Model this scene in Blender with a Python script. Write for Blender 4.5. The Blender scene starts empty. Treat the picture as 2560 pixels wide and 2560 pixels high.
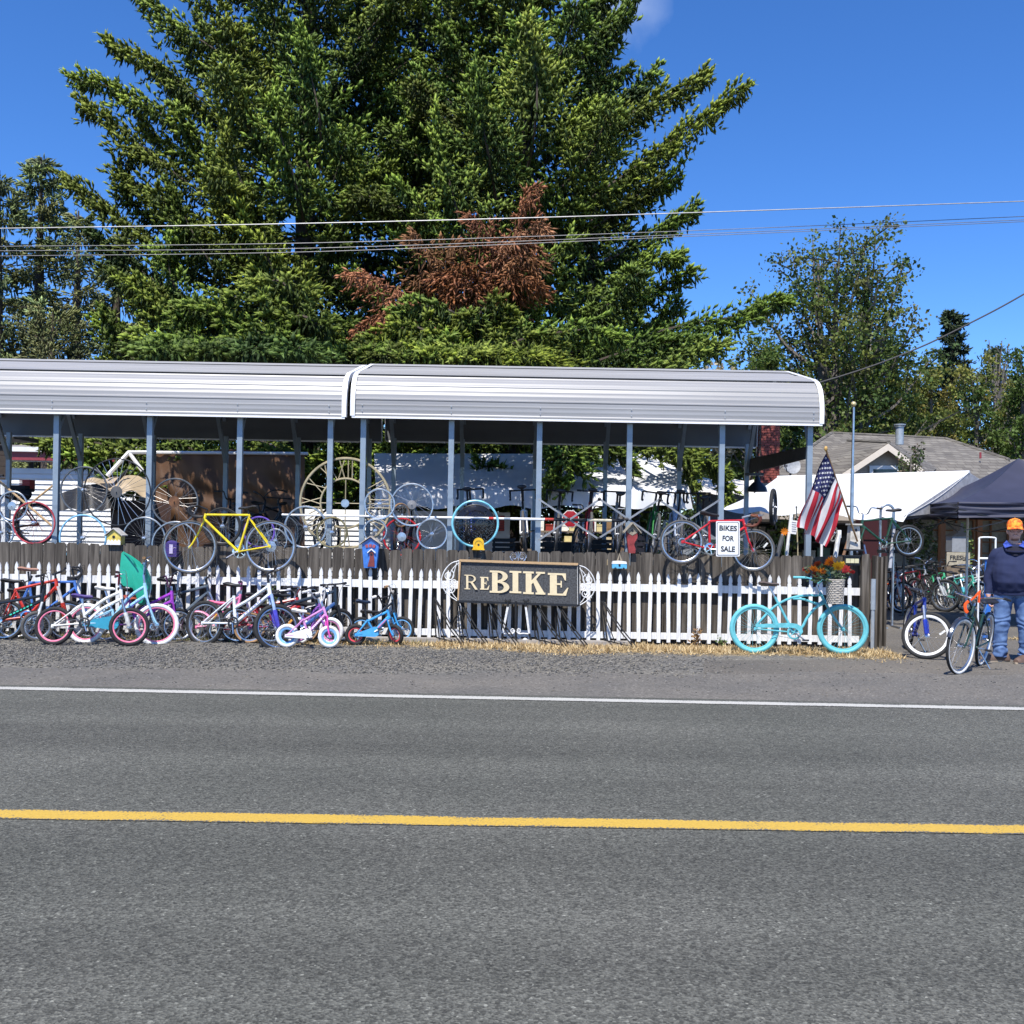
import bpy, math, random
import numpy as np
from mathutils import Vector, Matrix
random.seed(7); np.random.seed(7)
SC = bpy.context.scene
COL = SC.collection
R_ = math.radians
# ------------------------------------------------------------------ camera, world, sun, exposure
CAM_H, HOR, ROLL = 1.57, 1325.0, R_(1.0)
cam = bpy.data.objects.new('camera', bpy.data.cameras.new('camera')); COL.objects.link(cam)
cam.location = (0, 0, CAM_H)
cam.rotation_euler = (Matrix.Rotation(R_(90), 4, 'X') @ Matrix.Rotation(ROLL, 4, 'Z')).to_euler()
cam.data.sensor_width = 36; cam.data.lens = 36; cam.data.shift_y = (HOR - 1280) / 2560
cam.data.clip_start = 0.05; cam.data.clip_end = 3000
SC.camera = cam
CR, SR = math.cos(ROLL), math.sin(ROLL)
def P(px, py, Y):
    """photo pixel (2560 wide) at distance Y -> world point"""
    u = (px - 1280) / 2560; v = -(py - HOR) / 2560
    return Vector(((u * CR - v * SR) * Y, Y, CAM_H + (u * SR + v * CR) * Y))
def G(px, py, z=0.0):
    u = (px - 1280) / 2560; v = -(py - HOR) / 2560
    w = u * SR + v * CR
    Y = (z - CAM_H) / w
    return Vector(((u * CR - v * SR) * Y, Y, z))
# the sun stands high behind the camera's left shoulder
world = bpy.data.worlds.new('World'); SC.world = world; world.use_nodes = True
wn, wl = world.node_tree.nodes, world.node_tree.links
L = Vector((0.18, 0.58, -1.0)).normalized()
bg = wn['Background']; sky = wn.new('ShaderNodeTexSky'); sky.sky_type = 'NISHITA'; sky.sun_disc = False
sky.sun_elevation = math.asin(-L.z); sky.sun_rotation = math.atan2(-L.x, -L.y)
sky.altitude = 900; sky.air_density = 0.8; sky.dust_density = 0.25; sky.ozone_density = 7.0
# a wisp of thin cloud high up near the top of the tree
tc = wn.new('ShaderNodeTexCoord'); nz = wn.new('ShaderNodeTexNoise'); nz.inputs['Scale'].default_value = 9; nz.inputs['Detail'].default_value = 7
dt = wn.new('ShaderNodeVectorMath'); dt.operation = 'DISTANCE'
cd = (P(1530, -10, 100) - Vector((0, 0, CAM_H))).normalized(); dt.inputs[1].default_value = cd
rg = wn.new('ShaderNodeMapRange'); rg.inputs[1].default_value = 0.10; rg.inputs[2].default_value = 0.0; rg.inputs[3].default_value = 0; rg.inputs[4].default_value = 1
mu = wn.new('ShaderNodeMath'); mu.operation = 'MULTIPLY'
rr = wn.new('ShaderNodeMapRange'); rr.inputs[1].default_value = 0.25; rr.inputs[2].default_value = 0.9; rr.inputs[4].default_value = 0.8
mx = wn.new('ShaderNodeMixRGB'); mx.inputs[2].default_value = (6.5, 7.0, 7.6, 1)
hs = wn.new('ShaderNodeHueSaturation'); hs.inputs['Saturation'].default_value = 1.17; hs.inputs['Value'].default_value = 1.0; hs.inputs['Hue'].default_value = .506
wl.new(tc.outputs['Generated'], nz.inputs['Vector']); wl.new(tc.outputs['Generated'], dt.inputs[0])
wl.new(dt.outputs['Value'], rg.inputs[0]); wl.new(rg.outputs[0], mu.inputs[0]); wl.new(nz.outputs['Fac'], mu.inputs[1])
wl.new(mu.outputs[0], rr.inputs[0]); wl.new(rr.outputs[0], mx.inputs[0]); wl.new(sky.outputs[0], hs.inputs['Color']); wl.new(hs.outputs[0], mx.inputs[1])
wl.new(mx.outputs[0], bg.inputs['Color']); bg.inputs['Strength'].default_value = 0.15
sl = bpy.data.lights.new('sun', 'SUN'); sl.energy = 4.6; sl.angle = R_(0.53); sl.color = (1, 0.955, 0.89)
so = bpy.data.objects.new('sun', sl); COL.objects.link(so); so.rotation_euler = L.to_track_quat('-Z', 'Y').to_euler(); so.location = (-5, -10, 30)
vs = SC.view_settings; SC.display_settings.display_device = 'sRGB'; vs.view_transform = 'Standard'; vs.look = 'None'
vs.exposure = 0.62; vs.gamma = 1; vs.use_curve_mapping = False
SC.cycles.max_bounces = 6; SC.cycles.transparent_max_bounces = 6

# ------------------------------------------------------------------ materials
MC = {}
def lin(c):
    """'#rrggbb' (as the thing's own paint colour) -> linear"""
    if not isinstance(c, str): return tuple(c)
    v = [int(c[i:i + 2], 16) / 255 for i in (1, 3, 5)]
    return tuple(x / 12.92 if x < .04045 else ((x + .055) / 1.055) ** 2.4 for x in v)
def mat(key, col=None, rough=.5, metal=0.0, nz=.18, scale=14, bump=0.0, coat=0.0, trans=0.0, stretch=None, island=0.0, spec=.5):
    if key in MC: return MC[key]
    c = lin(col)
    m = bpy.data.materials.new(key); m.use_nodes = True; N, K = m.node_tree.nodes, m.node_tree.links
    b = N['Principled BSDF']; b.inputs['Roughness'].default_value = rough; b.inputs['Metallic'].default_value = metal
    b.inputs['Coat Weight'].default_value = coat; b.inputs['Specular IOR Level'].default_value = spec
    t = N.new('ShaderNodeTexCoord'); n = N.new('ShaderNodeTexNoise'); n.inputs['Scale'].default_value = scale; n.inputs['Detail'].default_value = 5
    if stretch:
        mp = N.new('ShaderNodeMapping'); mp.inputs['Scale'].default_value = stretch
        K.new(t.outputs['Object'], mp.inputs[0]); K.new(mp.outputs[0], n.inputs['Vector'])
    else: K.new(t.outputs['Object'], n.inputs['Vector'])
    r = N.new('ShaderNodeMapRange'); r.inputs[1].default_value = .3; r.inputs[2].default_value = .7
    r.inputs[3].default_value = 1 - nz * 1.4; r.inputs[4].default_value = 1 + nz * .6
    K.new(n.outputs['Fac'], r.inputs[0]); last = r.outputs[0]
    if island:
        g = N.new('ShaderNodeObjectInfo'); r2 = N.new('ShaderNodeMapRange'); r2.inputs[3].default_value = 1 - island; r2.inputs[4].default_value = 1 + island
        K.new(g.outputs['Random'], r2.inputs[0]); q = N.new('ShaderNodeMath'); q.operation = 'MULTIPLY'
        K.new(last, q.inputs[0]); K.new(r2.outputs[0], q.inputs[1]); last = q.outputs[0]
    x = N.new('ShaderNodeVectorMath'); x.operation = 'SCALE'; x.inputs[0].default_value = c
    K.new(last, x.inputs['Scale']); K.new(x.outputs[0], b.inputs['Base Color'])
    if bump:
        u = N.new('ShaderNodeBump'); u.inputs['Strength'].default_value = bump; u.inputs['Distance'].default_value = .01
        K.new(n.outputs['Fac'], u.inputs['Height']); K.new(u.outputs[0], b.inputs['Normal'])
    if trans:
        o = N['Material Output']; tr = N.new('ShaderNodeBsdfTranslucent'); ms = N.new('ShaderNodeMixShader'); ms.inputs[0].default_value = trans
        K.new(x.outputs[0], tr.inputs[0]); K.new(b.outputs[0], ms.inputs[1]); K.new(tr.outputs[0], ms.inputs[2]); K.new(ms.outputs[0], o.inputs[0])
    MC[key] = m
    return m
def paint(c): return mat('paint ' + str(c), c, rough=.36, coat=.3, nz=.2, scale=18)
def plastic(c): return mat('plastic ' + str(c), c, rough=.5, nz=.08, scale=20)
def cloth(c): return mat('cloth ' + str(c), c, rough=.9, nz=.12, scale=10, bump=.15)
RUB = mat('rubber black', (.018, .018, .018), rough=.8, nz=.3, scale=60)
RUBG = mat('rubber worn grey', (.085, .082, .078), rough=.85, nz=.3, scale=60)
BLK = mat('black metal', (.015, .015, .017), rough=.4, nz=.2)
BLKP = mat('black plastic', (.02, .02, .022), rough=.5, nz=.2)
CHR = mat('chrome', (.75, .76, .78), rough=.16, metal=1, nz=.1)
ALU = mat('aluminium', (.62, .63, .65), rough=.33, metal=1, nz=.15)
SPK = mat('spoke steel', (.62, .62, .62), rough=.3, metal=.8, nz=.1)
SPKD = mat('spoke dull', (.25, .24, .23), rough=.4, metal=.7, nz=.1)
WHT = mat('white paint', (.78, .78, .76), rough=.45, nz=.07, scale=6)
GALV = mat('galvanised steel', (.40, .44, .47), rough=.4, metal=.35, nz=.12, scale=9)

# ------------------------------------------------------------------ mesh building
class MB:
    def __init__(s, T=None): s.v, s.f, s.m, s.T, s.mi = [], [], [], T, 0
    def add(s, vs, fs, mi=None):
        o = len(s.v); T = s.T
        s.v.extend([tuple(T @ Vector(p)) for p in vs] if T is not None else [tuple(p) for p in vs])
        s.f.extend([tuple(i + o for i in f) for f in fs]); s.m.extend([s.mi if mi is None else mi] * len(fs)); return s
    def box(s, c, d, rot=None, mi=None):
        x, y, z = d[0] / 2, d[1] / 2, d[2] / 2; c = Vector(c)
        vs = [Vector(p) for p in ((-x, -y, -z), (x, -y, -z), (x, y, -z), (-x, y, -z), (-x, -y, z), (x, -y, z), (x, y, z), (-x, y, z))]
        if rot is not None: vs = [rot @ p for p in vs]
        return s.add([p + c for p in vs], [(3, 2, 1, 0), (4, 5, 6, 7), (0, 1, 5, 4), (1, 2, 6, 5), (2, 3, 7, 6), (3, 0, 4, 7)], mi)
    def tube(s, pts, r, n=6, closed=False, mi=None, flat=1.0, caps=True):
        pts = [Vector(p) for p in pts]; k = len(pts)
        rs = [r] * k if not hasattr(r, '__len__') else list(r)
        tg = []
        for i in range(k):
            a = pts[(i - 1) % k] if (closed or i > 0) else pts[i]; b = pts[(i + 1) % k] if (closed or i < k - 1) else pts[i]
            d = b - a; tg.append(d.normalized() if d.length > 1e-9 else Vector((0, 0, 1)))
        up = Vector((0, 0, 1)) if abs(tg[0].z) < .9 else Vector((0, 1, 0))
        nn = (up - tg[0] * up.dot(tg[0])).normalized(); vs = []
        for i in range(k):
            nn = nn - tg[i] * nn.dot(tg[i])
            nn = nn.normalized() if nn.length > 1e-6 else tg[i].orthogonal().normalized()
            bb = tg[i].cross(nn)
            for j in range(n):
                a = 2 * math.pi * (j + .5) / n
                vs.append(pts[i] + (nn * math.cos(a) + bb * math.sin(a) * flat) * rs[i])
        fs = []
        for i in range(k if closed else k - 1):
            for j in range(n):
                a, b = i * n, ((i + 1) % k) * n
                fs.append((a + j, a + (j + 1) % n, b + (j + 1) % n, b + j))
        if caps and not closed: fs.append(tuple(range(n - 1, -1, -1))); fs.append(tuple((k - 1) * n + j for j in range(n)))
        return s.add(vs, fs, mi)
    def rev(s, prof, T=None, n=24, mi=None, a0=0, a1=2 * math.pi, closed_prof=False):
        """revolve [(radius, height)] about local Y (wheel axle); T places it"""
        k = len(prof); full = abs(a1 - a0 - 2 * math.pi) < 1e-6; q = n if full else n + 1; vs = []
        for i in range(q):
            a = a0 + (a1 - a0) * i / n; ca, sa = math.cos(a), math.sin(a)
            for (r, h) in prof: vs.append(Vector((r * ca, h, r * sa)))
        if T is not None: vs = [T @ v for v in vs]
        fs = []
        for i in range(n):
            a, b = i * k, ((i + 1) % q) * k
            for j in range(k if closed_prof else k - 1): fs.append((a + j, a + (j + 1) % k, b + (j + 1) % k, b + j))
        return s.add(vs, fs, mi)
    def ell(s, c, d, n=10, m=7, rot=None, mi=None):
        c = Vector(c); vs = [Vector((0, 0, -1))]
        for i in range(1, m):
            t = math.pi * i / m
            for j in range(n):
                a = 2 * math.pi * j / n; vs.append(Vector((math.sin(t) * math.cos(a), math.sin(t) * math.sin(a), -math.cos(t))))
        vs.append(Vector((0, 0, 1)))
        vs = [Vector((p.x * d[0], p.y * d[1], p.z * d[2])) for p in vs]
        if rot is not None: vs = [rot @ p for p in vs]
        fs = [(0, 1 + (j + 1) % n, 1 + j) for j in range(n)]
        for i in range(m - 2):
            for j in range(n): a = 1 + i * n; fs.append((a + j, a + (j + 1) % n, a + n + (j + 1) % n, a + n + j))
        a = 1 + (m - 2) * n; fs += [(a + j, a + (j + 1) % n, len(vs) - 1) for j in range(n)]
        return s.add([p + c for p in vs], fs, mi)
    def prism(s, front, depth, mi=None):
        """closed polygon (3d points) pushed along vector depth"""
        n = len(front); d = Vector(depth); a = [Vector(p) for p in front]
        return s.add(a + [p + d for p in a], [tuple(range(n)), tuple(range(2 * n - 1, n - 1, -1))] + [((i + 1) % n, i, n + i, n + (i + 1) % n) for i in range(n)], mi)
    def loft(s, rings, mi=None, caps=True):
        n = len(rings[0]); vs = [p for r in rings for p in r]; fs = []
        for i in range(len(rings) - 1):
            for j in range(n): a, b = i * n, (i + 1) * n; fs.append((a + j, a + (j + 1) % n, b + (j + 1) % n, b + j))
        if caps: fs.append(tuple(range(n - 1, -1, -1))); fs.append(tuple((len(rings) - 1) * n + j for j in range(n)))
        return s.add(vs, fs, mi)
    def grid(s, fn, nu, nv, mi=None, thick=0.0):
        vs = [Vector(fn(i / nu, j / nv)) for i in range(nu + 1) for j in range(nv + 1)]
        fs = [(i * (nv + 1) + j, (i + 1) * (nv + 1) + j, (i + 1) * (nv + 1) + j + 1, i * (nv + 1) + j + 1) for i in range(nu) for j in range(nv)]
        return s.add(vs, fs, mi)
    def mesh(s, name, mats, smooth=True, ang=38):
        me = bpy.data.meshes.new(name); me.from_pydata(s.v, [], s.f)
        for m in (mats if isinstance(mats, (list, tuple)) else [mats]): me.materials.append(m)
        if any(s.m): me.polygons.foreach_set('material_index', s.m)
        if smooth: me.shade_smooth(); me.set_sharp_from_angle(angle=R_(ang))
        me.update(); return me
    def build(s, name, mats, parent=None, smooth=True, ang=38, loc=None):
        o = bpy.data.objects.new(name, s.mesh(name, mats, smooth, ang)); COL.objects.link(o)
        if parent is not None: o.parent = parent
        if loc is not None: o.location = loc
        return o
def tag(o, label, cat, group=None):
    o['label'] = label; o['category'] = cat
    if group: o['group'] = group
    return o
def thing(name, label, cat, M=None, group=None):
    o = bpy.data.objects.new(name, None); COL.objects.link(o); o.empty_display_size = .2
    if M is not None: o.matrix_world = M if isinstance(M, Matrix) else Matrix.Translation(M)
    return tag(o, label, cat, group)
def empty(name, parent):
    o = bpy.data.objects.new(name, None); COL.objects.link(o); o.parent = parent; return o
def kind(o, k): o['kind'] = k; return o
def inst(name, me, parent=None, M=None):
    o = bpy.data.objects.new(name, me); COL.objects.link(o)
    if parent is not None: o.parent = parent
    if M is not None: o.matrix_local = M
    return o
def at0(o, w):
    """local coordinates for a child mesh of a translated thing"""
    return Vector(w) - o.location
def bez(p, n=10):
    """Catmull-Rom through the points"""
    p = [Vector(q) for q in p]; q = [p[0] * 2 - p[1]] + p + [p[-1] * 2 - p[-2]]; out = []
    for i in range(1, len(q) - 2):
        for k in range(n):
            t = k / n; a, b, c, d = q[i - 1:i + 3]
            out.append(.5 * ((2 * b) + (c - a) * t + (2 * a - 5 * b + 4 * c - d) * t * t + (3 * b - a - 3 * c + d) * t ** 3))
    out.append(p[-1]); return out
def spiral(c, r0, turns, a0, ex, ez, n=22, r1=.15, sgn=1):
    c = Vector(c)
    return [c + (ex * math.cos(a0 + sgn * 2 * math.pi * turns * i / n) + ez * math.sin(a0 + sgn * 2 * math.pi * turns * i / n)) * (r0 * (1 - i / n) + r0 * r1 * i / n) for i in range(n + 1)]
def fastmesh(name, V, F, mats, col=None, mi=None):
    """numpy verts (n,3), faces (m,k) -> mesh"""
    me = bpy.data.meshes.new(name); n, m, k = len(V), len(F), F.shape[1]
    me.vertices.add(n); me.vertices.foreach_set('co', V.astype(np.float32).ravel())
    me.loops.add(m * k); me.loops.foreach_set('vertex_index', F.astype(np.int32).ravel())
    me.polygons.add(m); me.polygons.foreach_set('loop_start', np.arange(0, m * k, k, dtype=np.int32)); me.polygons.foreach_set('loop_total', np.full(m, k, dtype=np.int32))
    for q in mats: me.materials.append(q)
    if mi is not None: me.polygons.foreach_set('material_index', mi.astype(np.int32))
    if col is not None:
        a = me.color_attributes.new('tint', 'FLOAT_COLOR', 'POINT'); c4 = np.ones((n, 4), np.float32); c4[:, :3] = col; a.data.foreach_set('color', c4.ravel())
    me.update(calc_edges=True); return me
# ------------------------------------------------------------------ ground, road, markings
def ground_mat(key, c0, c1, grain, dark, patch=.5, bump=.5, lanes=False):
    m = bpy.data.materials.new(key); m.use_nodes = True; N, K = m.node_tree.nodes, m.node_tree.links
    b = N['Principled BSDF']; b.inputs['Roughness'].default_value = .88; b.inputs['Specular IOR Level'].default_value = .3
    t = N.new('ShaderNodeTexCoord')
    n1 = N.new('ShaderNodeTexNoise'); n1.inputs['Scale'].default_value = patch; n1.inputs['Detail'].default_value = 6
    n2 = N.new('ShaderNodeTexNoise'); n2.inputs['Scale'].default_value = grain; n2.inputs['Detail'].default_value = 4; n2.inputs['Roughness'].default_value = .65
    v = N.new('ShaderNodeTexVoronoi'); v.inputs['Scale'].default_value = grain * 1.1
    for q in (n1, n2, v): K.new(t.outputs['Object'], q.inputs['Vector'])
    a = N.new('ShaderNodeMixRGB'); a.inputs[1].default_value = (*c0, 1); a.inputs[2].default_value = (*c1, 1)
    r1 = N.new('ShaderNodeMapRange'); r1.inputs[1].default_value = .35; r1.inputs[2].default_value = .65; K.new(n1.outputs['Fac'], r1.inputs[0]); K.new(r1.outputs[0], a.inputs[0])
    # each chip of aggregate has its own tone
    sp = N.new('ShaderNodeSeparateColor'); K.new(v.outputs['Color'], sp.inputs[0])
    r2 = N.new('ShaderNodeMapRange'); r2.inputs[3].default_value = 1 - dark; r2.inputs[4].default_value = 1 + dark; K.new(sp.outputs[0], r2.inputs[0])
    r3 = N.new('ShaderNodeMapRange'); r3.inputs[1].default_value = .3; r3.inputs[2].default_value = .7; r3.inputs[3].default_value = 1 - dark; r3.inputs[4].default_value = 1 + dark * .7; K.new(n2.outputs['Fac'], r3.inputs[0])
    n7 = N.new('ShaderNodeTexNoise'); n7.inputs['Scale'].default_value = grain * .42; n7.inputs['Detail'].default_value = 3; n7.inputs['Roughness'].default_value = .7; K.new(t.outputs['Object'], n7.inputs['Vector']); r7 = N.new('ShaderNodeMapRange'); r7.inputs[1].default_value = .3; r7.inputs[2].default_value = .7; r7.inputs[3].default_value = 1 - dark * .55; r7.inputs[4].default_value = 1 + dark * .5; K.new(n7.outputs['Fac'], r7.inputs[0])
    # sparse pale chips
    r4 = N.new('ShaderNodeMapRange'); r4.inputs[1].default_value = .965; r4.inputs[2].default_value = .985; r4.inputs[3].default_value = 1; r4.inputs[4].default_value = 1.8; K.new(sp.outputs[1], r4.inputs[0])
    p = N.new('ShaderNodeMath'); p.operation = 'MULTIPLY'; K.new(r2.outputs[0], p.inputs[0]); K.new(r3.outputs[0], p.inputs[1])
    p0 = N.new('ShaderNodeMath'); p0.operation = 'MULTIPLY'; K.new(p.outputs[0], p0.inputs[0]); K.new(r7.outputs[0], p0.inputs[1]); p = p0
    p2 = N.new('ShaderNodeMath'); p2.operation = 'MULTIPLY'; K.new(p.outputs[0], p2.inputs[0]); K.new(r4.outputs[0], p2.inputs[1])
    if lanes:     # wheel-polished tracks and oil along the lane
        mp = N.new('ShaderNodeMapping'); mp.inputs['Scale'].default_value = (.05, 1.15, 1); n5 = N.new('ShaderNodeTexNoise'); n5.inputs['Scale'].default_value = 1.0; n5.inputs['Detail'].default_value = 6; K.new(t.outputs['Object'], mp.inputs[0]); K.new(mp.outputs[0], n5.inputs['Vector'])
        r5 = N.new('ShaderNodeMapRange'); r5.inputs[1].default_value = .32; r5.inputs[2].default_value = .68; r5.inputs[3].default_value = .80; r5.inputs[4].default_value = 1.14; K.new(n5.outputs['Fac'], r5.inputs[0])
        n6 = N.new('ShaderNodeTexNoise'); n6.inputs['Scale'].default_value = 1.1; n6.inputs['Detail'].default_value = 3; K.new(t.outputs['Object'], n6.inputs['Vector']); r6 = N.new('ShaderNodeMapRange'); r6.inputs[1].default_value = .66; r6.inputs[2].default_value = .74; r6.inputs[3].default_value = 1; r6.inputs[4].default_value = .86; K.new(n6.outputs['Fac'], r6.inputs[0])
        for q in (r5, r6):
            p3 = N.new('ShaderNodeMath'); p3.operation = 'MULTIPLY'; K.new(p2.outputs[0], p3.inputs[0]); K.new(q.outputs[0], p3.inputs[1]); p2 = p3
    s = N.new('ShaderNodeVectorMath'); s.operation = 'SCALE'; K.new(a.outputs[0], s.inputs[0]); K.new(p2.outputs[0], s.inputs['Scale']); K.new(s.outputs[0], b.inputs['Base Color'])
    ad = N.new('ShaderNodeMath'); ad.operation = 'ADD'; K.new(n2.outputs['Fac'], ad.inputs[0]); K.new(v.outputs['Distance'], ad.inputs[1])
    u = N.new('ShaderNodeBump'); u.inputs['Strength'].default_value = bump; u.inputs['Distance'].default_value = .006; K.new(ad.outputs[0], u.inputs['Height']); K.new(u.outputs[0], b.inputs['Normal'])
    MC[key] = m; return m
ASPH = ground_mat('road asphalt', (.086, .087, .074), (.106, .105, .090), 80, .45, .35, .8, lanes=True)
DRIVE = ground_mat('driveway asphalt', (.105, .097, .085), (.145, .13, .108), 60, .2, .6, .4)
SHOULD = ground_mat('shoulder asphalt', (.115, .109, .099), (.15, .138, .12), 55, .25, .9, .6)
GRAV = ground_mat('gravel bed', (.12, .116, .107), (.17, .158, .133), 40, .4, .8, 1.0)
DIRT = ground_mat('bare soil', (.10, .078, .052), (.065, .055, .042), 20, .3, .7, .8)
def strip(name, pts, mat_, z, nx=1):
    mb = MB(); mb.add([(p[0], p[1], z) for p in pts], [tuple(range(len(pts)))]); return kind(mb.build(name, mat_, smooth=False), 'structure')
strip('ground', [(-900, -60), (900, -60), (900, 1500), (-900, 1500)], DIRT, -.004)
WL0, WL1 = G(0, 1724), G(2560, 1776)
YL0, YL1 = G(0, 2042), G(2560, 2081)
def lineY(a, b, x): return a.y + (b.y - a.y) * (x - a.x) / (b.x - a.x)
def wob(x, s): return .05 * math.sin(x * 1.9 + s) + .03 * math.sin(x * 5.3 + s * 2) + .02 * math.sin(x * 11.7 + s)
XL, XR = -70, 70
strip('road', [(XL, -9), (XR, -9), (XR, lineY(WL0, WL1, XR) + .22), (XL, lineY(WL0, WL1, XL) + .22)], ASPH, .012)
xs = [XL, -30] + [i * .25 - 10 for i in range(81)] + [30, XR]
def band(name, lo, hi, m, z):
    mb = MB(); vs = []; n = len(xs)
    for x in xs: vs += [(x, lo(x), z), (x, hi(x), z)]
    mb.add(vs, [(2 * i, 2 * i + 2, 2 * i + 3, 2 * i + 1) for i in range(n - 1)]); return kind(mb.build(name, m, smooth=False), 'structure')
band('shoulder', lambda x: lineY(WL0, WL1, x) + .2, lambda x: 11.0 + wob(x, 1) * 2 + max(0, min(1, (x + 1) / 6)) * .8, SHOULD, .008)
band('gravel_verge', lambda x: 10.6, lambda x: 13.75 + wob(x, 5) * 2 , GRAV, .004)
# driveway runs from the road past the end of the fence into the yard
mb = MB(); a = [(4.2, 10.4), (22, 9.6), (22, 34), (5.2, 34), (4.95, 15.5), (4.9, 13.6), (4.1, 12.9), (2.4, 12.6), (2.2, 11.6), (3.0, 10.9)]
mb.add([(x, y, .0062) for x, y in a], [tuple(range(len(a)))]); kind(mb.build('driveway', DRIVE, smooth=False), 'structure')
# painted markings, worn through at the edges
def worn_paint(key, c, thr):
    m = bpy.data.materials.new(key); m.use_nodes = True; N, K = m.node_tree.nodes, m.node_tree.links
    b = N['Principled BSDF']; b.inputs['Roughness'].default_value = .7
    t = N.new('ShaderNodeTexCoord'); n = N.new('ShaderNodeTexNoise'); n.inputs['Scale'].default_value = 75; n.inputs['Detail'].default_value = 4; n.inputs['Roughness'].default_value = .7
    n2 = N.new('ShaderNodeTexNoise'); n2.inputs['Scale'].default_value = 3.5; K.new(t.outputs['Object'], n.inputs[0]); K.new(t.outputs['Object'], n2.inputs[0])
    ad = N.new('ShaderNodeMath'); ad.operation = 'MULTIPLY_ADD'; ad.inputs[1].default_value = .35; K.new(n2.outputs[0], ad.inputs[0]); K.new(n.outputs[0], ad.inputs[2])
    uv = N.new('ShaderNodeAttribute'); uv.attribute_name = 'edge'
    e = N.new('ShaderNodeMath'); e.operation = 'MULTIPLY_ADD'; e.inputs[1].default_value = -.22; K.new(uv.outputs['Fac'], e.inputs[0]); K.new(ad.outputs[0], e.inputs[2])
    r = N.new('ShaderNodeMapRange'); r.inputs[1].default_value = thr; r.inputs[2].default_value = thr + .05; K.new(e.outputs[0], r.inputs[0])
    mx = N.new('ShaderNodeMixRGB'); mx.inputs[1].default_value = (.10, .10, .095, 1); mx.inputs[2].default_value = (*c, 1); K.new(r.outputs[0], mx.inputs[0])
    n3 = N.new('ShaderNodeMapRange'); n3.inputs[1].default_value = .3; n3.inputs[2].default_value = .7; n3.inputs[3].default_value = .82; n3.inputs[4].default_value = 1.06; K.new(n.outputs[0], n3.inputs[0])
    s = N.new('ShaderNodeVectorMath'); s.operation = 'SCALE'; K.new(mx.outputs[0], s.inputs[0]); K.new(n3.outputs[0], s.inputs['Scale']); K.new(s.outputs[0], b.inputs[0])
    u = N.new('ShaderNodeBump'); u.inputs['Strength'].default_value = .7; u.inputs['Distance'].default_value = .005; K.new(n.outputs[0], u.inputs['Height']); K.new(u.outputs[0], b.inputs['Normal'])
    return m
def marking(name, a, b, w, m):
    mb = MB(); vs, fs, ed = [], [], []
    nseg = 60; d = (b - a); d.normalize(); nrm = Vector((-d.y, d.x, 0)); o = a - d * 40; Lh = 110
    for i in range(nseg + 1):
        c = o + d * (Lh * i / nseg)
        for k, e in ((-.5, 1), (-.3, 0), (.3, 0), (.5, 1)):
            q = c + nrm * (w * k); vs.append((q.x, q.y, .0165)); ed.append(e)
    for i in range(nseg):
        for j in range(3): fs.append((i * 4 + j, i * 4 + j + 4, i * 4 + j + 5, i * 4 + j + 1))
    mb.add(vs, fs); o = kind(mb.build(name, m, smooth=False), 'structure')
    at = o.data.attributes.new('edge', 'FLOAT', 'POINT'); at.data.foreach_set('value', ed); return o
marking('edge_line', WL0, WL1, .17, worn_paint('white road paint', (.46, .45, .41), .49))
marking('centre_line', YL0, YL1, .175, worn_paint('yellow road paint', (.52, .335, .05), .505))
# loose stones of the verge, one mass
def stones(n, xr, yr, smin, smax, name, cols, dens=None):
    x = np.random.uniform(*xr, n); y = np.random.uniform(*yr, n)
    if dens is not None: k = np.random.rand(n) < dens(x, y); x, y = x[k], y[k]; n = len(x)
    s = np.random.uniform(smin, smax, n) ** 1.0
    base = np.array([(1, 0, 0), (0, 1, 0), (-1, 0, 0), (0, -1, 0), (0, 0, 1), (0, 0, -1)], float)
    V = base[None] * np.random.uniform(.55, 1.2, (n, 6, 1)) * s[:, None, None]; V[:, :, 2] *= .65
    a = np.random.uniform(0, 6.28, n); c, q = np.cos(a)[:, None], np.sin(a)[:, None]
    X, Yv = V[:, :, 0] * c - V[:, :, 1] * q, V[:, :, 0] * q + V[:, :, 1] * c
    V = np.stack([X + x[:, None], Yv + y[:, None], V[:, :, 2] + s[:, None] * .2 + .006], 2)
    F = np.array([(0, 1, 4), (1, 2, 4), (2, 3, 4), (3, 0, 4), (1, 0, 5), (2, 1, 5), (3, 2, 5), (0, 3, 5)])
    Fa = (F[None] + 6 * np.arange(n)[:, None, None]).reshape(-1, 3)
    ci = np.random.randint(0, len(cols), n); C = np.array(cols)[ci] * np.random.uniform(.7, 1.2, (n, 1))
    return kind(inst(name, fastmesh(name, V.reshape(-1, 3), Fa, [VCOL], np.repeat(C, 6, 0))), 'stuff')
def vcol_mat(key, rough=.8, trans=0.0):
    m = bpy.data.materials.new(key); m.use_nodes = True; N, K = m.node_tree.nodes, m.node_tree.links
    b = N['Principled BSDF']; b.inputs['Roughness'].default_value = rough; b.inputs['Specular IOR Level'].default_value = .25
    a = N.new('ShaderNodeVertexColor'); a.layer_name = 'tint'; K.new(a.outputs[0], b.inputs[0])
    if trans:
        o = N['Material Output']; tr = N.new('ShaderNodeBsdfTranslucent'); ms = N.new('ShaderNodeMixShader'); ms.inputs[0].default_value = trans
        K.new(a.outputs[0], tr.inputs[0]); K.new(b.outputs[0], ms.inputs[1]); K.new(tr.outputs[0], ms.inputs[2]); K.new(ms.outputs[0], o.inputs[0])
    return m
VCOL = vcol_mat('stone'); LEAF = vcol_mat('leaf', .55, .3); NEEDLE = vcol_mat('needle', .6, .12); STRAWM = vcol_mat('straw', .8, .2)
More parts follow.
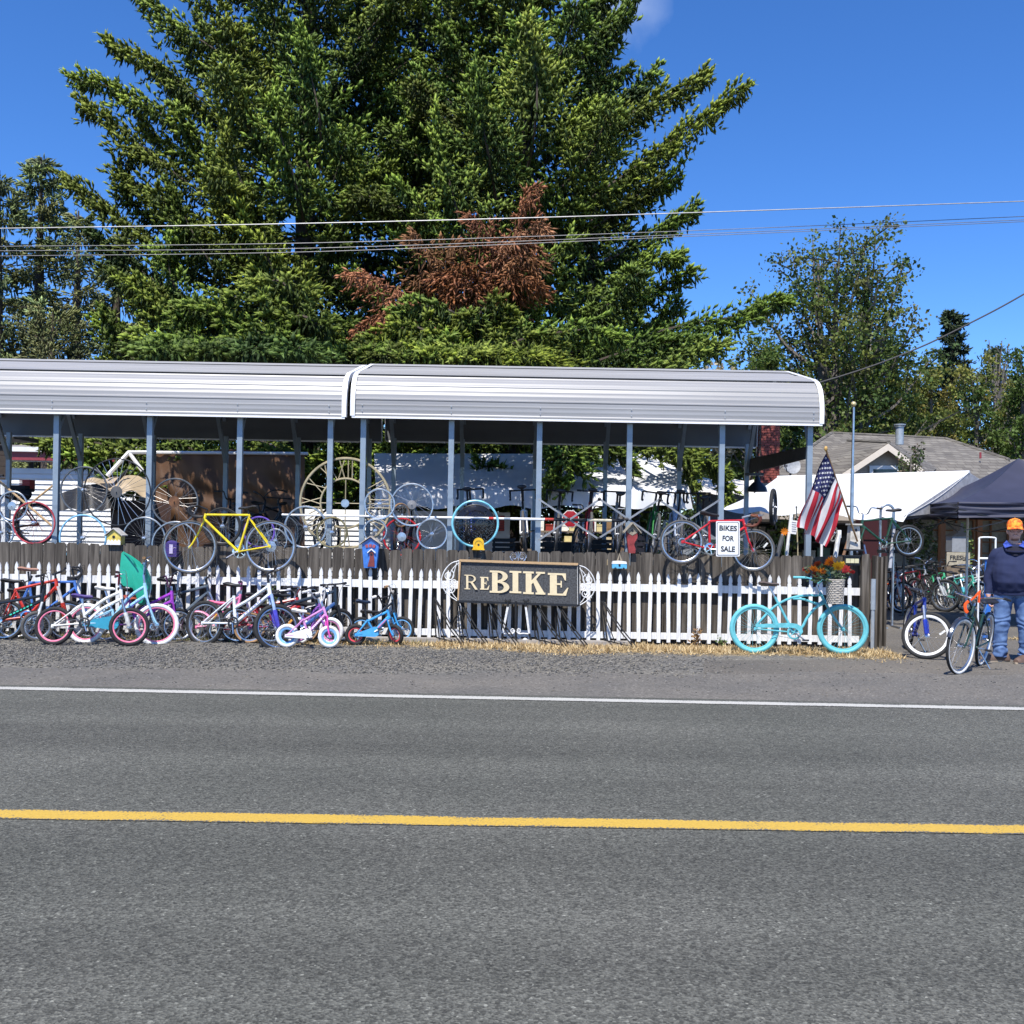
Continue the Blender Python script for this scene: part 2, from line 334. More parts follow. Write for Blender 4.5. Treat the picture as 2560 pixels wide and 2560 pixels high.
def gd(x, y):
    d = np.clip(1.15 - np.abs(y - 12.35) / 1.5, 0, 1); return d * np.clip(1.05 - (x - 0.3) / 2.6, .04, 1)
stones(30000, (-8.5, 8), (10.9, 13.9), .006, .021, 'gravel', [(.105, .103, .098), (.14, .135, .124), (.18, .166, .14), (.075, .075, .073), (.22, .2, .16)], gd)
stones(1400, (-7, 8), (9.9, 11.6), .005, .014, 'grit', [(.05, .05, .05), (.11, .1, .085), (.16, .14, .11)])
def blades(n, xf, yf, hmin, hmax, lean, cols, name, w=.006):
    x = xf(n); y = yf(x, n); n = len(x); h = np.random.uniform(hmin, hmax, n); a = np.random.uniform(0, 6.28, n); l = np.random.uniform(.2, lean, n)
    dx, dy = np.cos(a), np.sin(a); ww = w * np.random.uniform(.6, 1.4, n)
    b0 = np.stack([x - dy * ww, y + dx * ww, np.full(n, .004)], 1); b1 = np.stack([x + dy * ww, y - dx * ww, np.full(n, .004)], 1)
    t = np.stack([x + dx * h * l, y + dy * h * l, h * np.clip(1.1 - l * .5, .12, 1)], 1)
    V = np.stack([b0, b1, t], 1).reshape(-1, 3); F = np.arange(3 * n).reshape(-1, 3)
    C = np.array(cols)[np.random.randint(0, len(cols), n)] * np.random.uniform(.7, 1.15, (n, 1))
    return kind(inst(name, fastmesh(name, V, F, [STRAWM], np.repeat(C, 3, 0))), 'stuff')
STRAW = [(.52, .38, .19), (.62, .48, .26), (.44, .31, .15), (.36, .26, .13), (.68, .55, .33)]
def strawx(n):
    x = np.random.uniform(-3.0, 5.1, n); k = np.random.rand(n) < np.where(x < -1.0, .22, 1); return x[k]
def strawy(x, n): return 13.95 + np.random.normal(0, .19, len(x)) - .75 * (np.random.rand(len(x)) ** 1.5) * np.clip((x + 1.5) / 2, .3, 1) * (.6 + .4 * np.sin(x * 2.3) * np.sin(x * .9 + 1)) - .06
blades(34000, strawx, strawy, .02, .10, 3.6, STRAW, 'dry_grass', .008)
blades(2200, lambda n: np.random.uniform(-8, -1, n), lambda x, n: 13.95 + np.random.normal(0, .15, len(x)), .03, .10, 1.5, [(.22, .2, .08), (.1, .13, .04), (.4, .3, .14)], 'weeds')
blades(1500, lambda n: np.random.uniform(7.3, 9.2, n), lambda x, n: 16.0 + np.random.normal(0, .12, len(x)), .02, .06, 2, STRAW, 'dry_grass')
# ------------------------------------------------------------------ the two metal carports
YF, YB, YM = 14.92, 19.0, 16.95
def prof_pts():
    h = [(14.90, 3.17), (14.905, 3.42), (14.97, 3.62), (15.10, 3.76), (15.30, 3.85), (16.95, 4.24)]
    c = bez([Vector((a, b, 0)) for a, b in h[:5]], 6)
    f = [(p.x, p.y) for p in c] + [h[5]]
    b = [(2 * YM - y, z) for y, z in reversed(f[:-1])]
    return f + b
def arc_sample(pts, ds):
    out = []; acc = 0
    seg = [math.dist(pts[i], pts[i + 1]) for i in range(len(pts) - 1)]; tot = sum(seg); n = int(tot / ds); cum = [0]
    for s in seg: cum.append(cum[-1] + s)
    for i in range(n + 1):
        s = tot * i / n; j = 0
        while j < len(seg) - 1 and cum[j + 1] < s: j += 1
        t = (s - cum[j]) / seg[j]; p = (pts[j][0] + (pts[j + 1][0] - pts[j][0]) * t, pts[j][1] + (pts[j + 1][1] - pts[j][1]) * t)
        d = ((pts[j + 1][0] - pts[j][0]) / seg[j], (pts[j + 1][1] - pts[j][1]) / seg[j]); out.append((s, p, (-d[1], d[0])))
    return out, tot
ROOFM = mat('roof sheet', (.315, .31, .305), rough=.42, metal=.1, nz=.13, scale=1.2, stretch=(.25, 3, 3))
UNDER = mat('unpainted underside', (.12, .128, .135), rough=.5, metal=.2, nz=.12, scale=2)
ROOFW = mat('white trim', (.8, .8, .8), rough=.4, nz=.05)
FRAMEM = mat('carport steel', (.27, .33, .385), rough=.42, metal=.25, nz=.12, scale=6)
def rib(s):
    """ribs of the sheet: a broad one every 23 cm with two low ones between"""
    f = (s % .228) / .228; h = 0
    if f < .20: h = .010 * min(1, min(f, .20 - f) / .06)
    for q in (.42, .72):
        if abs(f - q) < .05: h = max(h, .0032)
    return h
def carport(label, x0, x1, front_px, back_px, yoff=0, zoff=0):
    t = thing('carport', label, 'carport', Vector(((x0 + x1) / 2, YM, 0))); O = t.location
    sm, tot = arc_sample(prof_pts(), .0152)
    npan = 7; tilt = 0.0
    for k in range(npan):
        a, b = tot * k / npan, tot * (k + 1) / npan
        ss = [q for q in sm if a - 1e-6 <= q[0] <= b + .03]
        lift = .020 if k % 2 else 0.0
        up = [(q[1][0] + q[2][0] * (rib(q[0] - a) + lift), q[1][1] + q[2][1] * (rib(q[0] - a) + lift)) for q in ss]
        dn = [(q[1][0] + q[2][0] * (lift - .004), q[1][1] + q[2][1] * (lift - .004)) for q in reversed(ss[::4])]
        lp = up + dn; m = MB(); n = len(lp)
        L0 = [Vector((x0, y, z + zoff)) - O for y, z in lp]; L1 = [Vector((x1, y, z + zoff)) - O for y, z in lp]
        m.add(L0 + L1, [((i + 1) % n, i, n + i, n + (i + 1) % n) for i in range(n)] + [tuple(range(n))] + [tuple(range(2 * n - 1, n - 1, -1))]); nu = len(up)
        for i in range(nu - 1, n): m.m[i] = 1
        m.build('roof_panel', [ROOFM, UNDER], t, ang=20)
    # white trims over both ends and along the lower edges
    for x, sg in ((x0, -1), (x1, 1)):
        m = MB(); pp = [q for q in sm[::5]] + [sm[-1]]
        rings = []
        for s, p, nn in pp:
            y, z = p[0] - nn[0] * .012, p[1] - nn[1] * .012 + zoff
            a = Vector((x - .055 * (sg > 0) - .002, 0, 0)); w = .06
            o = [(x - sg * .055, .038), (x + sg * .012, .038), (x + sg * .012, -.06), (x + sg * .004, -.06), (x + sg * .004, .03), (x - sg * .055, .03)]
            rings.append([Vector((xx, y + nn[0] * hh, z + nn[1] * hh)) - O for xx, hh in o])
        m.loft(rings); m.build('end_trim', ROOFW, t, ang=30)
    for y in (YF - .022, 2 * YM - YF + .022):
        MB().box(Vector(((x0 + x1) / 2, y - .002, 3.155 + zoff)) - O, (x1 - x0 - .02, .03, .028)).build('eave_trim', ROOFW, t)
    # posts, bows and braces
    inner = [(p[0] - n[0] * .05, p[1] - n[1] * .05 + zoff) for s, p, n in sm[20:-20:14]]
    zt = 3.2 + zoff
    fx = [P(px, 1200, 15.08).x for px in front_px]; bx = [P(px, 1200, 18.8).x for px in back_px]
    for x in fx:
        MB().box(Vector((x, 15.08, zt / 2)) - O, (.078, .078, zt)).build('post', FRAMEM, t)
        MB().box(Vector((x, 15.08, .03)) - O, (.16, .16, .02)).build('foot_plate', FRAMEM, t)
    for x in bx: MB().box(Vector((x, 18.82, zt / 2)) - O, (.075, .075, zt)).build('post', FRAMEM, t)
    for x in fx[:len(bx)]:
        m = MB(); rg = []
        for y, z in inner: rg.append([Vector((x + a, y + (b if 1 else 0), z + c)) - O for a, b, c in ((-.03, 0, -.03), (.03, 0, -.03), (.03, 0, .025), (-.03, 0, .025))])
        m.loft(rg); m.build('roof_bow', FRAMEM, t)
    for x in bx:
        m = MB(); m.tube([Vector((x, 18.80, 2.72)) - O, Vector((x, 18.05, 3.84 + zoff)) - O], .045, 4); m.build('knee_brace', FRAMEM, t)
    for x in fx:
        m = MB(); m.tube([Vector((x, 15.12, 2.95)) - O, Vector((x, 15.75, 3.84 + zoff)) - O], .035, 4); m.build('knee_brace', FRAMEM, t)
    # screws along the front sheet above each post
    m = MB()
    for x in fx:
        for z in (3.24, 3.33): m.ell(Vector((x, 14.885, z + zoff)) - O, (.010, .006, .010), 6, 4)
    kind(m.build('screws', GALV, t), 'stuff')
    MB().box(Vector(((x0 + x1) / 2, 15.08, .10)) - O, (x1 - x0 - .3, .05, .05)).build('base_rail', FRAMEM, t)
    return t
carport('long grey metal carport with rounded eaves on the left, cut by the photo edge', P(-420, 1040, 14.9).x, P(864, 1040, 14.9).x, [-330, -100, 141, 374, 599, 825], [-350, -165, 20, 200, 382, 563, 744, 922])
carport('grey metal carport with rounded eaves and white end trims standing behind the sign', P(878, 1040, 14.9).x, P(2057, 1060, 14.9).x, [907, 1127, 1347, 1572, 1803, 2022], [984, 1155, 1337, 1513, 1698, 1867], zoff=.02)
# the plank tying front and rear posts at the open end, and the bell lamp on the rear corner post
a, b = P(1873, 1165, 18.7), P(2016, 1131, 15.2)
mb = MB(); d = (b - a); n = Vector((0, 0, 1)); w = Vector((.02, 0, 0))
mb.prism([Vector((0, 0, -.13)), d + Vector((0, 0, -.09)), d + Vector((0, 0, .09)), Vector((0, 0, .13))], (.035, 0, 0))
tag(mb.build('tie_plank', mat('dark plank', (.035, .028, .022), rough=.8, nz=.3), loc=a, smooth=False), 'dark wooden plank running slantwise between the last two carport posts', 'plank')
t = thing('bell_lamp', 'black bell shaped barn lamp hung on the rear corner post of the carport', 'lamp', P(1893, 1232, 18.6)); O = t.location
m = MB(); m.T = Matrix.Rotation(R_(90), 4, 'X')
m.rev([(.0, .30), (.03, .30), (.045, .25), (.06, .2), (.10, .17), (.16, .10), (.185, .02), (.17, .02), (.09, .14), (0, .15)], n=18); m.build('lamp_shade', BLK, t)
m = MB(); m.box((-.06, 0, .335), (.34, .06, .05)); m.tube([(0, 0, .34), (0, 0, .28)], .03, 8); m.build('bracket', BLK, t)
# ------------------------------------------------------------------ grey board fence and white picket fence
YG, YP = 14.47, 14.36
def topz(px, a, b, Y): return P(px, a + (b - a) * px / 2560, Y).z
FENCEW = bpy.data.materials.new('weathered board'); FENCEW.use_nodes = True
N, K = FENCEW.node_tree.nodes, FENCEW.node_tree.links; b = N['Principled BSDF']; b.inputs['Roughness'].default_value = .9; b.inputs['Specular IOR Level'].default_value = .2
tcn = N.new('ShaderNodeTexCoord'); oi = N.new('ShaderNodeObjectInfo'); mp = N.new('ShaderNodeMapping'); mp.inputs['Scale'].default_value = (26, 26, 1.6)
va = N.new('ShaderNodeVectorMath'); va.operation = 'ADD'; sc = N.new('ShaderNodeVectorMath'); sc.operation = 'SCALE'; sc.inputs[0].default_value = (40, 17, 90)
K.new(oi.outputs['Random'], sc.inputs['Scale']); K.new(tcn.outputs['Object'], mp.inputs[0]); K.new(mp.outputs[0], va.inputs[0]); K.new(sc.outputs[0], va.inputs[1])
n1 = N.new('ShaderNodeTexNoise'); n1.inputs['Scale'].default_value = 1; n1.inputs['Detail'].default_value = 7; n1.inputs['Distortion'].default_value = .6; K.new(va.outputs[0], n1.inputs[0])
cr = N.new('ShaderNodeValToRGB'); e = cr.color_ramp.elements; e[0].position = .28; e[0].color = (.035, .030, .026, 1); e[1].position = .75; e[1].color = (.17, .15, .126, 1); q = e.new(.5); q.color = (.085, .074, .062, 1)
K.new(n1.outputs[0], cr.inputs[0])
r2 = N.new('ShaderNodeMapRange'); r2.inputs[3].default_value = .75; r2.inputs[4].default_value = 1.25; K.new(oi.outputs['Random'], r2.inputs[0])
s2 = N.new('ShaderNodeVectorMath'); s2.operation = 'SCALE'; K.new(cr.outputs[0], s2.inputs[0]); K.new(r2.outputs[0], s2.inputs['Scale']); K.new(s2.outputs[0], b.inputs[0])
bu = N.new('ShaderNodeBump'); bu.inputs['Strength'].default_value = .5; bu.inputs['Distance'].default_value = .006; K.new(n1.outputs[0], bu.inputs['Height']); K.new(bu.outputs[0], b.inputs['Normal'])
gf = thing('board_fence', 'tall weathered grey board fence with dog eared tops behind the white pickets', 'fence', Vector((0, YG, 0))); O = gf.location
px = -60.0; i = 0
while px < 2176:
    w = 28.9 * (1 + random.uniform(-.06, .06)); x0, x1 = P(px + .7, 1370, YG).x, P(px + w - .7, 1370, YG).x
    zt = topz(px, 1356, 1398, YG) + random.uniform(-.012, .012); wd = x1 - x0; c = .025; yy = random.uniform(-.006, .006); z0 = .03
    m = MB(); m.prism([Vector((x0, yy, z0)), Vector((x1, yy, z0)), Vector((x1, yy, zt - c * random.uniform(.7, 1.3))), Vector((x1 - c, yy, zt)), Vector((x0 + c, yy, zt + random.uniform(-.006, .006))), Vector((x0, yy, zt - c * random.uniform(.7, 1.3)))], (0, .018, 0))
    o = m.build('board', FENCEW, gf, smooth=False); o.rotation_euler = (0, random.uniform(-.002, .002), 0)
    px += w; i += 1
xa, xb = P(-60, 1370, YG).x, P(2172, 1370, YG).x
for z in (.3, 1.05): MB().box(((xa + xb) / 2, .045, z), (xb - xa, .04, .09)).build('rail', FENCEW, gf, smooth=False)
# gate post and end boards at the driveway
m = MB(); x = P(2163, 1500, 14.3).x
MB().box((x, -.12, .66), (.1, .1, 1.32)).build('corner_post', FENCEW, gf, smooth=False)
for px_, y_, zt in ((2186, -.12, 1.3), (2198, .0, 1.28), (2209, .16, 1.29)):
    MB().box((P(px_, 1500, YG + y_).x, y_, zt / 2), (.03, .17, zt)).build('end_board', FENCEW, gf, smooth=False)
tp = P(2180, 1420, 14.2); m = MB(); m.tube([(0, 0, 0), (0, 0, .55), (0, 0, .555), (0, 0, .98)], [.025, .025, .033, .033], 8)
tag(m.build('steel_pipe', GALV, loc=(P(2181, 1600, 14.15).x, 14.15, 0)), 'upright grey steel pipe standing against the end of the fence by the driveway', 'pipe')
pf = thing('picket_fence', 'low white picket fence with pointed tops running in front of the grey boards', 'fence', Vector((0, YP, 0)))
def picket_mesh(h):
    m = MB(); w = .0255; d = .011
    pr = [(-w, 0), (w, 0), (w, h - .135), (w * .72, h - .128), (w * .72, h - .118), (w * .95, h - .112), (w * .95, h - .075), (w * .75, h - .045), (0, h), (-w * .75, h - .045), (-w * .95, h - .075), (-w * .95, h - .112), (-w * .72, h - .118), (-w * .72, h - .128), (-w, h - .135)]
    m.prism([Vector((a, -d, b)) for a, b in pr], (0, 2 * d, 0)); return m.mesh('picket', PICK, smooth=False)
PICK = mat('picket white', (.76, .755, .735), rough=.55, nz=.16, scale=5, stretch=(9, 9, 1.5), island=.07)
HP = 1.0; pm = picket_mesh(1.0); px = -55.0
while px < 2150:
    if not (2052 < px < 2068 and 0):
        z0 = .035 + random.uniform(-.012, .012); zt = topz(px, 1403.5, 1448, YP) + random.uniform(-.012, .012)
        M = Matrix.Translation((P(px, 1500, YP).x, random.uniform(-.003, .003), z0)) @ Matrix.Rotation(random.uniform(-.022, .022), 4, 'Y') @ Matrix.Diagonal((1, 1, zt - z0, 1))
        inst('picket', pm, pf, M)
    px += 24.85 * random.choice((.96, 1, 1, 1.03, 1.05))
xa, xb = P(-60, 1500, YP).x, P(2157, 1500, YP).x
cuts = [-60, 415, 905, 1080, 1560, 2157]
for a, b in zip(cuts[:-1], cuts[1:]):
    x0, x1 = P(a, 1500, YP).x, P(b, 1500, YP).x
    for zz, hh in ((.785, .105), (.12, .09)):
        MB().box(((x0 + x1) / 2, .033, zz + random.uniform(-.01, .01)), (x1 - x0 - .006, .038, hh)).build('rail', PICK, pf, smooth=False)
# ------------------------------------------------------------------ bicycles and wheels
def V3(x, z, y=0.0): return Vector((x, y, z))
def wheel(parent, c, R, tw, tyre, rim, T=None, spoke=SPK, n=26, rimw=.022, knob=0.0, tan=None, ww=None, disc=0.0, name='front_wheel', hubm=None, reflector=False, spr=.0017, seg=52, top=None, tyre_on=True, cross=True):
    """tyre, rim, spokes and hub of one wheel in the plane y=0 about c"""
    w = parent if top else empty(name, parent)
    X = (T if T is not None else Matrix.Identity(4)) @ Matrix.Translation(c)
    r1 = R - tw * .85 if tyre_on else R
    if tyre_on:
        m = MB(); prof = []; h = tw / 2
        for k in range(9):
            a = math.pi * (-.22 + 1.44 * k / 8); prof.append((R - h + h * math.sin(a), -h * math.cos(a)))
        prof.append((R - tw * .95, h * .45)); prof.append((R - tw * .95, -h * .45))
        m.rev(prof, X, seg, closed_prof=True)
        if knob:
            k = len(prof)
            for i in range(seg):
                for j in (3, 4, 5):
                    if (i + (j == 4)) % 2:
                        p = Vector(m.v[i * k + j]); cc = X @ Vector((0, 0, 0)); m.v[i * k + j] = tuple(p + (p - cc).normalized() * knob)
        mt = [tyre]
        if ww is not None or tan is not None:
            mt.append(ww or tan); K_ = len(prof); idx = 0
            for i in range(seg):
                for j in range(K_):
                    if j in (0, 1, 6, 7, 8, 10): m.m[idx] = 1
                    idx += 1
        m.build('tyre', mt, w)
    m = MB(); hw = max(.009, tw * .28) if tyre_on else .0115
    m.rev([(r1, -hw), (r1 + .004, -hw * .7), (r1 + .004, hw * .7), (r1, hw), (r1 - rimw * .7, hw * .95), (r1 - rimw, hw * .4), (r1 - rimw, -hw * .4), (r1 - rimw * .7, -hw * .95)], X, seg, closed_prof=True)
    m.build('rim', rim, w)
    m = MB(); m.T = X; ri = r1 - rimw + .003; rh = .022 + disc * .4
    for i in range(n):
        a = 2 * math.pi * i / n; s = 1 if i % 2 else -1; k = (1 if (i // 2) % 2 else -1) * (1.1 if cross else .15)
        p0 = Vector((rh * math.cos(a + k), s * .028, rh * math.sin(a + k))); p1 = Vector((ri * math.cos(a), 0, ri * math.sin(a)))
        m.tube([p0, p1], spr, 3, caps=False)
    m.build('spokes', spoke, w, smooth=False)
    m = MB(); m.rev([(0, -.055), (.008, -.055), (.010, -.035), (.026 + disc, -.032), (.026 + disc, -.026), (.014, -.022), (.014, .022), (.026, .026), (.026, .032), (.01, .035), (.008, .055), (0, .055)], X, 14)
    m.build('hub', hubm or ALU, w)
    if reflector:
        m = MB(); m.T = X; m.box((R * .52, 0, R * .3), (.085, .012, .026), Matrix.Rotation(-1.0, 3, 'Y')); m.build('reflector', reflector if not isinstance(reflector, bool) else mat('amber', (.75, .35, .05), rough=.3), w)
    return w
def axisT(HB, HT, ang):
    d = (HT - HB).normalized(); return Matrix.Translation(HB) @ Matrix.Rotation(ang, 4, d) @ Matrix.Translation(-HB)
BIKES = []
def bike(label, M4, g, frame='#888888', tyre=RUB, rim=ALU, saddle=BLKP, grip=BLKP, fork=None, bar=None, style='diamond', bars='flat', tw=.045, tr=.016, steer=0.0, knob=0.0, ww=None,
         fender=None, guard=None, ring=CHR, seatw=.075, seatl=.27, group=None, name='bicycle', susp=False, spoke=SPK, nsp=26, reflector=False, fork2=None, accent=None, stand=False, training=False, rackm=None, cable=True, hub=None, rimf=None, tyref=None, decal=None, crank_a=.5, disc=0.0, rimw=.022, reach=.08, barw=.29, rise=.1, low=False, barpts=None):
    fm = paint(frame) if isinstance(frame, str) else frame
    fk = fm if fork is None else (paint(fork) if isinstance(fork, str) else fork); bm = bar or ALU
    t = thing(name, label, 'bicycle', M4, group); BIKES.append(t)
    Rh, F, BB, ST, HT, HB, SAD, BAR, rr, rf = (g[k] for k in ('R', 'F', 'BB', 'ST', 'HT', 'HB', 'SAD', 'BAR', 'rr', 'rf'))
    S = axisT(HB, HT, steer); seg = 40 if low else 52
    # ---- frame
    m = MB(); n6 = 6 if low else 8
    def tb(p, r=tr, k=None, mi=0): m.tube(p, r, k or n6, mi=mi)
    up = (HT - HB); tb([HB - up * .02, HT + up * .02], tr * 1.2)
    mid = lambda a, b, f: a + (b - a) * f
    seatc = mid(BB, ST, .93)
    ai = 1 if accent else 0
    if style == 'diamond': tb([ST, mid(HB, HT, .86)]); tb([mid(HB, HT, .2), BB], tr * 1.15, mi=ai); tb([BB, ST])
    elif style == 'step': tb([mid(HB, HT, .8), mid(mid(HB, HT, .8), mid(BB, ST, .55), .6) + V3(0, -.015), mid(BB, ST, .55)]); tb([mid(HB, HT, .15), BB], tr * 1.2, mi=ai); tb([BB, ST])
    elif style == 'bmx': tb([mid(BB, ST, .88), mid(HB, HT, .8)]); tb([mid(HB, HT, .2), BB], tr * 1.25, mi=ai); tb([BB, ST])
    elif style == 'swoop': tb(bez([mid(HB, HT, .8), mid(mid(HB, HT, .8), BB, .4) + V3(-.05, .05), mid(BB, ST, .4)], 6), tr * 1.1); tb(bez([mid(HB, HT, .15), mid(HB, BB, .5) + V3(-.03, .03), BB], 6), tr * 1.2, mi=ai); tb([BB, ST])
    elif style == 'cruiser':
        tb([BB, ST]); tb(bez(g['TT'], 8), tr, mi=ai); tb(bez(g['T2'], 8), tr, mi=ai); tb(bez(g['DT'], 8), tr * 1.1)
    for y in (-.055, .055):
        o = Vector((0, y, 0)); i_ = Vector((0, y * .35, 0))
        tb([Rh + o, mid(Rh, BB, .35) + o, BB + i_], tr * .62)
        if style != 'cruiser': tb([Rh + o, mid(Rh, seatc, .55) + o * .9, seatc + i_], tr * .55)
        m.box(Rh + o, (.035, .008, .04))
    m.tube([BB + Vector((0, -.038, 0)), BB + Vector((0, .038, 0))], tr * 1.35, 10)
    m.build('frame', [fm, paint(accent) if accent else fm], t)
    if decal: 
        mm = MB(); a_, b_ = mid(mid(HB, HT, .2), BB, .2), mid(mid(HB, HT, .2), BB, .75); dx = (b_ - a_); nrm = Vector((-dx.z, 0, dx.x)).normalized(); rnd = random.Random(len(BIKES))
        for q in range(7):
            c_ = a_ + dx * ((q + .5) / 7); c_ = c_ + Vector((0, -tr * 1.18, 0)); w_ = dx.length / 7 * .36
            mm.prism([c_ - dx.normalized() * w_ - nrm * .009, c_ + dx.normalized() * w_ * rnd.uniform(.3, 1) - nrm * .009, c_ + dx.normalized() * w_ + nrm * .009 * rnd.uniform(.2, 1), c_ - dx.normalized() * w_ * rnd.uniform(.4, 1) + nrm * .009], (0, .004, 0))
        mm.build('decal', plastic(decal), t, smooth=False)
    # ---- fork
    m = MB(S); cr_ = HB - up.normalized() * .012; dv = F - cr_; sp_ = max(.045, tw * .5 + .022)
    fw = tr * (1.35 if susp else .72)
    m.tube([cr_ + Vector((0, -sp_, 0)), cr_ + Vector((0, sp_, 0))], fw * 1.0, 8)
    for y in (-sp_, sp_):
        o = Vector((0, y, 0))
        if susp:
            k = cr_ + dv * .45; m.tube([cr_ + o + up.normalized() * .03, k + o], fw * .75, 8, mi=1); m.tube([k + o, cr_ + dv * .96 + o, F + o], [fw * 1.1, fw * 1.0, fw * .7], 8)
        else:
            m.tube(bez([cr_ + o, cr_ + dv * .5 + V3(-.012, 0) + o, cr_ + dv * .85 + V3(-.010, 0) + o, F + o], 4), fw, n6)
        m.box(F + o, (.03, .008, .03))
    m.build('fork', [fk, fork2 and (paint(fork2) if isinstance(fork2, str) else fork2) or ALU], t)
    # ---- wheels
    kw = dict(n=nsp, rimw=rimw, spoke=spoke, knob=knob, ww=ww, seg=seg, reflector=reflector, hubm=hub)
    wheel(t, F, rf, tw, tyref or tyre, rimf or rim, T=S, name='front_wheel', **kw)
    wheel(t, Rh, rr, tw, tyre, rim, name='rear_wheel', disc=disc, **kw)
    # ---- bars and stem
    m = MB(S); ax = up.normalized(); st0 = HT; B = BAR
    m.tube([st0, st0 + ax * max(.02, (B - st0).dot(ax) * .8), B], tr * .85, 8, mi=1)
    W = barw; gl = []
    if barpts:
        for pts in barpts:
            p = bez([B] + [B + Vector(q) for q in pts], 4); m.tube(p, .0125, 7, mi=0); gl.append((p[-5:], .018))
    elif bars == 'drop':
        for s in (-1, 1):
            p = bez([B, B + Vector((0, s * .14, .0)), B + Vector((.035, s * .20, 0)), B + Vector((.10, s * .205, -.01)), B + Vector((.125, s * .205, -.06)), B + Vector((.085, s * .205, -.125)), B + Vector((.0, s * .205, -.145)), B + Vector((-.06, s * .205, -.14))], 4)
            m.tube(p, .013, 7, mi=0); gl.append((p[9:], .0165))
    else:
        h = rise if bars in ('bmx', 'cruiser', 'riser') else 0.0; back = {'flat': .03, 'riser': .05, 'bmx': .04, 'cruiser': .26}[bars]
        for s in (-1, 1):
            if bars == 'cruiser': pts = [B, B + Vector((.015, s * .06, h * .45)), B + Vector((.0, s * W * .62, h)), B + Vector((-back * .5, s * W * .95, h)), B + Vector((-back, s * W * 1.02, h - .02))]
            elif bars == 'bmx': pts = [B, B + Vector((0, s * .05, .01)), B + Vector((.0, s * W * .55, h)), B + Vector((-back * .4, s * W * .72, h + .005)), B + Vector((-back, s * W, h))]
            else: pts = [B, B + Vector((0, s * .07, .0)), B + Vector((0, s * .12, h)), B + Vector((-back * .5, s * W * .7, h)), B + Vector((-back, s * W, h))]
            p = bez(pts, 4); m.tube(p, .0115, 7, mi=0); gl.append((p[-5:], .017))
        if bars == 'bmx': m.tube([B + Vector((0, -W * .42, h * .75)), B + Vector((0, W * .42, h * .75))], .009, 6, mi=0)
    hb = m.build('handlebar', [bm, BLK if bm is BLK else ALU], t)
    gm = grip if not isinstance(grip, str) else plastic(grip)
    for p, r in gl:
        q = MB(S); q.tube(p, r, 8); q.build('grip', gm, hb)
    if not low and bars != 'cruiser' and cable:
        q = MB(S)
        for s in (-1, 1):
            e_ = gl[0 if s < 0 else 1][0][0 if bars != 'drop' else 1]
            if bars == 'drop': q.tube([e_ + Vector((.03, 0, .03)), e_ + Vector((.05, 0, -.03)), e_ + Vector((.045, 0, -.1))], .007, 5)
            else: q.tube([e_ + Vector((.02, -s * .02, -.01)), e_ + Vector((.05, 0, -.025)), e_ + Vector((.045, s * .08, -.03))], .006, 5)
            q.tube(bez([e_, e_ + Vector((.09, -s * .05, .02)), HT + Vector((.08, s * .02, -.02)), HB + Vector((.035, 0, -.01))], 5), .0028, 4)
        q.build('brake_lever', BLK if bm is BLK else ALU, hb)
    # ---- saddle and post
    d = (ST - BB).normalized(); m = MB(); m.tube([ST - d * .03, SAD - V3(0, .03)], tr * .8, 8); m.build('seat_post', ALU if not bm is BLK else BLK, t)
    m = MB(); rg = []; sl_, sw = seatl, seatw
    for f, w_, h_, z_ in ((-.5, .35, .3, .012), (-.46, .8, .8, .014), (-.3, 1, 1, .016), (-.1, .72, .9, .006), (.12, .36, .8, .0), (.36, .25, .7, .002), (.48, .2, .5, -.004), (.5, .1, .2, -.008)):
        rg_ = []
        for j in range(10):
            a = 2 * math.pi * j / 10; y = math.cos(a) * sw * w_; z = math.sin(a) * .024 * h_; 
            if z < 0: z *= 1.5
            rg_.append(SAD + Vector((f * sl_, y, z_ + z)))
        rg.append(rg_)
    m.loft(rg); m.build('saddle', saddle if not isinstance(saddle, str) else plastic(saddle), t)
    # ---- drive
    cr = max(.045, min(.095, rr * .27)); m = MB(); Xc = Matrix.Translation(BB + Vector((0, -.05, 0)))
    m.rev([(cr, -.003), (cr + .006, 0), (cr, .003), (cr - .018, .003), (cr - .018, -.003)], Xc, 28, closed_prof=True)
    for k in range(5):
        a = k * 2 * math.pi / 5; m.tube([BB + Vector((0, -.05, 0)), BB + Vector(((cr - .012) * math.cos(a), -.05, (cr - .012) * math.sin(a)))], .0065, 4)
    m.tube([BB + Vector((0, -.06, 0)), BB + Vector((0, .06, 0))], .013, 8)
    cl = max(.08, rr * .5); pd = []
    for s, a in ((-1, crank_a), (1, crank_a + math.pi)):
        e_ = BB + Vector((cl * math.cos(a), s * .075, cl * math.sin(a))); m.tube([BB + Vector((0, s * .062, 0)), e_], .010, 6, mi=1); pd.append((e_, s))
    ck = m.build('crankset', [ring if not isinstance(ring, str) else paint(ring), ALU], t)
    for e_, s in pd:
        m = MB(); m.box(e_ + Vector((0, s * .045, 0)), (.075, .06, .02)); m.box(e_ + Vector((0, s * .045, 0)), (.03, .085, .012)); m.build('pedal', BLKP, ck)
    m = MB(); cs = .03 + disc * .3; m.tube([Rh + Vector((0, -.05, cs)), BB + Vector((0, -.05, cr))], .004, 4); m.tube([Rh + Vector((0, -.05, -cs)), BB + Vector((0, -.05, -cr))], .004, 4)
    m.rev([(cs + .006, -.006), (cs + .006, .006), (0, .01)], Matrix.Translation(Rh + Vector((0, -.048, 0))), 16); m.build('chain', SPKD, t)
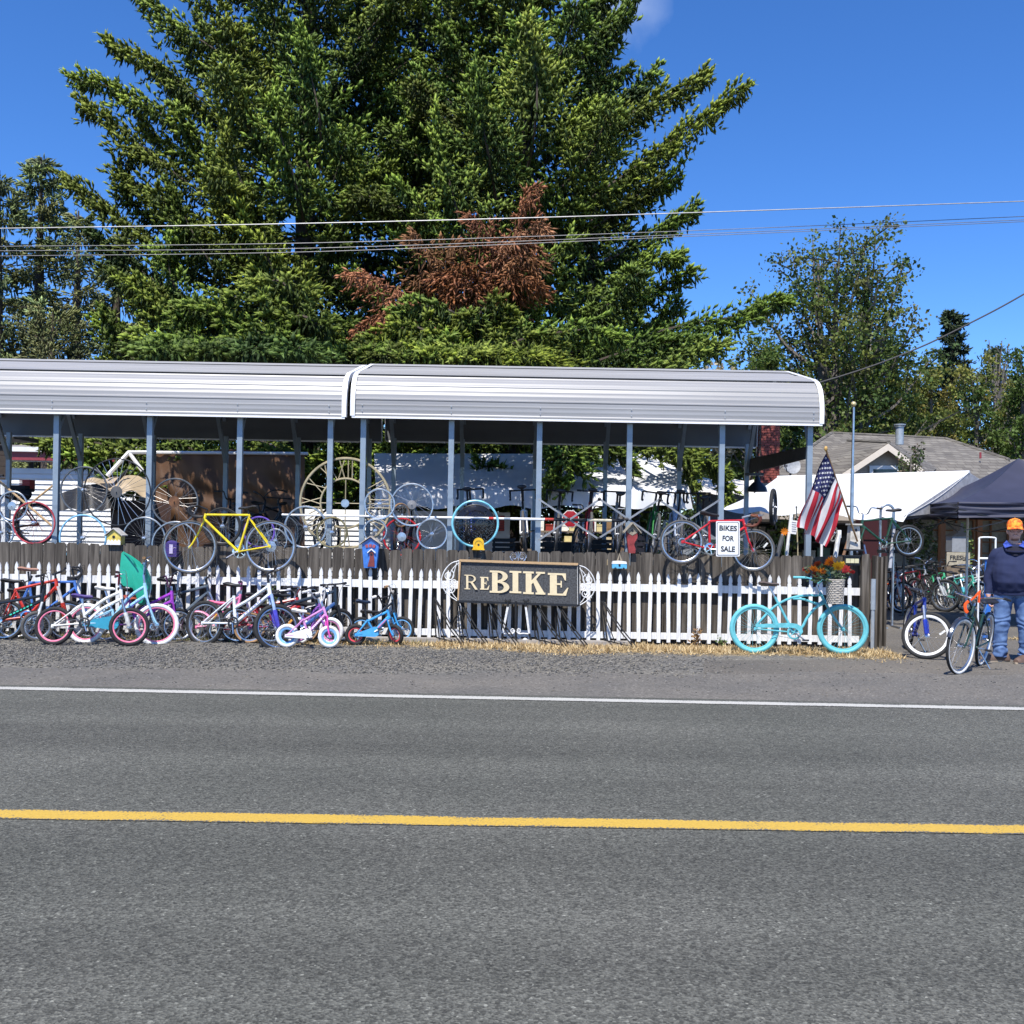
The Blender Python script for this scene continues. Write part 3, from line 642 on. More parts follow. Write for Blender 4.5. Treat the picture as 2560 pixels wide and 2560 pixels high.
    if guard:
        m = MB(); gp = []
        a0 = Rh + Vector((0, -.062, 0)); b0 = BB + Vector((0, -.062, 0)); r0, r1 = rr * .12, cr + .022
        for k in range(13): a = math.pi / 2 - math.pi * k / 12; gp.append(b0 + V3(math.cos(a) * r1, math.sin(a) * r1))
        for k in range(9): a = -math.pi / 2 - math.pi * k / 8; gp.append(a0 + V3(math.cos(a) * r0, math.sin(a) * r0))
        if 'GP' in g: gp = [q + Vector((0, -.062, 0)) for q in g['GP']]
        elif guard == 'top':
            gp = [b0 + V3(math.cos(math.pi / 2 - 2.2 * k / 10) * r1, math.sin(math.pi / 2 - 2.2 * k / 10) * r1) for k in range(11)]
            gp = gp + [b0 + V3(math.cos(-.63 + 1.9 * k / 8) * (r1 - .03), math.sin(-.63 + 1.9 * k / 8) * (r1 - .03)) for k in range(8)] + [a0 + V3(0, .005), a0 + V3(-.02, .05)]
        m.prism(gp, (0, .008, 0)); m.build('chain_guard', fm if guard == 'top' else plastic(guard), t, smooth=False)
    if fender:
        fmat = paint(fender) if isinstance(fender, str) else fender
        for nm, c, r, T, a0, a1 in (('front_fender', F, rf, S, .35, 2.75), ('rear_fender', Rh, rr, None, .75, 3.35)):
            m = MB(); Xf = (T if T is not None else Matrix.Identity(4)) @ Matrix.Translation(c); q = r + .018; h = tw * .62
            m.rev([(q - .018, -h), (q - .004, -h * .8), (q + .004, 0), (q - .004, h * .8), (q - .018, h), (q - .014, h * .8), (q, 0), (q - .014, -h * .8)], Xf, 22, a0=a0, a1=a1, closed_prof=True); m.build(nm, fmat, t)
    if stand:
        m = MB(); m.tube([BB + V3(-.06, -.03, .04), BB + Vector((-.16, .19, -(BB.z - .012)))], .009, 6); m.tube([BB + Vector((-.16, .19, -(BB.z - .012))), BB + Vector((-.11, .24, -(BB.z - .008)))], .009, 6); m.build('kickstand', CHR, t)
    if training:
        for s in (-1, 1):
            m = MB(); c = Vector((Rh.x - .03, s * .16, .06)); m.rev([(.055, -.012), (.06, 0), (.055, .012), (0, .015)], Matrix.Translation(c), 14); m.tube([Rh + Vector((0, s * .06, 0)), Vector((Rh.x - .02, s * .12, Rh.z - .02)), c], .007, 5); m.build('training_wheel', plastic('#d9d9d6'), t)
    if rackm:
        m = MB(); z = rr * 2 + .05
        for y in (-.05, .05): m.tube(bez([V3(Rh.x - .2, z, y), V3(ST.x - .05, z, y), V3(ST.x, ST.z - .05, y * .5)], 3), .006, 5); m.tube([V3(Rh.x - .12, z, y), Rh + Vector((0, y, 0))], .005, 5)
        for k in range(3): m.tube([V3(Rh.x - .2 + k * .1, z, -.05), V3(Rh.x - .2 + k * .1, z, .05)], .005, 5)
        m.build('rack', rackm, t)
    return t
def gen_g(rr, rf=None, wb=None, seat=None, bbd=.06, head=.12, ha=71, stem=.07, drop=0.0, st=.4):
    """stock proportions for a bicycle with wheel radii rr, rf"""
    rf = rf or rr; k = rr / .33; wb = wb or .68 + 1.15 * (rr - .13); a = R_(ha); A = V3(-math.cos(a), math.sin(a)); n = V3(math.sin(a), math.cos(a))
    R0, F = V3(0, rr), V3(wb, rf); BB = V3(wb * .41, rr - bbd * k + (.03 if rr < .25 else 0)); HB = F - n * .04 * k + A * (rf + .055 * k); HT = HB + A * head * k
    s = V3(-math.cos(R_(72)), math.sin(R_(72))); ST = BB + s * st * k * 1.1; SAD = ST + s * (seat or .12) * k; BAR = HT + A * stem * k + n * .06 * k
    return dict(R=R0, F=F, BB=BB, ST=ST, HT=HT, HB=HB, SAD=SAD, BAR=BAR, rr=rr, rf=rf)
def frameM(Rw, Xd, lean):
    """matrix for local axes: x along Xd, up leaned away from the camera by lean, origin at ground under rear hub when rr subtracted later"""
    Xd = Xd.normalized(); U = Vector((0, math.sin(lean), math.cos(lean))); U = (U - Xd * U.dot(Xd)).normalized(); Yd = U.cross(Xd)
    M = Matrix.Identity(4)
    for i in range(3): M[i][0], M[i][1], M[i][2] = Xd[i], Yd[i], U[i]
    M.translation = Rw; return M
def zbike(label, z, R, F, Y, d, lean=6, **kw):
    """bicycle whose hubs and frame joints are read off the photo: z=(x0,y0,scale) of the crop, Y hub distances, d wheel diameters"""
    zx, zy, zs = z; keys = ('BB', 'ST', 'HT', 'HB', 'SAD', 'BAR'); px = lambda q: Vector((zx + q[0] / zs, zy + q[1] / zs))
    pts = {k: kw.pop(k) for k in keys if k in kw}; curves = {k: kw.pop(k) for k in ('TT', 'T2', 'DT', 'GP') if k in kw}
    YR, YFr = Y if isinstance(Y, tuple) else (Y, Y); dR, dF = d if isinstance(d, tuple) else (d, d)
    a, b = px(R), px(F); Rw, Fw = P(a.x, a.y, YR), P(b.x, b.y, YFr); wb = (Fw - Rw).length; dv = b - a; s = wb / dv.length
    ex = dv.normalized(); ez = Vector((ex.y, -ex.x)) if ex.x > 0 else Vector((-ex.y, ex.x)); rr, rf = dR / 2 / zs * s, dF / 2 / zs * s
    if kw.pop('ground', False):
        pass
    def L(q): q = px(q) - a; return V3(q.dot(ex) * s, q.dot(ez) * s + rr)
    g = gen_g(rr, rf, wb, **kw.pop('gen', {})); g['F'] = V3(wb, rr)
    if not pts: g = gen_g(rr, rf, wb); g['F'] = V3(wb, rr)
    for k in pts: g[k] = L(pts[k])
    for k in curves: g[k] = [L(q) for q in curves[k]]
    M = frameM(Rw, Fw - Rw, R_(lean)); M = M @ Matrix.Translation((0, 0, -rr))
    t = bike(label, M, g, **kw); t['rr'] = rr; return t
def loose_wheel(label, px, py, d, Y, rim=ALU, spoke=SPK, n=28, hub=None, rimw=.02, disc=0.0, tyre=None, tw=.03, yaw=0, spr=.0018, reflector=False, group='bicycle wheels decorating the fence', cross=True, tilt=0):
    c = P(px, py, Y); R = d / 2 * Y / 2560; t = thing('wheel_ornament', label, 'bicycle wheel', Matrix.Translation(c) @ Matrix.Rotation(R_(yaw), 4, 'Z') @ Matrix.Rotation(R_(tilt), 4, 'X') @ Matrix.Rotation(random.uniform(0, 6), 4, 'Y'), group)
    wheel(t, Vector((0, 0, 0)), R, tw, tyre or RUB, rim, spoke=spoke, n=n, rimw=rimw, hubm=hub, disc=disc, top=True, tyre_on=tyre is not None, spr=spr, reflector=reflector, cross=cross); return t
# ------------------------------------------------------------------ bicycles read off the photo
Z1, Z2, Z3 = (0, 1120, 3.578), (360, 1120, 3.578), (700, 1120, 3.578)
Z4, Z5, Z6, Z7, Z8 = (1060, 1120, 3.578), (1400, 1120, 3.578), (1760, 1120, 3.578), (2100, 1160, 3.578), (0, 1360, 4.2)
ZA, ZB, ZC = (360, 1360, 4.2), (620, 1440, 4.39), (2150, 1260, 6.44)
PINK, PURP, LBLUE = '#f2849e', '#9a3fb5', '#8fc3e0'
pr = lambda c: paint(c)
WTY = mat('white tyre', (.72, .72, .70), rough=.7, nz=.12, scale=40); TAN = mat('tan wall', (.33, .19, .09), rough=.7)
KG = 'kids and mountain bicycles leaning along the picket fence'
def gy(z, q, d):  # distance at which a wheel of that size stands on the ground
    return G(z[0] + q[0] / z[2], z[1] + (q[1] + d / 2) / z[2]).y
def zb(label, z, R, F, d, dy=0.0, **kw):
    dR, dF = d if isinstance(d, tuple) else (d, d)
    return zbike(label, z, R, F, (gy(z, R, dR) + dy, gy(z, F, dF) + dy), d, group=KG, **kw)
zb('white girls bicycle with pink rims and a purple saddle in front on the left', Z8, (570, 860), (1355, 870), 410, BB=(900, 830), ST=(850, 620), HT=(1250, 470), HB=(1265, 590), SAD=(850, 545), BAR=(1225, 420), style='swoop', frame='#e6e3da', tyre=RUB, rim=pr(PINK), saddle='#4a3a78', bars='bmx', rise=.13, barw=.26, bar=paint('#7a1f33'), grip='#2a1418', tr=.018, tw=.05, knob=.004, lean=7, ring=BLK, steer=.35, spoke=SPKD, crank_a=-1.2, susp=True, fork='#dfdcd4', decal='#9fb8c8')
zb('light blue girls bicycle with white tyres carrying the green child seat', Z8, (905, 835), (1640, 845), (410, 430), dy=.12, BB=(1200, 830), ST=(1170, 690), HT=(1500, 430), HB=(1525, 570), SAD=(1090, 480), BAR=(1490, 330), style='swoop', frame='#9ccbe6', tyre=WTY, rim=pr(PINK), saddle='#e4ded2', bars='bmx', rise=.16, bar=paint('#54708e'), grip='#a3793f', tr=.019, tw=.052, knob=.005, lean=7, steer=.5, decal='#5d5fa8', guard='#2f8fae')
zb('black kids bicycle with teal lettering on its frame at the left photo edge', Z8, (-330, 865), (390, 865), 345, dy=.2, BB=(-20, 800), ST=(-130, 600), HT=(435, 500), HB=(425, 590), SAD=(-110, 480), BAR=(420, 400), style='bmx', frame='#16171a', fork='#d8d8d4', tyre=RUBG, rim=ALU, bars='bmx', rise=.12, bar=BLK, tr=.02, tw=.05, lean=7, steer=.4, decal='#35c9a8', knob=.003)
zb('red mountain bicycle with a black saddle behind the black kids bicycle', Z8, (40, 800), (700, 805), 455, dy=.35, BB=(290, 760), ST=(140, 470), HT=(565, 350), HB=(582, 450), SAD=(100, 375), BAR=(620, 265), style='diamond', frame='#c03524', tyre=RUB, rim=ALU, bars='flat', bar=BLK, tr=.02, tw=.05, lean=6, steer=.6, fork='#c2351f', susp=True, fork2='#d9d2cb', low=True)
zb('blue bicycle with a tan saddle standing closest to the pickets on the left', Z8, (160, 780), (950, 775), 480, dy=.5, BB=(360, 790), ST=(290, 380), HT=(765, 355), HB=(785, 450), SAD=(275, 232), BAR=(735, 215), style='diamond', frame='#4a78c4', tyre=RUB, rim=ALU, saddle='#a07866', bars='drop', bar=BLK, tr=.017, tw=.035, lean=5, steer=.2, fork='#3d6ab8')
zb('purple bicycle half hidden behind the light blue one, black handlebar raised', Z8, (1110, 850), (1870, 855), 375, dy=.38, BB=(1440, 840), ST=(1340, 560), HT=(1790, 480), HB=(1800, 610), SAD=(1330, 470), BAR=(1760, 430), style='swoop', frame='#9c3bb8', tyre=RUB, rim=ALU, bars='bmx', rise=.14, bar=paint('#3a1236'), tr=.019, lean=6, steer=.5, fork='#8f2fa6', tw=.045)
zb('dark grey mountain bicycle with its front end against the pickets', ZA, (90, 800), (800, 800), 440, dy=.5, BB=(330, 800), ST=(245, 540), HT=(650, 415), HB=(668, 510), SAD=(228, 365), BAR=(660, 330), style='diamond', frame='#59636b', tyre=RUB, rim=ALU, bars='flat', bar=BLK, tr=.021, tw=.05, lean=5, steer=.3, susp=True, fork='#454e57', knob=.004)
zb('white mountain bicycle with a blue and purple fork in the front row', ZA, (640, 830), (1395, 875), (405, 415), BB=(965, 835), ST=(940, 590), HT=(1300, 490), HB=(1320, 600), SAD=(930, 495), BAR=(1325, 375), style='step', frame='#e3e7e6', tyre=RUB, rim=ALU, bars='flat', bar=BLK, tr=.021, tw=.053, knob=.005, lean=6, steer=.9, susp=True, fork='#4a45b0', fork2='#9fb6d8', ring=BLK, crank_a=-1.35, decal='#8d8fc4', reflector=True)
zb('red mountain bicycle with black handlebar end on, behind the white one', ZA, (985, 850), (1690, 850), 410, dy=.3, BB=(1255, 860), ST=(1165, 665), HT=(1600, 555), HB=(1612, 655), SAD=(1160, 530), BAR=(1612, 470), style='diamond', frame='#b5121c', tyre=RUB, rim=ALU, bars='flat', bar=BLK, tr=.022, tw=.05, lean=6, steer=1.1, susp=True, fork='#a3121a', low=True)
zb('pink kids bicycle with a pink saddle showing between two grey wheels', ZA, (560, 870), (1120, 880), 310, dy=.35, BB=(800, 850), ST=(770, 690), HT=(1005, 530), HB=(985, 650), SAD=(760, 620), BAR=(1010, 480), style='swoop', frame='#e77fa8', tyre=RUB, rim=ALU, saddle='#ee6f93', bars='bmx', bar=paint('#a64a9c'), tr=.018, lean=6, steer=.3, low=True, decal='#ffffff', fender='#e98fb2')
zb('magenta bicycle with tan sidewalls wedged behind the small pink bicycle', ZA, (1110, 880), (1690, 875), 345, dy=.22, BB=(1380, 860), ST=(1290, 690), HT=(1585, 600), HB=(1605, 690), SAD=(1270, 640), BAR=(1580, 540), style='swoop', frame='#93306f', tyre=RUB, ww=TAN, rim=ALU, bars='cruiser', bar=ALU, tr=.017, lean=6, steer=.3, low=True)
zb('lilac kids bicycle with white grips and pink rimmed white tyres', ZB, (545, 602), (925, 602), 305, dy=.18, BB=(690, 620), ST=(590, 430), HT=(775, 300), HB=(800, 420), SAD=(600, 305), BAR=(740, 240), style='swoop', frame='#8d55a8', tyre=WTY, rim=pr('#e58fc0'), bars='bmx', rise=.1, bar=pr('#e9e7e2'), grip='#e9e7e2', tr=.017, lean=6, steer=-.5, tw=.05)
zb('tiny pink bicycle with fat white tyres and pale blue rims', ZB, (430, 655), (890, 668), (255, 245), dy=-.05, BB=(655, 632), ST=(600, 470), HT=(820, 340), HB=(855, 440), SAD=(560, 385), BAR=(815, 270), style='bmx', frame='#cf8fc4', rimw=.032, tyre=WTY, rim=pr('#7fb4e2'), saddle='#eae4d6', bars='bmx', rise=.12, barw=.2, bar=pr('#e8e4e0'), grip='#f2f2ee', tr=.015, tw=.048, lean=5, steer=.45, guard='#e9e6e0', fork='#e44fae', seatl=.2, seatw=.065, nsp=20, spoke=SPKD, knob=.003, decal='#f4f4f4', ring=WHT, crank_a=-.9)
zb('black mountain bicycle with a thick fork behind the tiny pink bicycle', ZB, (250, 560), (1019, 548), 392, dy=.12, BB=(560, 590), ST=(360, 330), HT=(945, 130), HB=(958, 330), SAD=(345, 210), BAR=(945, 80), style='diamond', frame='#1c2733', accent='#2b4f86', tyre=RUB, rim=ALU, bars='flat', bar=BLK, tr=.024, tw=.055, lean=5, steer=.5, susp=True, fork='#17181b', fork2=BLK, knob=.005)
zb('small blue bicycle with red rims and its front wheel turned', ZB, (1180, 645), (1625, 640), 232, BB=(1380, 612), ST=(1300, 480), HT=(1525, 370), HB=(1550, 460), SAD=(1258, 285), BAR=(1500, 310), style='bmx', frame='#3f9bd6', tyre=RUB, rim=pr('#d9484e'), saddle='#1d2c42', bars='bmx', rise=.13, barw=.2, bar=BLK, grip='#efe9e0', tr=.017, tw=.05, lean=5, steer=-.95, guard='#4aa0d8', fork='#3a97d6', seatl=.2, seatw=.065, nsp=20, spoke=SPKD, ring='#d04a4a', decal='#e86a86', knob=.003)
zb('dark kids bicycle with blue rims behind the small blue bicycle', ZB, (1240, 590), (1690, 585), 285, dy=.25, BB=(1440, 590), ST=(1360, 440), HT=(1580, 260), HB=(1605, 400), SAD=(1335, 395), BAR=(1575, 190), style='bmx', frame='#20242b', tyre=RUB, rim=pr('#79b7e6'), bars='bmx', rise=.1, barw=.24, bar=ALU, grip='#b08a5e', tr=.017, tw=.045, lean=5, steer=-.4, fork='#3f9bd6', nsp=20)
TQ = '#62b4bc'; TQR = mat('turquoise painted rubber', lin('#62b4bc'), rough=.6, nz=.08, scale=30); pr(TQ)
zbike('turquoise painted cruiser bicycle with a flower filled basket in front of the pickets', Z6, (450, 1615), (1240, 1620), (13.55, 13.5), (445, 452), lean=4, BB=(800, 1650), ST=(640, 1330), HT=(1045, 1290), HB=(1092, 1385), SAD=(588, 1212), BAR=(1033, 1210), TT=[(1052, 1315), (900, 1318), (760, 1348), (625, 1425), (520, 1530), (450, 1612)], T2=[(1080, 1360), (1020, 1392), (900, 1352), (800, 1345)], DT=[(1090, 1380), (1000, 1430), (925, 1520), (880, 1600), (805, 1650)], GP=[(455, 1575), (750, 1562), (825, 1572), (868, 1598), (876, 1645), (856, 1672), (838, 1640), (812, 1614), (770, 1606), (455, 1606)], style='cruiser', frame=TQ, tyre=TQR, rim=TQR, spoke=mat('turquoise spoke', lin('#7fc4cc'), rough=.5), bars='cruiser', rise=.12, barw=.33, bar=pr(TQ), grip=TQR, saddle=mat('faded brown vinyl', (.10, .075, .065), rough=.7), tr=.017, tw=.058, steer=-.12, barpts=[[(-.02, .08, .03), (-.12, .2, .07), (-.29, .26, .075)], [(.05, -.08, .05), (.11, -.19, .09), (.085, -.24, .21)]], guard='top', ring=TQ, hub=pr(TQ), knob=.003, seatw=.1, cable=False, crank_a=-.65, nsp=34)
zbike('yellow road bicycle hung high on the board fence facing left', Z2, (1130, 880), (412, 886), 14.14, (468, 478), lean=2, BB=(845, 928), ST=(945, 600), HT=(552, 588), HB=(535, 650), SAD=(928, 535), BAR=(492, 520), style='diamond', frame='#e8cf1e', tyre=RUBG, rim=ALU, bars='drop', bar=BLK, grip=BLKP, tr=.0165, tw=.03, steer=.25, disc=.05, crank_a=2.6, nsp=34, decal='#3a3420')
zbike('red road bicycle hung on the board fence behind the bikes for sale sign', Z5, (1090, 840), (1728, 915), 14.2, (398, 385), lean=2, BB=(1340, 905), ST=(1335, 655), HT=(1636, 635), HB=(1662, 725), SAD=(1340, 592), BAR=(1715, 600), style='diamond', frame='#bd1a25', tyre=RUBG, rim=ALU, bars='drop', bar=mat('brown tape', (.22, .07, .03), rough=.7), grip='#5a2a18', tr=.0165, tw=.032, steer=-.3, disc=.03, crank_a=.05, nsp=32, reflector=mat('clear reflector', (.7, .7, .66), rough=.2))
# ---- bicycles on the driveway
def frameS(o, Xd, lean):
    Xd = Vector((Xd[0], Xd[1], 0)).normalized(); side = Vector((-Xd.y, Xd.x, 0)); U = (Vector((0, 0, 1)) * math.cos(lean) + side * math.sin(lean)); Yd = U.cross(Xd); M = Matrix.Identity(4)
    for i in range(3): M[i][0], M[i][1], M[i][2] = Xd[i], Yd[i], U[i]
    M.translation = Vector(o); return M
def gbike(label, rear, Xd, rr=.33, lean=0, z=0.0, gen=None, **kw):
    g = gen_g(rr, **(gen or {})); return bike(label, frameS((rear[0], rear[1], z), Xd, R_(lean)), g, **kw)
WW = mat('white wall', (.75, .74, .70), rough=.5)
gbike('blue bicycle with broad white rims, front wheel turned sideways on the driveway', (5.52, 14.25), (-.20, -1.05), rr=.315, lean=4, gen=dict(wb=1.06, seat=.2, stem=.12, head=.14), style='diamond', frame='#1c2f8a', tyre=RUB, rim=WW, rimf=WW, bars='flat', bar=BLK, tw=.05, tr=.019, steer=1.18, susp=True, fork='#1b2f9a', fork2=ALU, stand=True, spoke=SPK, nsp=24, disc=.0, knob=.003, rimw=.036, reflector=mat('clear reflector', (.7, .7, .66), rough=.2))
gbike('old dark green bicycle with chrome fenders and whitewall tyre beside the man', (5.79, 12.62), (-.68, -.88), rr=.328, lean=9, gen=dict(wb=1.07, seat=.14, stem=.06, head=.13, ha=68), style='step', frame='#12352c', tyre=RUB, ww=WW, rim=ALU, bars='cruiser', rise=.05, barw=.3, bar=CHR, saddle=mat('black vinyl', (.02, .02, .022), rough=.4), seatw=.125, seatl=.27, fender=mat('dark fender', (.05, .06, .085), rough=.18, metal=.5, nz=.1), tw=.042, tr=.016, steer=-.22, stand=True, crank_a=.15, cable=False, nsp=30)
DG = 'bicycles crowded on the driveway in front of the canopies'
dr = [
 ('maroon bicycle with a black fork at the left end of the driveway crowd', (P(2258, 1520, 22.6).x, 22.6), (-.55, -.85), .33, dict(frame='#5c0f1c', accent='#a8adb5', bars='flat', bar=BLK, susp=True, fork='#15161a', tw=.055, knob=.004, decal='#3f63b0')),
 ('black fat tyred mountain bicycle facing the road in the driveway crowd', (P(2292, 1530, 22.5).x, 22.5), (.28, -1), .345, dict(frame='#1d1f22', bars='riser', bar=BLK, susp=True, fork='#b8bcc0', tw=.06, knob=.006, steer=.45)),
 ('teal bicycle with a white top tube in the middle of the driveway crowd', (P(2347, 1530, 22.6).x, 22.6), (.22, -1), .33, dict(frame='#e6e9e6', accent='#4fb9c9', bars='flat', bar=BLK, susp=True, fork='#57bcd2', tw=.048, steer=.25)),
 ('silver bicycle with chrome bars right of the teal one in the driveway crowd', (P(2395, 1528, 22.9).x, 22.9), (.12, -1), .33, dict(frame='#b9bfc6', bars='cruiser', bar=CHR, rise=.08, tw=.04, steer=-.2)),
 ('black roadster bicycle with a headlight deep in the driveway crowd', (P(2428, 1500, 24.2).x, 24.2), (-.1, -1), .34, dict(frame='#111214', bars='cruiser', bar=CHR, rise=.12, tw=.05, fender='#111214', steer=.2)),
 ('green framed mountain bicycle half hidden in the driveway crowd', (P(2315, 1500, 24.0).x, 24.0), (.1, -1), .33, dict(frame='#37a06c', bars='riser', bar=BLK, tw=.05, accent='#3d9fb5', steer=-.3)),
 ('orange and blue kids bicycle beside the end of the fence', (P(2188, 1500, 22.2).x, 22.2), (.3, -.9), .27, dict(frame='#e8672a', accent='#2446a8', style='bmx', bars='bmx', bar=ALU, tw=.05, fender='#e8672a')),
 ('dark bicycle with a black saddle near the blue hand truck', (P(2462, 1500, 23.8).x, 23.8), (-.35, -1), .33, dict(frame='#20242c', bars='flat', bar=BLK, tw=.045)),
 ('small black bicycle with grey tyres in the second row of the crowd', (P(2375, 1480, 25.2).x, 25.2), (.2, -1), .3, dict(frame='#2b2b2e', tyre=RUBG, bars='riser', bar=BLK, tw=.05, steer=.5)),
 ('maroon mountain bicycle in the second row behind the maroon and black ones', (P(2240, 1480, 24.8).x, 24.8), (.5, -1), .33, dict(frame='#7a1d2a', bars='flat', bar=BLK, tw=.05, steer=-.4)),
 ('navy mountain bicycle leaning in front row left of the black fat tyred one', (P(2225, 1525, 21.9).x, 21.9), (-.1, -1), .33, dict(frame='#1d2c5a', bars='riser', bar=BLK, susp=True, fork='#c9c9c6', tw=.05, steer=.7)),
 ('mint green bicycle with silver fenders right of centre in the crowd', (P(2368, 1525, 22.0).x, 22.0), (.4, -1), .33, dict(frame='#4fae9a', bars='cruiser', bar=CHR, rise=.1, tw=.045, fender='#b9bdc0')),
 ('white road bicycle with dropped bars in the crowd near the hand truck', (P(2412, 1520, 22.2).x, 22.2), (.25, -1), .335, dict(frame='#dcdcd8', bars='drop', bar=BLK, tw=.03, tyre=RUBG)),
 ('black bicycle with a raised saddle in the third row of the crowd', (P(2330, 1470, 25.6).x, 25.6), (-.2, -1), .33, dict(frame='#1b1b1e', bars='riser', bar=BLK, tw=.05)),
 ('grey bicycle with chrome handlebar in the third row of the crowd', (P(2270, 1470, 25.8).x, 25.8), (.2, -1), .33, dict(frame='#8f959b', bars='cruiser', bar=CHR, rise=.14, tw=.045)),
 ('blue bicycle in the third row of the crowd by the cedar post', (P(2420, 1470, 25.9).x, 25.9), (.1, -1), .33, dict(frame='#2a5ca8', bars='flat', bar=BLK, tw=.045)),
]
for lb, r, xd, q, kw in dr:
    k = dict(style='diamond', low=True, group=DG, tr=.02, lean=random.uniform(-5, 5)); k.update(kw); gbike(lb, r, xd, rr=q, gen=dict(seat=.14, stem=.11), **k)
zbike('dark green mountain bicycle clamped high on a silver stand by the white canopy', ZC, (780, 592), (-300, 560), (17.5, 17.4), (500, 480), lean=0, BB=(398, 640), ST=(525, 240), HT=(40, 270), HB=(30, 370), SAD=(535, 118), BAR=(70, 165), style='diamond', frame='#1f4a38', tyre=RUB, rim=ALU, bars='riser', bar=ALU, tr=.018, tw=.05, steer=1.0, disc=.03, decal='#e6e6e0', crank_a=-2.0, low=True)
# ---- second tier under the right carport: road bicycles seen from behind on a raised plank deck
RG = 'bicycles racked side by side under the right carport'
rear = [  # saddle px, bar centre px, lean, colours
 ('blue racked bicycle behind the turquoise hoop', 1179, '#1f3f9a', 'drop', 3, .0), ('white racked road bicycle left of the second carport post from the hoop', 1318, '#d9d9d6', 'drop', 4, .05), ('black racked bicycle above the red octagon sign', 1392, '#8d9094', 'drop', -4, .0),
 ('racked bicycle with pearl white and maroon seat tube', 1474, '#a82c36', 'flat', -3, .02), ('silver racked bicycle with a rear carrier', 1546, '#a7a9ab', 'drop', -2, -.03), ('green racked road bicycle with a brown saddle', 1632, '#2d7a3a', 'drop', -7, .0),
 ('pale blue racked road bicycle with black and white saddle', 1692, '#aebdd6', 'drop', -3, .02), ('dark teal racked bicycle with a red tail lamp nearest the sign', 1764, '#23413f', 'drop', 2, -.07)]
ZD = 1.2
for lb, px, c, bt, ln, sz in rear:
    x = P(px, 1230, 15.8).x
    gbike(lb, (x - .02, 15.52), (.03, 1), rr=.335, z=ZD, lean=ln, gen=dict(seat=.285 + sz, stem=.16, wb=1.0, head=.15), frame=c, tyre=RUBG, rim=ALU, bars=bt, bar=BLK, tr=.021, tw=.042, low=True, group=RG, rackm=ALU if 'carrier' in lb else None, saddle=mat('brown leather', (.09, .05, .03), rough=.5) if 'brown' in lb else BLKP, barw=.22)
LG = 'dark bicycles racked under the left carport'
for lb, px, c, xd, bt, zz, y in (
 ('black cruiser bicycle facing out of the left carport with wide bars', 722, '#14151a', (-.35, -1), 'cruiser', 1.12, 18.2), ('grey fendered bicycle beside the second post right of the yellow bicycle', 626, '#3a3c40', (.9, -.6), 'flat', 1.12, 18.0),
 ('dark blue bicycle standing behind the big clock ring', 800, '#18223a', (.5, -1), 'flat', 1.12, 18.3), ('black bicycle with tall bars beside the yellow bicycle saddle', 590, '#101114', (.1, -1), 'riser', 1.1, 18.5),
 ('black bicycle with an orange tail behind the twin silver wheels', 1003, '#1b1b1d', (.2, 1), 'flat', 1.0, 17.4), ('black loaded touring bicycle beside the red crate at the far left', 92, '#17181b', (-.75, -1), 'riser', 1.2, 15.9)):
    gbike(lb, (P(px, 1250, y).x, y), xd, rr=.33, z=zz, lean=random.uniform(-3, 3), gen=dict(seat=.16, stem=.12), frame=c, tyre=RUBG if 'grey' in lb else RUB, rim=ALU, bars=bt, bar=BLK, tr=.02, tw=.05, low=True, group=LG, fender='#4c4f54' if 'fender' in lb else None, rise=.12)
for lb, px, c, bt, y, xd in (('grey bicycle in the back row of the right carport near the octagon sign', 1440, '#4a4c50', 'riser', 17.6, (.3, 1)), ('dark red bicycle in the back row of the right carport', 1600, '#6a1820', 'flat', 17.6, (-.3, 1)), ('black bicycle in the back row behind the red boot bird house', 1560, '#1a1a1c', 'drop', 17.4, (.5, 1)), ('white bicycle in the back row behind the red road bicycle', 1730, '#c9c9c6', 'flat', 17.5, (-.5, 1))):
    gbike(lb, (P(px, 1250, y).x, y), xd, rr=.33, z=1.0, lean=random.uniform(-4, 4), gen=dict(seat=.16, stem=.12), frame=c, tyre=RUBG, rim=ALU, bars=bt, bar=BLK, tr=.018, tw=.04, low=True, group=RG)
zb('black bmx bicycle with a chunky saddle low at the far left edge', Z8, (-90, 850), (330, 850), 330, dy=.55, BB=(90, 840), ST=(40, 600), HT=(270, 500), HB=(285, 600), SAD=(170, 470), BAR=(265, 420), style='bmx', frame='#22242a', tyre=RUB, rim=ALU, bars='bmx', bar=BLK, tr=.018, tw=.05, lean=6, steer=.6, low=True)
zb('small grey bicycle with silver rims squeezed behind the purple one', Z8, (1380, 880), (1980, 880), 330, dy=.55, BB=(1620, 870), ST=(1540, 640), HT=(1880, 560), HB=(1900, 660), SAD=(1520, 560), BAR=(1870, 470), style='step', frame='#8d9399', tyre=RUBG, rim=ALU, bars='flat', bar=BLK, tr=.017, tw=.04, lean=6, steer=.3, low=True)
zb('red kids bicycle low behind the white mountain bicycle', ZA, (800, 900), (1290, 900), 290, dy=.3, BB=(1000, 890), ST=(940, 740), HT=(1190, 660), HB=(1210, 740), SAD=(920, 690), BAR=(1190, 600), style='bmx', frame='#c2202c', tyre=RUB, rim=ALU, bars='bmx', bar=ALU, tr=.016, tw=.045, lean=6, steer=.5, low=True)
zb('dark blue kids bicycle hidden behind the lilac and magenta ones', ZA, (1400, 880), (1900, 880), 330, dy=.5, BB=(1600, 870), ST=(1530, 700), HT=(1800, 620), HB=(1820, 700), SAD=(1700, 620), BAR=(1800, 560), style='bmx', frame='#26385e', tyre=RUB, rim=ALU, bars='bmx', bar=BLK, tr=.016, tw=.045, lean=6, steer=.2, low=True)
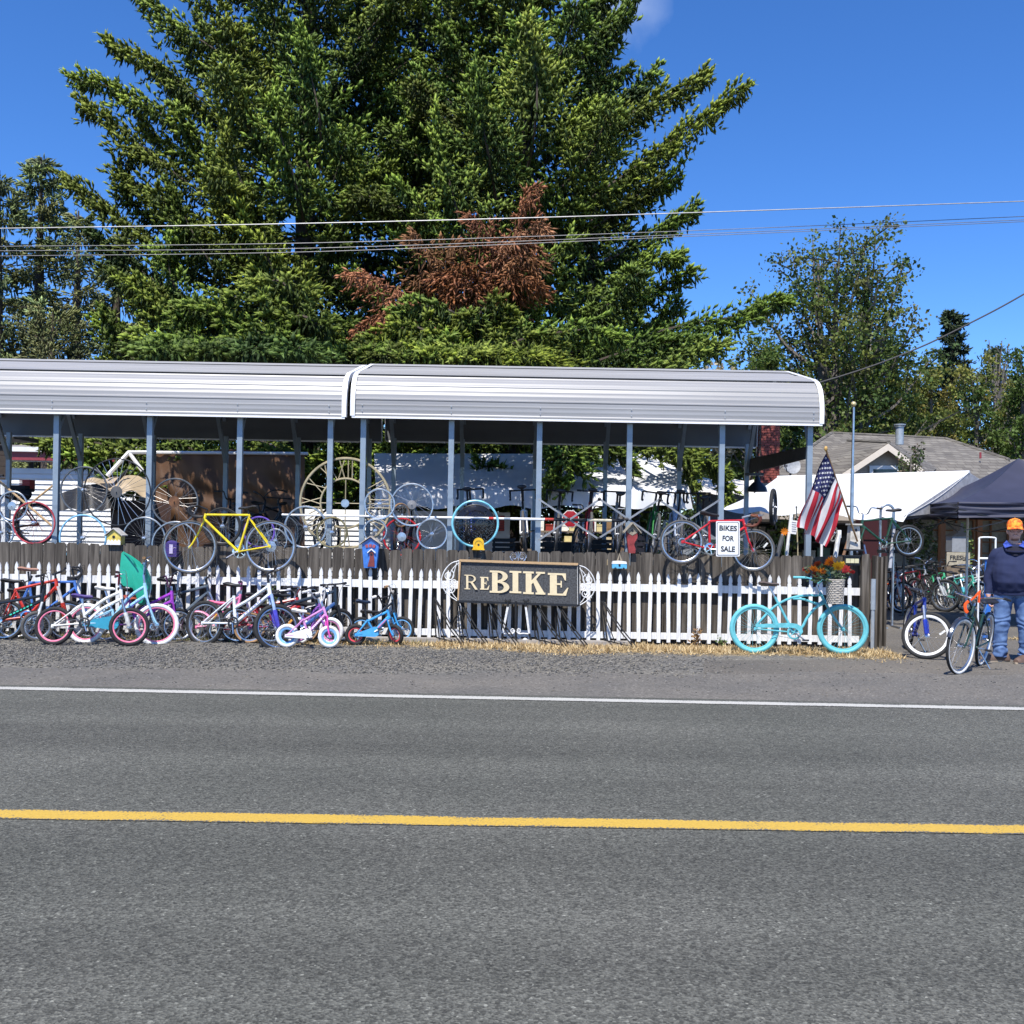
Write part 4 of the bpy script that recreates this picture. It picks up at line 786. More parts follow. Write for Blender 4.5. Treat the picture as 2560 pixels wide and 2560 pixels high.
# the raised plank decks that carry them
for nm, a, b, y0, y1, z in (('plank_deck', 1120, 1850, 15.16, 17.1, ZD), ('plank_deck', -200, 1075, 16.9, 18.6, 1.0)):
    x0, x1 = P(a, 1300, 17).x, P(b, 1300, 17).x; t = thing(nm, 'raised plank deck carrying the racked bicycles under the %s carport' % ('right' if a > 0 else 'left'), 'deck', Vector(((x0 + x1) / 2, (y0 + y1) / 2, 0)))
    for k in range(5): MB().box((0, (k - 2) * (y1 - y0) / 5, z - .02), (x1 - x0, (y1 - y0) / 5 - .01, .04)).build('plank', FENCEW, t, smooth=False)
    for k in range(9):
        for s in (-1, 1): MB().box(((k - 4) * (x1 - x0) / 8.3, s * (y1 - y0) * .42, z / 2 - .02), (.08, .08, z - .04)).build('leg', FENCEW, t, smooth=False)
# ------------------------------------------------------------------ loose wheels hung along the top of the fence
HUBD = mat('dull hub', (.33, .31, .29), rough=.5, metal=.6); RUST = mat('rusty freewheel', (.16, .07, .03), rough=.8, nz=.4); DRIM = mat('dark rim', (.16, .165, .17), rough=.35, metal=.6); BRIM = mat('black rim', (.03, .03, .032), rough=.4)
LW = loose_wheel
LW('small silver wheel with a big round hub at the far left above the fence', 32, 1265, 75, 14.8, hub=ALU, disc=.035, rimw=.022)
LW('dark wheel cut by the left photo edge low behind the small silver wheel', 2, 1332, 66, 14.9, rim=ALU)
LW('red rimmed wheel with red spokes low beside the first carport post', 85, 1307, 106, 14.75, rim=pr('#b8444c'), spoke=mat('red spoke', lin('#a5443e'), rough=.4), tw=.02, rimw=.018)
LW('dark grey wheel right of the first carport post touching the huge thin wheel', 210, 1225, 118, 14.9, rim=DRIM, spoke=SPKD)
LW('huge thin black wheel with heavy straight spokes and a round plate hub', 293, 1230, 168, 14.8, rim=BRIM, spoke=SPK, n=28, hub=mat('plate hub', (.09, .09, .09), rough=.6), disc=.06, rimw=.014, spr=.003, cross=False)
LW('pale blue rimmed wheel half hidden behind the fence boards', 207, 1345, 118, 14.75, rim=pr('#8cc4e2'), n=36)
LW('silver wheel low beside the yellow bird house', 360, 1346, 107, 14.8, n=32)
LW('dark grey wheel with a rusty freewheel above the yellow bicycle front wheel', 437, 1254, 117, 14.85, rim=DRIM, spoke=SPKD, hub=RUST, disc=.055)
LW('silver wheel partly behind the yellow bicycle front wheel', 438, 1362, 117, 14.75)
LW('dark wheel seen through the yellow bicycle frame triangle', 556, 1316, 96, 14.85, rim=BRIM, tyre=RUB, tw=.03)
LW('purple rimmed wheel behind the yellow bicycle rear wheel', 648, 1330, 78, 14.8, rim=pr('#6a4fb0'))
LW('small silver wheel low at the right of the yellow bicycle rear wheel', 688, 1352, 60, 14.8)
LW('large silver wheel left of the two overlapping golden wheels below the clock', 764, 1318, 106, 14.75, n=36, rimw=.024)
LW('small wheel with a tarnished golden rim below the clock', 830, 1331, 77, 14.7, rim=mat('tarnished gold', (.42, .33, .16), rough=.35, metal=.8, nz=.4, scale=3))
LW('silver wheel touching the second post right of the clock centre', 949, 1260, 77, 14.75, rimw=.024)
LW('large silver wheel with a round drum hub right of the clock', 1030, 1262, 107, 14.8, rimw=.022, disc=.04, hub=HUBD)
LW('smallest silver wheel just above the blue bird house roof', 938, 1327, 59, 14.7, n=20)
LW('bright red rimmed wheel low behind the fence right of the blue bird house', 1005, 1342, 94, 14.85, rim=pr('#c21b22'), spoke=mat('red spoke', lin('#a5443e'), rough=.4), disc=.04)
LW('silver wheel low against the post left of the turquoise hoop', 1080, 1335, 77, 14.72, rimw=.024)
LW('tan walled wheel turned half sideways behind the large drum hub wheel', 1002, 1288, 62, 15.4, tyre=TAN, tw=.03, yaw=50)
LW('black tyred wheel seen nearly edge on below the bell lamp', 1933, 1268, 94, 14.9, rim=BRIM, tyre=RUB, tw=.055, yaw=68, spoke=SPKD)
LW('small wooden spoked wheel behind the flag beside the white bird house', 2081, 1333, 42, 15.3, rim=mat('grey wood rim', (.3, .27, .22), rough=.8), spoke=mat('grey wood rim', (.3, .27, .22)), n=12, spr=.008, cross=False, yaw=40)
# ------------------------------------------------------------------ signs, bird houses and other things on the fence
def zp(z, q, Y): return P(z[0] + q[0] / z[2], z[1] + q[1] / z[2], Y)
ZS = (1080, 1360, 4.2); YS = 14.08
SIGNF = mat('sign charcoal', (.075, .078, .082), rough=.9, nz=.45, scale=45, bump=.3); CREAM = mat('cream lettering', (.72, .60, .38), rough=.7, nz=.06)
IRON = mat('white wrought iron', (.72, .72, .70), rough=.45, nz=.15, scale=30); IRONB = mat('black wrought iron', (.02, .02, .02), rough=.45, nz=.3)
t = thing('shop_sign', 'charcoal sign board lettered REBIKE in cream between two white scroll brackets', 'sign', zp(ZS, (905, 620), YS)); O = t.location.copy()
q = lambda a, b, y=0.0: zp(ZS, (a, b), YS + y) - O
m = MB(); m.prism([q(300, 190), q(282, 592), q(1533, 640), q(1530, 232)], (0, .035, 0)); m.build('board', SIGNF, t, smooth=False)
def bar4(name, pts, mt, w=.022, d=.045):
    m = MB(); a, b = pts; dd = (b - a); nn = Vector((-dd.z, 0, dd.x)).normalized() * w / 2
    m.prism([a - nn + Vector((0, -.03, 0)), b - nn + Vector((0, -.03, 0)), b + nn + Vector((0, -.03, 0)), a + nn + Vector((0, -.03, 0))], (0, d, 0)); return m.build(name, mt, t, smooth=False)
TANW = mat('bare pine', (.50, .33, .17), rough=.7, nz=.2, stretch=(2, 30, 30))
bar4('frame_strip', (q(287, 172), q(1533, 212)), TANW, .03); bar4('frame_strip', (q(296, 180), q(274, 590)), TANW, .022); bar4('frame_strip', (q(276, 600), q(1536, 645)), BLK, .03); bar4('frame_strip', (q(1537, 220), q(1541, 650)), BLK, .024)
# letters: strokes in unit boxes, mapped to their place on the board
def letter(ch, x0, x1, y0, y1, lift):
    m = MB(); W = x1 - x0; H = y1 - y0; k = [0]
    def pt(u, v): return q(x0 + u * W, y1 - v * H + (u * W) * .033, -.001)
    def poly(ps):
        k[0] += 1; m.prism([pt(u, v) + Vector((0, -.006 - .0007 * k[0], 0)) for u, v in ps], (0, .005, 0))
    def rect(a, b, c, d): poly([(a, b), (c, b), (c, d), (a, d)])
    def bowl(cx, cy, rx, ry, tx, ty):
        n = 12
        for i in range(n):
            a0, a1 = -math.pi / 2 + math.pi * i / n, -math.pi / 2 + math.pi * (i + 1) / n
            poly([(cx + rx * math.cos(a0), cy + ry * math.sin(a0)), (cx + rx * math.cos(a1), cy + ry * math.sin(a1)), (cx + (rx - tx) * max(0, math.cos(a1)), cy + (ry - ty) * math.sin(a1)), (cx + (rx - tx) * max(0, math.cos(a0)), cy + (ry - ty) * math.sin(a0))])
    s = .085
    if ch == 'I': rect(.0, 0, 1, s); rect(0, 1 - s, 1, 1); rect(.26, 0, .74, 1)
    if ch == 'B':
        rect(.12, 0, .40, 1); rect(0, 0, .45, s); rect(0, 1 - s, .45, 1); bowl(.45, .75, .47, .25, .26, .085); bowl(.45, .27, .55, .27, .28, .085); rect(.38, .46, .5, .56)
    if ch == 'R':
        t_ = .16; rect(.15, 0, .15 + t_, 1); rect(.02, 0, .45, .06); rect(.02, .94, .5, 1); bowl(.48, .74, .40, .26, .15, .06); rect(.3, .48, .52, .54); poly([(.46, .5), (.64, .5), (1, .04), (1, 0), (.82, 0)])
    if ch == 'K':
        rect(.12, 0, .38, 1); rect(0, 0, .48, s); rect(0, 1 - s, .48, 1); poly([(.37, .42), (.37, .6), (.70, 1 - s * .6), (.83, 1 - s * .6)]); rect(.58, 1 - s, .98, 1); poly([(.42, .60), (.58, .68), (.97, s * .6), (.66, s * .6)]); rect(.56, 0, 1, s)
    if ch == 'E':
        b_ = .34 if lift else .26; rect(.10, 0, .10 + b_, 1); rect(0, 0, .85, s); rect(0, 1 - s, .85, 1); rect(.3, .47, .62, .55); poly([(.62, .36), (.68, .36), (.68, .66), (.62, .66)]); poly([(.80, 0), (.88, 0), (1.0, .36), (.95, .36), (.72, s)]); poly([(.80, 1), (.88, 1), (.88, .68), (.83, .68), (.70, 1 - s)])
    m.build('letter', CREAM, t, smooth=False)
for a in (('R', 338, 478, 322, 474, 0), ('E', 504, 604, 344, 478, 1), ('B', 606, 812, 277, 510, 1), ('I', 814, 938, 281, 514, 1), ('K', 956, 1190, 286, 524, 1), ('E', 1216, 1432, 303, 536, 1)): letter(*a)
EX, EZ = Vector((1, 0, 0)), Vector((0, 0, 1)); u_ = YS / 2560 / 4.2
def scrolls(sd):
    m = MB(); X = (lambda a: a) if sd < 0 else (lambda a: 1815 - a)
    dz = 0 if sd < 0 else 47
    Q = lambda a, b: q(X(a), b + dz, -.01)
    m.tube(bez([Q(287, 175), Q(200, 205), Q(130, 285), Q(100, 385), Q(125, 475), Q(185, 545), Q(262, 596)], 7), .008, 6)
    m.tube(bez([Q(280, 200), Q(225, 250), Q(185, 330), Q(180, 430), Q(215, 520), Q(262, 580)], 6), .006, 5)
    for a, b, r, tn, a0, sg in ((175, 330, 62, 1.6, 1.2, -1), (205, 472, 50, 1.7, 2.5, 1), (235, 400, 36, 1.4, -1, -1), (150, 415, 28, 1.3, 2, 1)):
        m.tube(spiral(Q(a, b), r * u_, tn, a0 if sd < 0 else math.pi - a0, EX, EZ, 24, .12, sg if sd < 0 else -sg), .0075, 5)
    m.tube([Q(262, 195), Q(196, 420), Q(140, 520)], .006, 5); m.tube([Q(285, 170), Q(282, 598)], .008, 5)
    m.build('scroll_bracket', IRON, t)
scrolls(-1); scrolls(1)
m = MB()
for s in (-1, 1):
    m.tube(spiral(q(905 + s * 42, 138, .02), 42 * u_, 1.6, -1.2 if s > 0 else math.pi + 1.2, EX, EZ, 22, .1, s), .006, 5)
    m.tube(bez([q(905, 160, .02), q(905 + s * 22, 100, .02), q(905 + s * 34, 86, .02)], 5), .006, 5); m.tube(bez([q(905 + s * 60, 172, .02), q(905 + s * 88, 130, .02), q(905 + s * 60, 92, .02), q(905 + s * 40, 96, .02)], 5), .005, 5)
m.tube([q(905, 175, .02), q(905, 82, .02)], .007, 5); m.build('crest_scroll', ALU, t)
# the easel it stands on
e = thing('easel', 'black and white wrought iron easel with curled feet under the REBIKE sign', 'easel', Vector((O.x, 14.1, 0))); OE = e.location.copy(); qe = lambda a, b, y=-.04: zp(ZS, (a, b), YS + y) - OE
m = MB()
for a, b, c, d in ((795, 660, 742, 935), (985, 660, 1020, 938)): m.tube([qe(a, b), qe(c, d)], .02, 4)
m.build('leg', IRON, e)
m = MB()
for a, b, c, d in ((800, 600, 792, 668), (985, 600, 988, 668), (742, 935, 738, 1010), (1020, 938, 1045, 1030), (880, 600, 880, 1030)): m.tube([qe(a, b), qe(c, d)], .016, 5)
for a in (795, 988):
    for s in (-1, 1): m.tube(spiral(qe(a + s * 17, 592), 15 * u_, 1.2, math.pi / 2, EX, EZ, 14, .2, -s), .008, 5)
m.build('post', IRONB, e)
m = MB()
for s in (-1, 1):
    m.tube(spiral(qe(878 + s * 30, 908), 28 * u_, 1.5, math.pi if s > 0 else 0, EX, EZ, 20, .15, s), .008, 5); m.tube(bez([qe(878, 900), qe(878 + s * 30, 940), qe(878 + s * 80, 938), qe(878 + s * 140, 944)], 5), .010, 5)
m.tube(spiral(qe(975, 1012), 24 * u_, 1.5, 0, EX, EZ, 18, .15, 1), .008, 5); m.build('scroll', IRON, e)
# bikes for sale sign
zs = (1760, 1120, 3.578); s2 = thing('sale_sign', 'white sign with black border reading BIKES FOR SALE hung on the red bicycle', 'sign', zp(zs, (215, 812), 14.02)); OS = s2.location.copy(); qs = lambda a, b, y=0: zp(zs, (a, b), 14.02 + y) - OS
def rrect(m, x0, y0, x1, y1, r, y, dep, fn):
    ps = []
    for cx, cy, a0 in ((x1 - r, y0 + r, -90), (x1 - r, y1 - r, 0), (x0 + r, y1 - r, 90), (x0 + r, y0 + r, 180)):
        for k in range(5): a = R_(a0 + 22.5 * k); ps.append(fn(cx + r * math.cos(a), cy + r * math.sin(a), y))
    m.prism(ps[::-1], (0, dep, 0))
SW = mat('sign white', (.8, .8, .79), rough=.35, nz=.04); SB = mat('sign black', (.012, .012, .016), rough=.5)
m = MB(); rrect(m, 108, 655, 320, 970, 10, 0, .012, qs); m.build('panel', SW, s2, smooth=False)
m = MB(); rrect(m, 116, 664, 312, 960, 12, -.003, .003, qs); m.build('border', SB, s2, smooth=False)
m = MB(); rrect(m, 121, 669, 307, 955, 11, -.006, .003, qs); m.build('face', SW, s2, smooth=False)
def text_mesh(txt, h, mt, bold=.02, align='CENTER'):
    c = bpy.data.curves.new('text', 'FONT'); c.body = txt; c.size = h / .72; c.align_x = align; c.align_y = 'CENTER'; c.extrude = .0015; c.offset = bold * h; c.resolution_u = 3
    o = bpy.data.objects.new('tmp', c); COL.objects.link(o); bpy.context.view_layer.update()
    me = bpy.data.meshes.new_from_object(o.evaluated_get(bpy.context.evaluated_depsgraph_get())); bpy.data.objects.remove(o); me.materials.clear(); me.materials.append(mt); me.name = 'lettering'; return me
uz = 14.02 / 2560 / 3.578
for tx, cx, cy, h in (('BIKES', 215, 720, 46), ('FOR', 214, 811, 46), ('SALE', 214, 906, 48)):
    me = text_mesh(tx, h * uz, SB, .035); wd = max(v.co.x for v in me.vertices) - min(v.co.x for v in me.vertices); want = {'BIKES': 158, 'FOR': 102, 'SALE': 126}[tx] * uz
    inst('lettering', me, s2, Matrix.Translation(qs(cx, cy, -.008)) @ Matrix.Rotation(ROLL, 4, 'Y') @ Matrix.Rotation(R_(90), 4, 'X') @ Matrix.Diagonal((want / wd, 1, 1, 1)))
# ------------------------------------------------------------------ the clock ring, the rods and the folding lattice
GOLD = mat('aged brass', (.40, .34, .21), rough=.5, metal=.1, nz=.25, scale=6)
ck = thing('clock_face', 'large open skeleton clock ring with roman numerals standing behind the posts', 'clock', P(863.5, 1258.3, 15.15)); u3 = 15.15 / 2560
m = MB(); rr1, rr2 = 112.5 * u3, 62 * u3
for r, w in ((rr1, .020), (rr2, .015)): m.tube([Vector((r * math.cos(a), 0, r * math.sin(a))) for a in np.linspace(0, 2 * math.pi, 73)[:-1]], w, 6, closed=True)
m.build('ring', GOLD, ck)
NUM = {0: 'XII', 1: 'I', 2: 'II', 3: 'III', 4: 'IV', 5: 'V', 6: 'VI', 7: 'VII', 8: 'VIII', 9: 'IX', 10: 'X', 11: 'XI'}
for h, nm in NUM.items():
    m = MB(); a = math.pi / 2 - h * math.pi / 6; ct, sn = math.cos(a), math.sin(a); rad = Vector((ct, 0, sn)); tan = Vector((sn, 0, -ct)); wid = {'I': .06, 'V': .13, 'X': .13}; tot = sum(wid[c] for c in nm); o = -tot / 2
    for c in nm:
        w = wid[c]; l, r = o + .02, o + w - .02; cc = (l + r) / 2; T_ = lambda f, x: rad * (rr2 + (rr1 - rr2) * f) + tan * x
        for f0, x0, f1, x1 in {'I': [(0, cc, 1, cc)], 'V': [(1, l, 0, cc), (1, r, 0, cc)], 'X': [(0, l, 1, r), (0, r, 1, l)]}[c]: m.tube([T_(f0, x0), T_(f1, x1)], .0085, 5)
        o += w
    m.build('numeral', GOLD, ck)
m = MB()
for v in (EX, EZ): m.tube([v * -rr2, v * rr2], .008, 5)
m.tube([EZ * -rr2, EZ * -(rr1 + .25)], .008, 5); m.build('cross_bar', GOLD, ck)
m = MB(); m.rev([(0, -.03), (.06, -.03), (.062, -.02), (.062, .02), (0, .02)], n=20); m.build('centre_disc', ALU, ck)
YR_ = 14.95
t = thing('horizontal_rod', 'long white rod with red tape and black grips tied level across the carport posts', 'rod', P(1150, 1295, YR_)); O = t.location.copy(); w_ = lambda px, py: P(px, py, YR_) - O
def seg(nm, a, b, r, mt): MB().tube([w_(*a), w_(*b)], r, 8).build(nm, mt, t)
ry = lambda px: 1286.8 + (px - 708) * .0178
for nm, a, b, r, mt in (('white_section', 708, 1090, .016, WHT), ('white_section', 1090, 1260, .019, WHT), ('coupling', 1222, 1234, .022, pr('#c03a2e')), ('coupling', 1260, 1276, .022, ALU), ('white_section', 1276, 1362, .021, WHT), ('red_tape', 1362, 1384, .023, pr('#b2392e')), ('black_grip', 1384, 1468, .025, BLK), ('cream_section', 1468, 1529, .022, mat('cream paint', (.7, .63, .45))), ('black_grip', 1529, 1568, .024, BLK)): seg(nm, (a, ry(a)), (b, ry(b)), r, mt)
m = MB(); m.ell(w_(707, ry(707)), (.02, .02, .02), 8, 6); m.build('end_knob', WHT, t)
t = thing('folding_lattice', 'grey folding lattice of crossed square tubes tied across the right carport posts', 'lattice', P(1570, 1300, 14.9)); O = t.location.copy(); z5 = (1400, 1120, 3.578); w_ = lambda a, b, y: zp(z5, (a, b), y) - O
LT = mat('grey lattice tube', (.27, .285, .30), rough=.5, metal=.2)
for a, b, y in (((-194, 455), (335, 808), 14.88), ((-192, 825), (362, 455), 14.84), ((362, 462), (862, 812), 14.88), ((338, 812), (896, 455), 14.84), ((896, 470), (1420, 830), 14.88), ((870, 822), (1432, 462), 14.84)):
    m = MB(); m.tube([w_(*a, y), w_(*b, y)], .0185, 4); m.build('lattice_bar', LT, t, ang=30)
for a in ((74, 637), (600, 640), (1150, 640), (352, 458), (350, 810), (896, 462), (866, 818)):
    m = MB(); m.ell(w_(*a, 14.82), (.026, .03, .026), 8, 6); m.build('joint', BLK, t)
# turquoise hoop with the perforated dome behind it
t = thing('turquoise_hoop', 'turquoise painted hoop hung on the fence round a black perforated disc', 'hoop', P(1188, 1309, 14.78)); r = 57 * 14.78 / 2560
m = MB(); m.tube([Vector((r * math.cos(a), 0, r * math.sin(a))) for a in np.linspace(0, 2 * math.pi, 61)[:-1]], .017, 7, closed=True); m.build('ring', pr('#7fcadb'), t)
t2 = thing('perforated_dome', 'black perforated round dish behind the turquoise hoop with light showing through', 'dish', P(1188, 1312, 15.0)); m = MB(); R0 = 50 * 15 / 2560; rnd = random.Random(3); n = 46
for i in range(n):
    for j in range(n):
        x, z = (i + .5) / n * 2 - 1, (j + .5) / n * 2 - 1
        if x * x + z * z > 1: continue
        hole = .62 if z < .25 else .12
        if rnd.random() < hole * (.55 + .45 * math.sin(i * 1.3) * math.sin(j * 1.7)): continue
        h = 1.02 / n; f = lambda a, b: Vector((a * R0, -.12 * R0 * max(0, 1 - a * a - b * b) * 2, b * R0)); m.add([f(x - h, z - h), f(x + h, z - h), f(x + h, z + h), f(x - h, z + h)], [(0, 1, 2, 3)])
m.build('perforated_sheet', mat('black gloss sheet', (.012, .012, .014), rough=.12, nz=.1), t2)
m = MB(); m.tube([Vector((R0 * math.cos(a), 0, R0 * math.sin(a))) for a in np.linspace(0, 2 * math.pi, 41)[:-1]], .008, 5, closed=True); m.build('rim', BLK, t2)
# ------------------------------------------------------------------ bird houses
def gable_house(nm, label, px, py, w, h, Y, d, wall, roofm, hole=True, roofh=.35, over=.12, cat='bird house', body_taper=1.0, hole_z=.62):
    """px,py = bottom centre; w,h in photo pixels"""
    u = Y / 2560; t = thing(nm, label, cat, P(px, py, Y)); W, H = w * u, h * u; ev = H * (1 - roofh); bt = W / 2 * body_taper * .82; tp_ = W / 2 * .82
    m = MB(); m.prism([(-bt, 0, 0), (bt, 0, 0), (tp_, 0, ev), (0, 0, H * .97), (-tp_, 0, ev)], (0, d, 0)); m.build('body', wall, t, smooth=False)
    for s in (-1, 1):
        m = MB(); sl = (H - ev) / (W / 2); a = Vector((0, -over * W, H)); b = Vector((s * W / 2 * 1.08, -over * W, H - sl * W / 2 * 1.08)); k = Vector((0, 0, .014)); m.prism([a, b, b + k, a + k], (0, d + 2 * over * W, 0)); m.build('roof', roofm, t, smooth=False)
    if hole:
        m = MB(); m.rev([(0, -.004), (W * .085, -.004), (W * .085, .0), (0, 0)], Matrix.Translation((0, -.001, H * hole_z * .8)), 12); m.build('entrance_hole', SB, t)
    return t, W, H
t, W, H = gable_house('bird_house', 'small yellow and white bird house with grey gable roof on the fence top', 284, 1362, 42, 40, 14.42, .16, pr('#d9c25a'), mat('grey shingle', (.5, .48, .45), rough=.8), roofh=.42)
m = MB(); tl = [(-W * .41, -.004, 0), (W * .41, -.004, 0)] + [((.41 - .82 * k / 8) * W, -.004, H * (.34 if k % 2 else .22)) for k in range(9)]; m.prism(tl, (0, .003, 0)); m.build('picket_trim', WHT, t, smooth=False)
t, W, H = gable_house('bird_house', 'tall blue bird house with a red and white cottage painted on its front', 925, 1420, 52, 78, 14.28, .13, pr('#3f78c8'), mat('weathered white wood', (.45, .40, .34), rough=.8, nz=.4), roofh=.24, body_taper=.72, hole=False)
RD = pr('#7d3a36')
m = MB(); m.prism([(-W * .12, -.012, .02), (W * .22, -.012, .02), (W * .2, -.012, H * .32), (W * .14, -.012, H * .52), (-W * .02, -.012, H * .52), (-W * .02, -.012, H * .3)], (0, .011, 0)); m.build('red_path', RD, t, smooth=False)
m = MB(); m.prism([(-W * .13, -.03, H * .47), (W * .06, -.03, H * .585), (W * .26, -.03, H * .47), (W * .26, -.03, H * .51), (W * .06, -.03, H * .625), (-W * .13, -.03, H * .51)], (0, .029, 0)); m.build('porch_roof', WHT, t, smooth=False)
m = MB(); m.rev([(0, -.004), (W * .055, -.004), (0, 0)], Matrix.Translation((W * .06, -.0135, H * .44)), 10); m.build('entrance_hole', SB, t)
for s in (-1, 0, 1):
    m = MB(); m.box((s * W * .17, -.008, H * (.70 + (.015 if s == 0 else 0))), (W * .13, .012, W * .15), Matrix.Rotation(s * .35, 3, 'Y')); m.build('window', pr('#a0525a'), t, smooth=False)
# red boot bird house
t = thing('boot_bird_house', 'weathered bird house with a bare wood roof on a red boot shaped body', 'bird house', P(1579, 1383, 14.4)); u = 14.4 / 2560
m = MB(); bp = [(-7, 0), (9, 0), (10, 10), (6, 22), (9, 30), (14, 38), (14, 58), (-12, 58), (-12, 36), (-10, 22)]; m.prism([(a * u, 0, b * u) for a, b in bp], (0, .13, 0)); m.build('boot', mat('worn red paint', (.28, .035, .035), rough=.6, nz=.35, scale=12), t, smooth=False)
for s in (-1, 1):
    m = MB(); a = Vector((1 * u, -.05, 74 * u)); b = Vector(((1 + s * 22) * u, -.05, 49 * u)); m.prism([a, b, b + EZ * .02, a + EZ * .02], (0, .24, 0)); m.build('roof', mat('bare grey wood', (.32, .28, .21), rough=.85, nz=.3, stretch=(3, 20, 3)), t, smooth=False)
m = MB(); m.prism([(-12 * u, -.006, 52 * u), (1 * u, -.006, 44 * u), (14 * u, -.006, 52 * u), (14 * u, -.006, 58 * u), (1 * u, -.006, 72 * u), (-12 * u, -.006, 58 * u)], (0, .006, 0)); m.build('gable_panel', mat('bare grey wood', None), t, smooth=False)
m = MB(); m.rev([(0, -.004), (3.2 * u, -.004), (0, 0)], Matrix.Translation((1 * u, -.007, 57 * u)), 10); m.build('entrance_hole', SB, t)
# camper van bird house on its cord
t = thing('camper_bird_house', 'little pale blue and white camper van shaped bird house hung on a cord', 'bird house', P(1548.5, 1424, 14.3)); u = 14.3 / 2560
m = MB(); m.prism([(-18 * u, 0, 3 * u), (18.5 * u, 0, 3 * u), (18.5 * u, 0, 15 * u), (-18 * u, 0, 14 * u)], (0, .1, 0)); m.build('body', pr('#5fb4dc'), t, smooth=False)
m = MB(); m.prism([(-18.5 * u, -.004, 14 * u), (18.8 * u, -.004, 14.5 * u), (17 * u, -.004, 20 * u), (0, -.004, 22 * u), (-16.5 * u, -.004, 20.5 * u)], (0, .108, 0)); m.build('roof', WHT, t, smooth=False)
m = MB(); m.rev([(0, -.004), (2.8 * u, -.004), (0, 0)], Matrix.Translation((0, -.005, 11 * u)), 10); m.build('entrance_hole', SB, t)
for s in (-1, 1):
    m = MB(); m.rev([(0, -.01), (2.6 * u, -.01), (2.6 * u, .01), (0, .01)], Matrix.Translation((s * 10.5 * u, -.008, 3 * u)), 12); m.build('wheel', BLK, t)
m = MB(); m.tube([(-6 * u, .05, 20 * u), (1 * u, .06, 40 * u), (8 * u, .05, 20 * u)], .006, 4); m.tube([(-4 * u, .05, 20 * u), (1 * u, .06, 38 * u), (5 * u, .05, 20 * u)], .01, 4); m.build('cord', mat('rope', (.3, .25, .18), rough=.9), t)
# yellow arched box on the fence
t = thing('arched_box', 'bright yellow arch topped bird box sitting on top of the grey fence', 'bird house', P(1196, 1375, 14.42)); u = 14.42 / 2560; YEL = pr('#e6b312')
m = MB(); ar = [(-13.5, 2), (13.5, 2), (13.5, 17)] + [(13.5 * math.cos(a), 17 + 14 * math.sin(a)) for a in np.linspace(.2, math.pi - .2, 9)] + [(-13.5, 17)]; m.prism([(a * u, 0, b * u) for a, b in ar], (0, .12, 0)); m.build('body', YEL, t, smooth=False)
m = MB(); m.box((0, .055, .008), (31 * u, .15, .016)); m.build('base', YEL, t); m = MB(); m.rev([(0, -.003), (2.6 * u, -.003), (0, 0)], Matrix.Translation((0, -.001, 13 * u)), 10); m.build('entrance_hole', SB, t)
m = MB(); m.tube([Vector((9 * u * math.cos(a), -.003, (15 + 9 * math.sin(a)) * u)) for a in np.linspace(0, math.pi, 12)], .006, 4); m.build('arch_moulding', mat('dark yellow', (.5, .33, .03)), t)
# white bird house by the flag, with the solar lamp under it
t = thing('bird_house', 'weathered white box bird house on the corner post holding the flag staff', 'bird house', P(2136, 1373, 14.35)); u = 14.35 / 2560; WW2 = mat('flaking white wood', (.62, .59, .52), rough=.8, nz=.35, scale=9)
m = MB(); m.prism([(-12 * u, 0, 0), (15 * u, 0, 0), (12 * u, 0, 60 * u), (-9 * u, 0, 60 * u)], (0, .15, 0)); m.build('body', WW2, t, smooth=False); m = MB(); m.box((1 * u, .06, 62 * u), (29 * u, .22, .02)); m.build('roof', WW2, t); m = MB(); m.rev([(0, -.004), (3.2 * u, -.004), (0, 0)], Matrix.Translation((3 * u, -.002, 48 * u)), 12); m.rev([(0, -.004), (2.4 * u, -.004), (0, 0)], Matrix.Translation((3 * u, -.002, 16 * u)), 10); m.build('entrance_hole', SB, t)
m = MB(); m.box((2 * u, .05, -.012), (37 * u, .26, .022)); m.build('floor_board', BLK, t)
t = thing('solar_lamp', 'black solar lamp box with three cream lenses at the fence corner below the bird house', 'lamp', P(2130, 1402, 14.25)); u = 14.25 / 2560
m = MB(); m.box((0, .03, 0), (39 * u, .07, 22 * u)); m.box((0, .03, 12.5 * u), (44 * u, .11, 3 * u)); m.build('housing', BLK, t)
for k in (-1, 0, 1): MB().box((k * 11 * u, -.012, 0), (10 * u, .014, 11 * u)).build('lens', mat('cream lens', (.62, .58, .36), rough=.25), t)
# ------------------------------------------------------------------ flag and staff
zf = (1760, 1120, 3.578); YFl = 14.0
A, B = zp(zf, (1093, 20), YFl - .3), zp(zf, (1372, 835), 14.32)
t = thing('flag', 'American flag hanging in folds from a slanted wooden staff at the fence corner', 'flag', B); O = B.copy()
m = MB(); m.tube([Vector((0, 0, 0)), A - O], .0135, 8); m.build('staff', mat('wood staff', (.36, .22, .10), rough=.5), t)
m = MB(); m.ell(A - O + Vector((-.004, 0, .02)), (.024, .024, .036), 10, 7); m.build('finial', mat('gold finial', (.5, .30, .08), rough=.35), t)
TL, TR = zp(zf, (1098, 40), YFl - .28) - O, zp(zf, (1244, 470), YFl - .13) - O
BL, BR = zp(zf, (846, 700), YFl - .05) - O, zp(zf, (1072, 884), YFl - .02) - O
TM = zp(zf, (892, 420), YFl - .1) - O; BM = zp(zf, (1196, 640), YFl - .02) - O
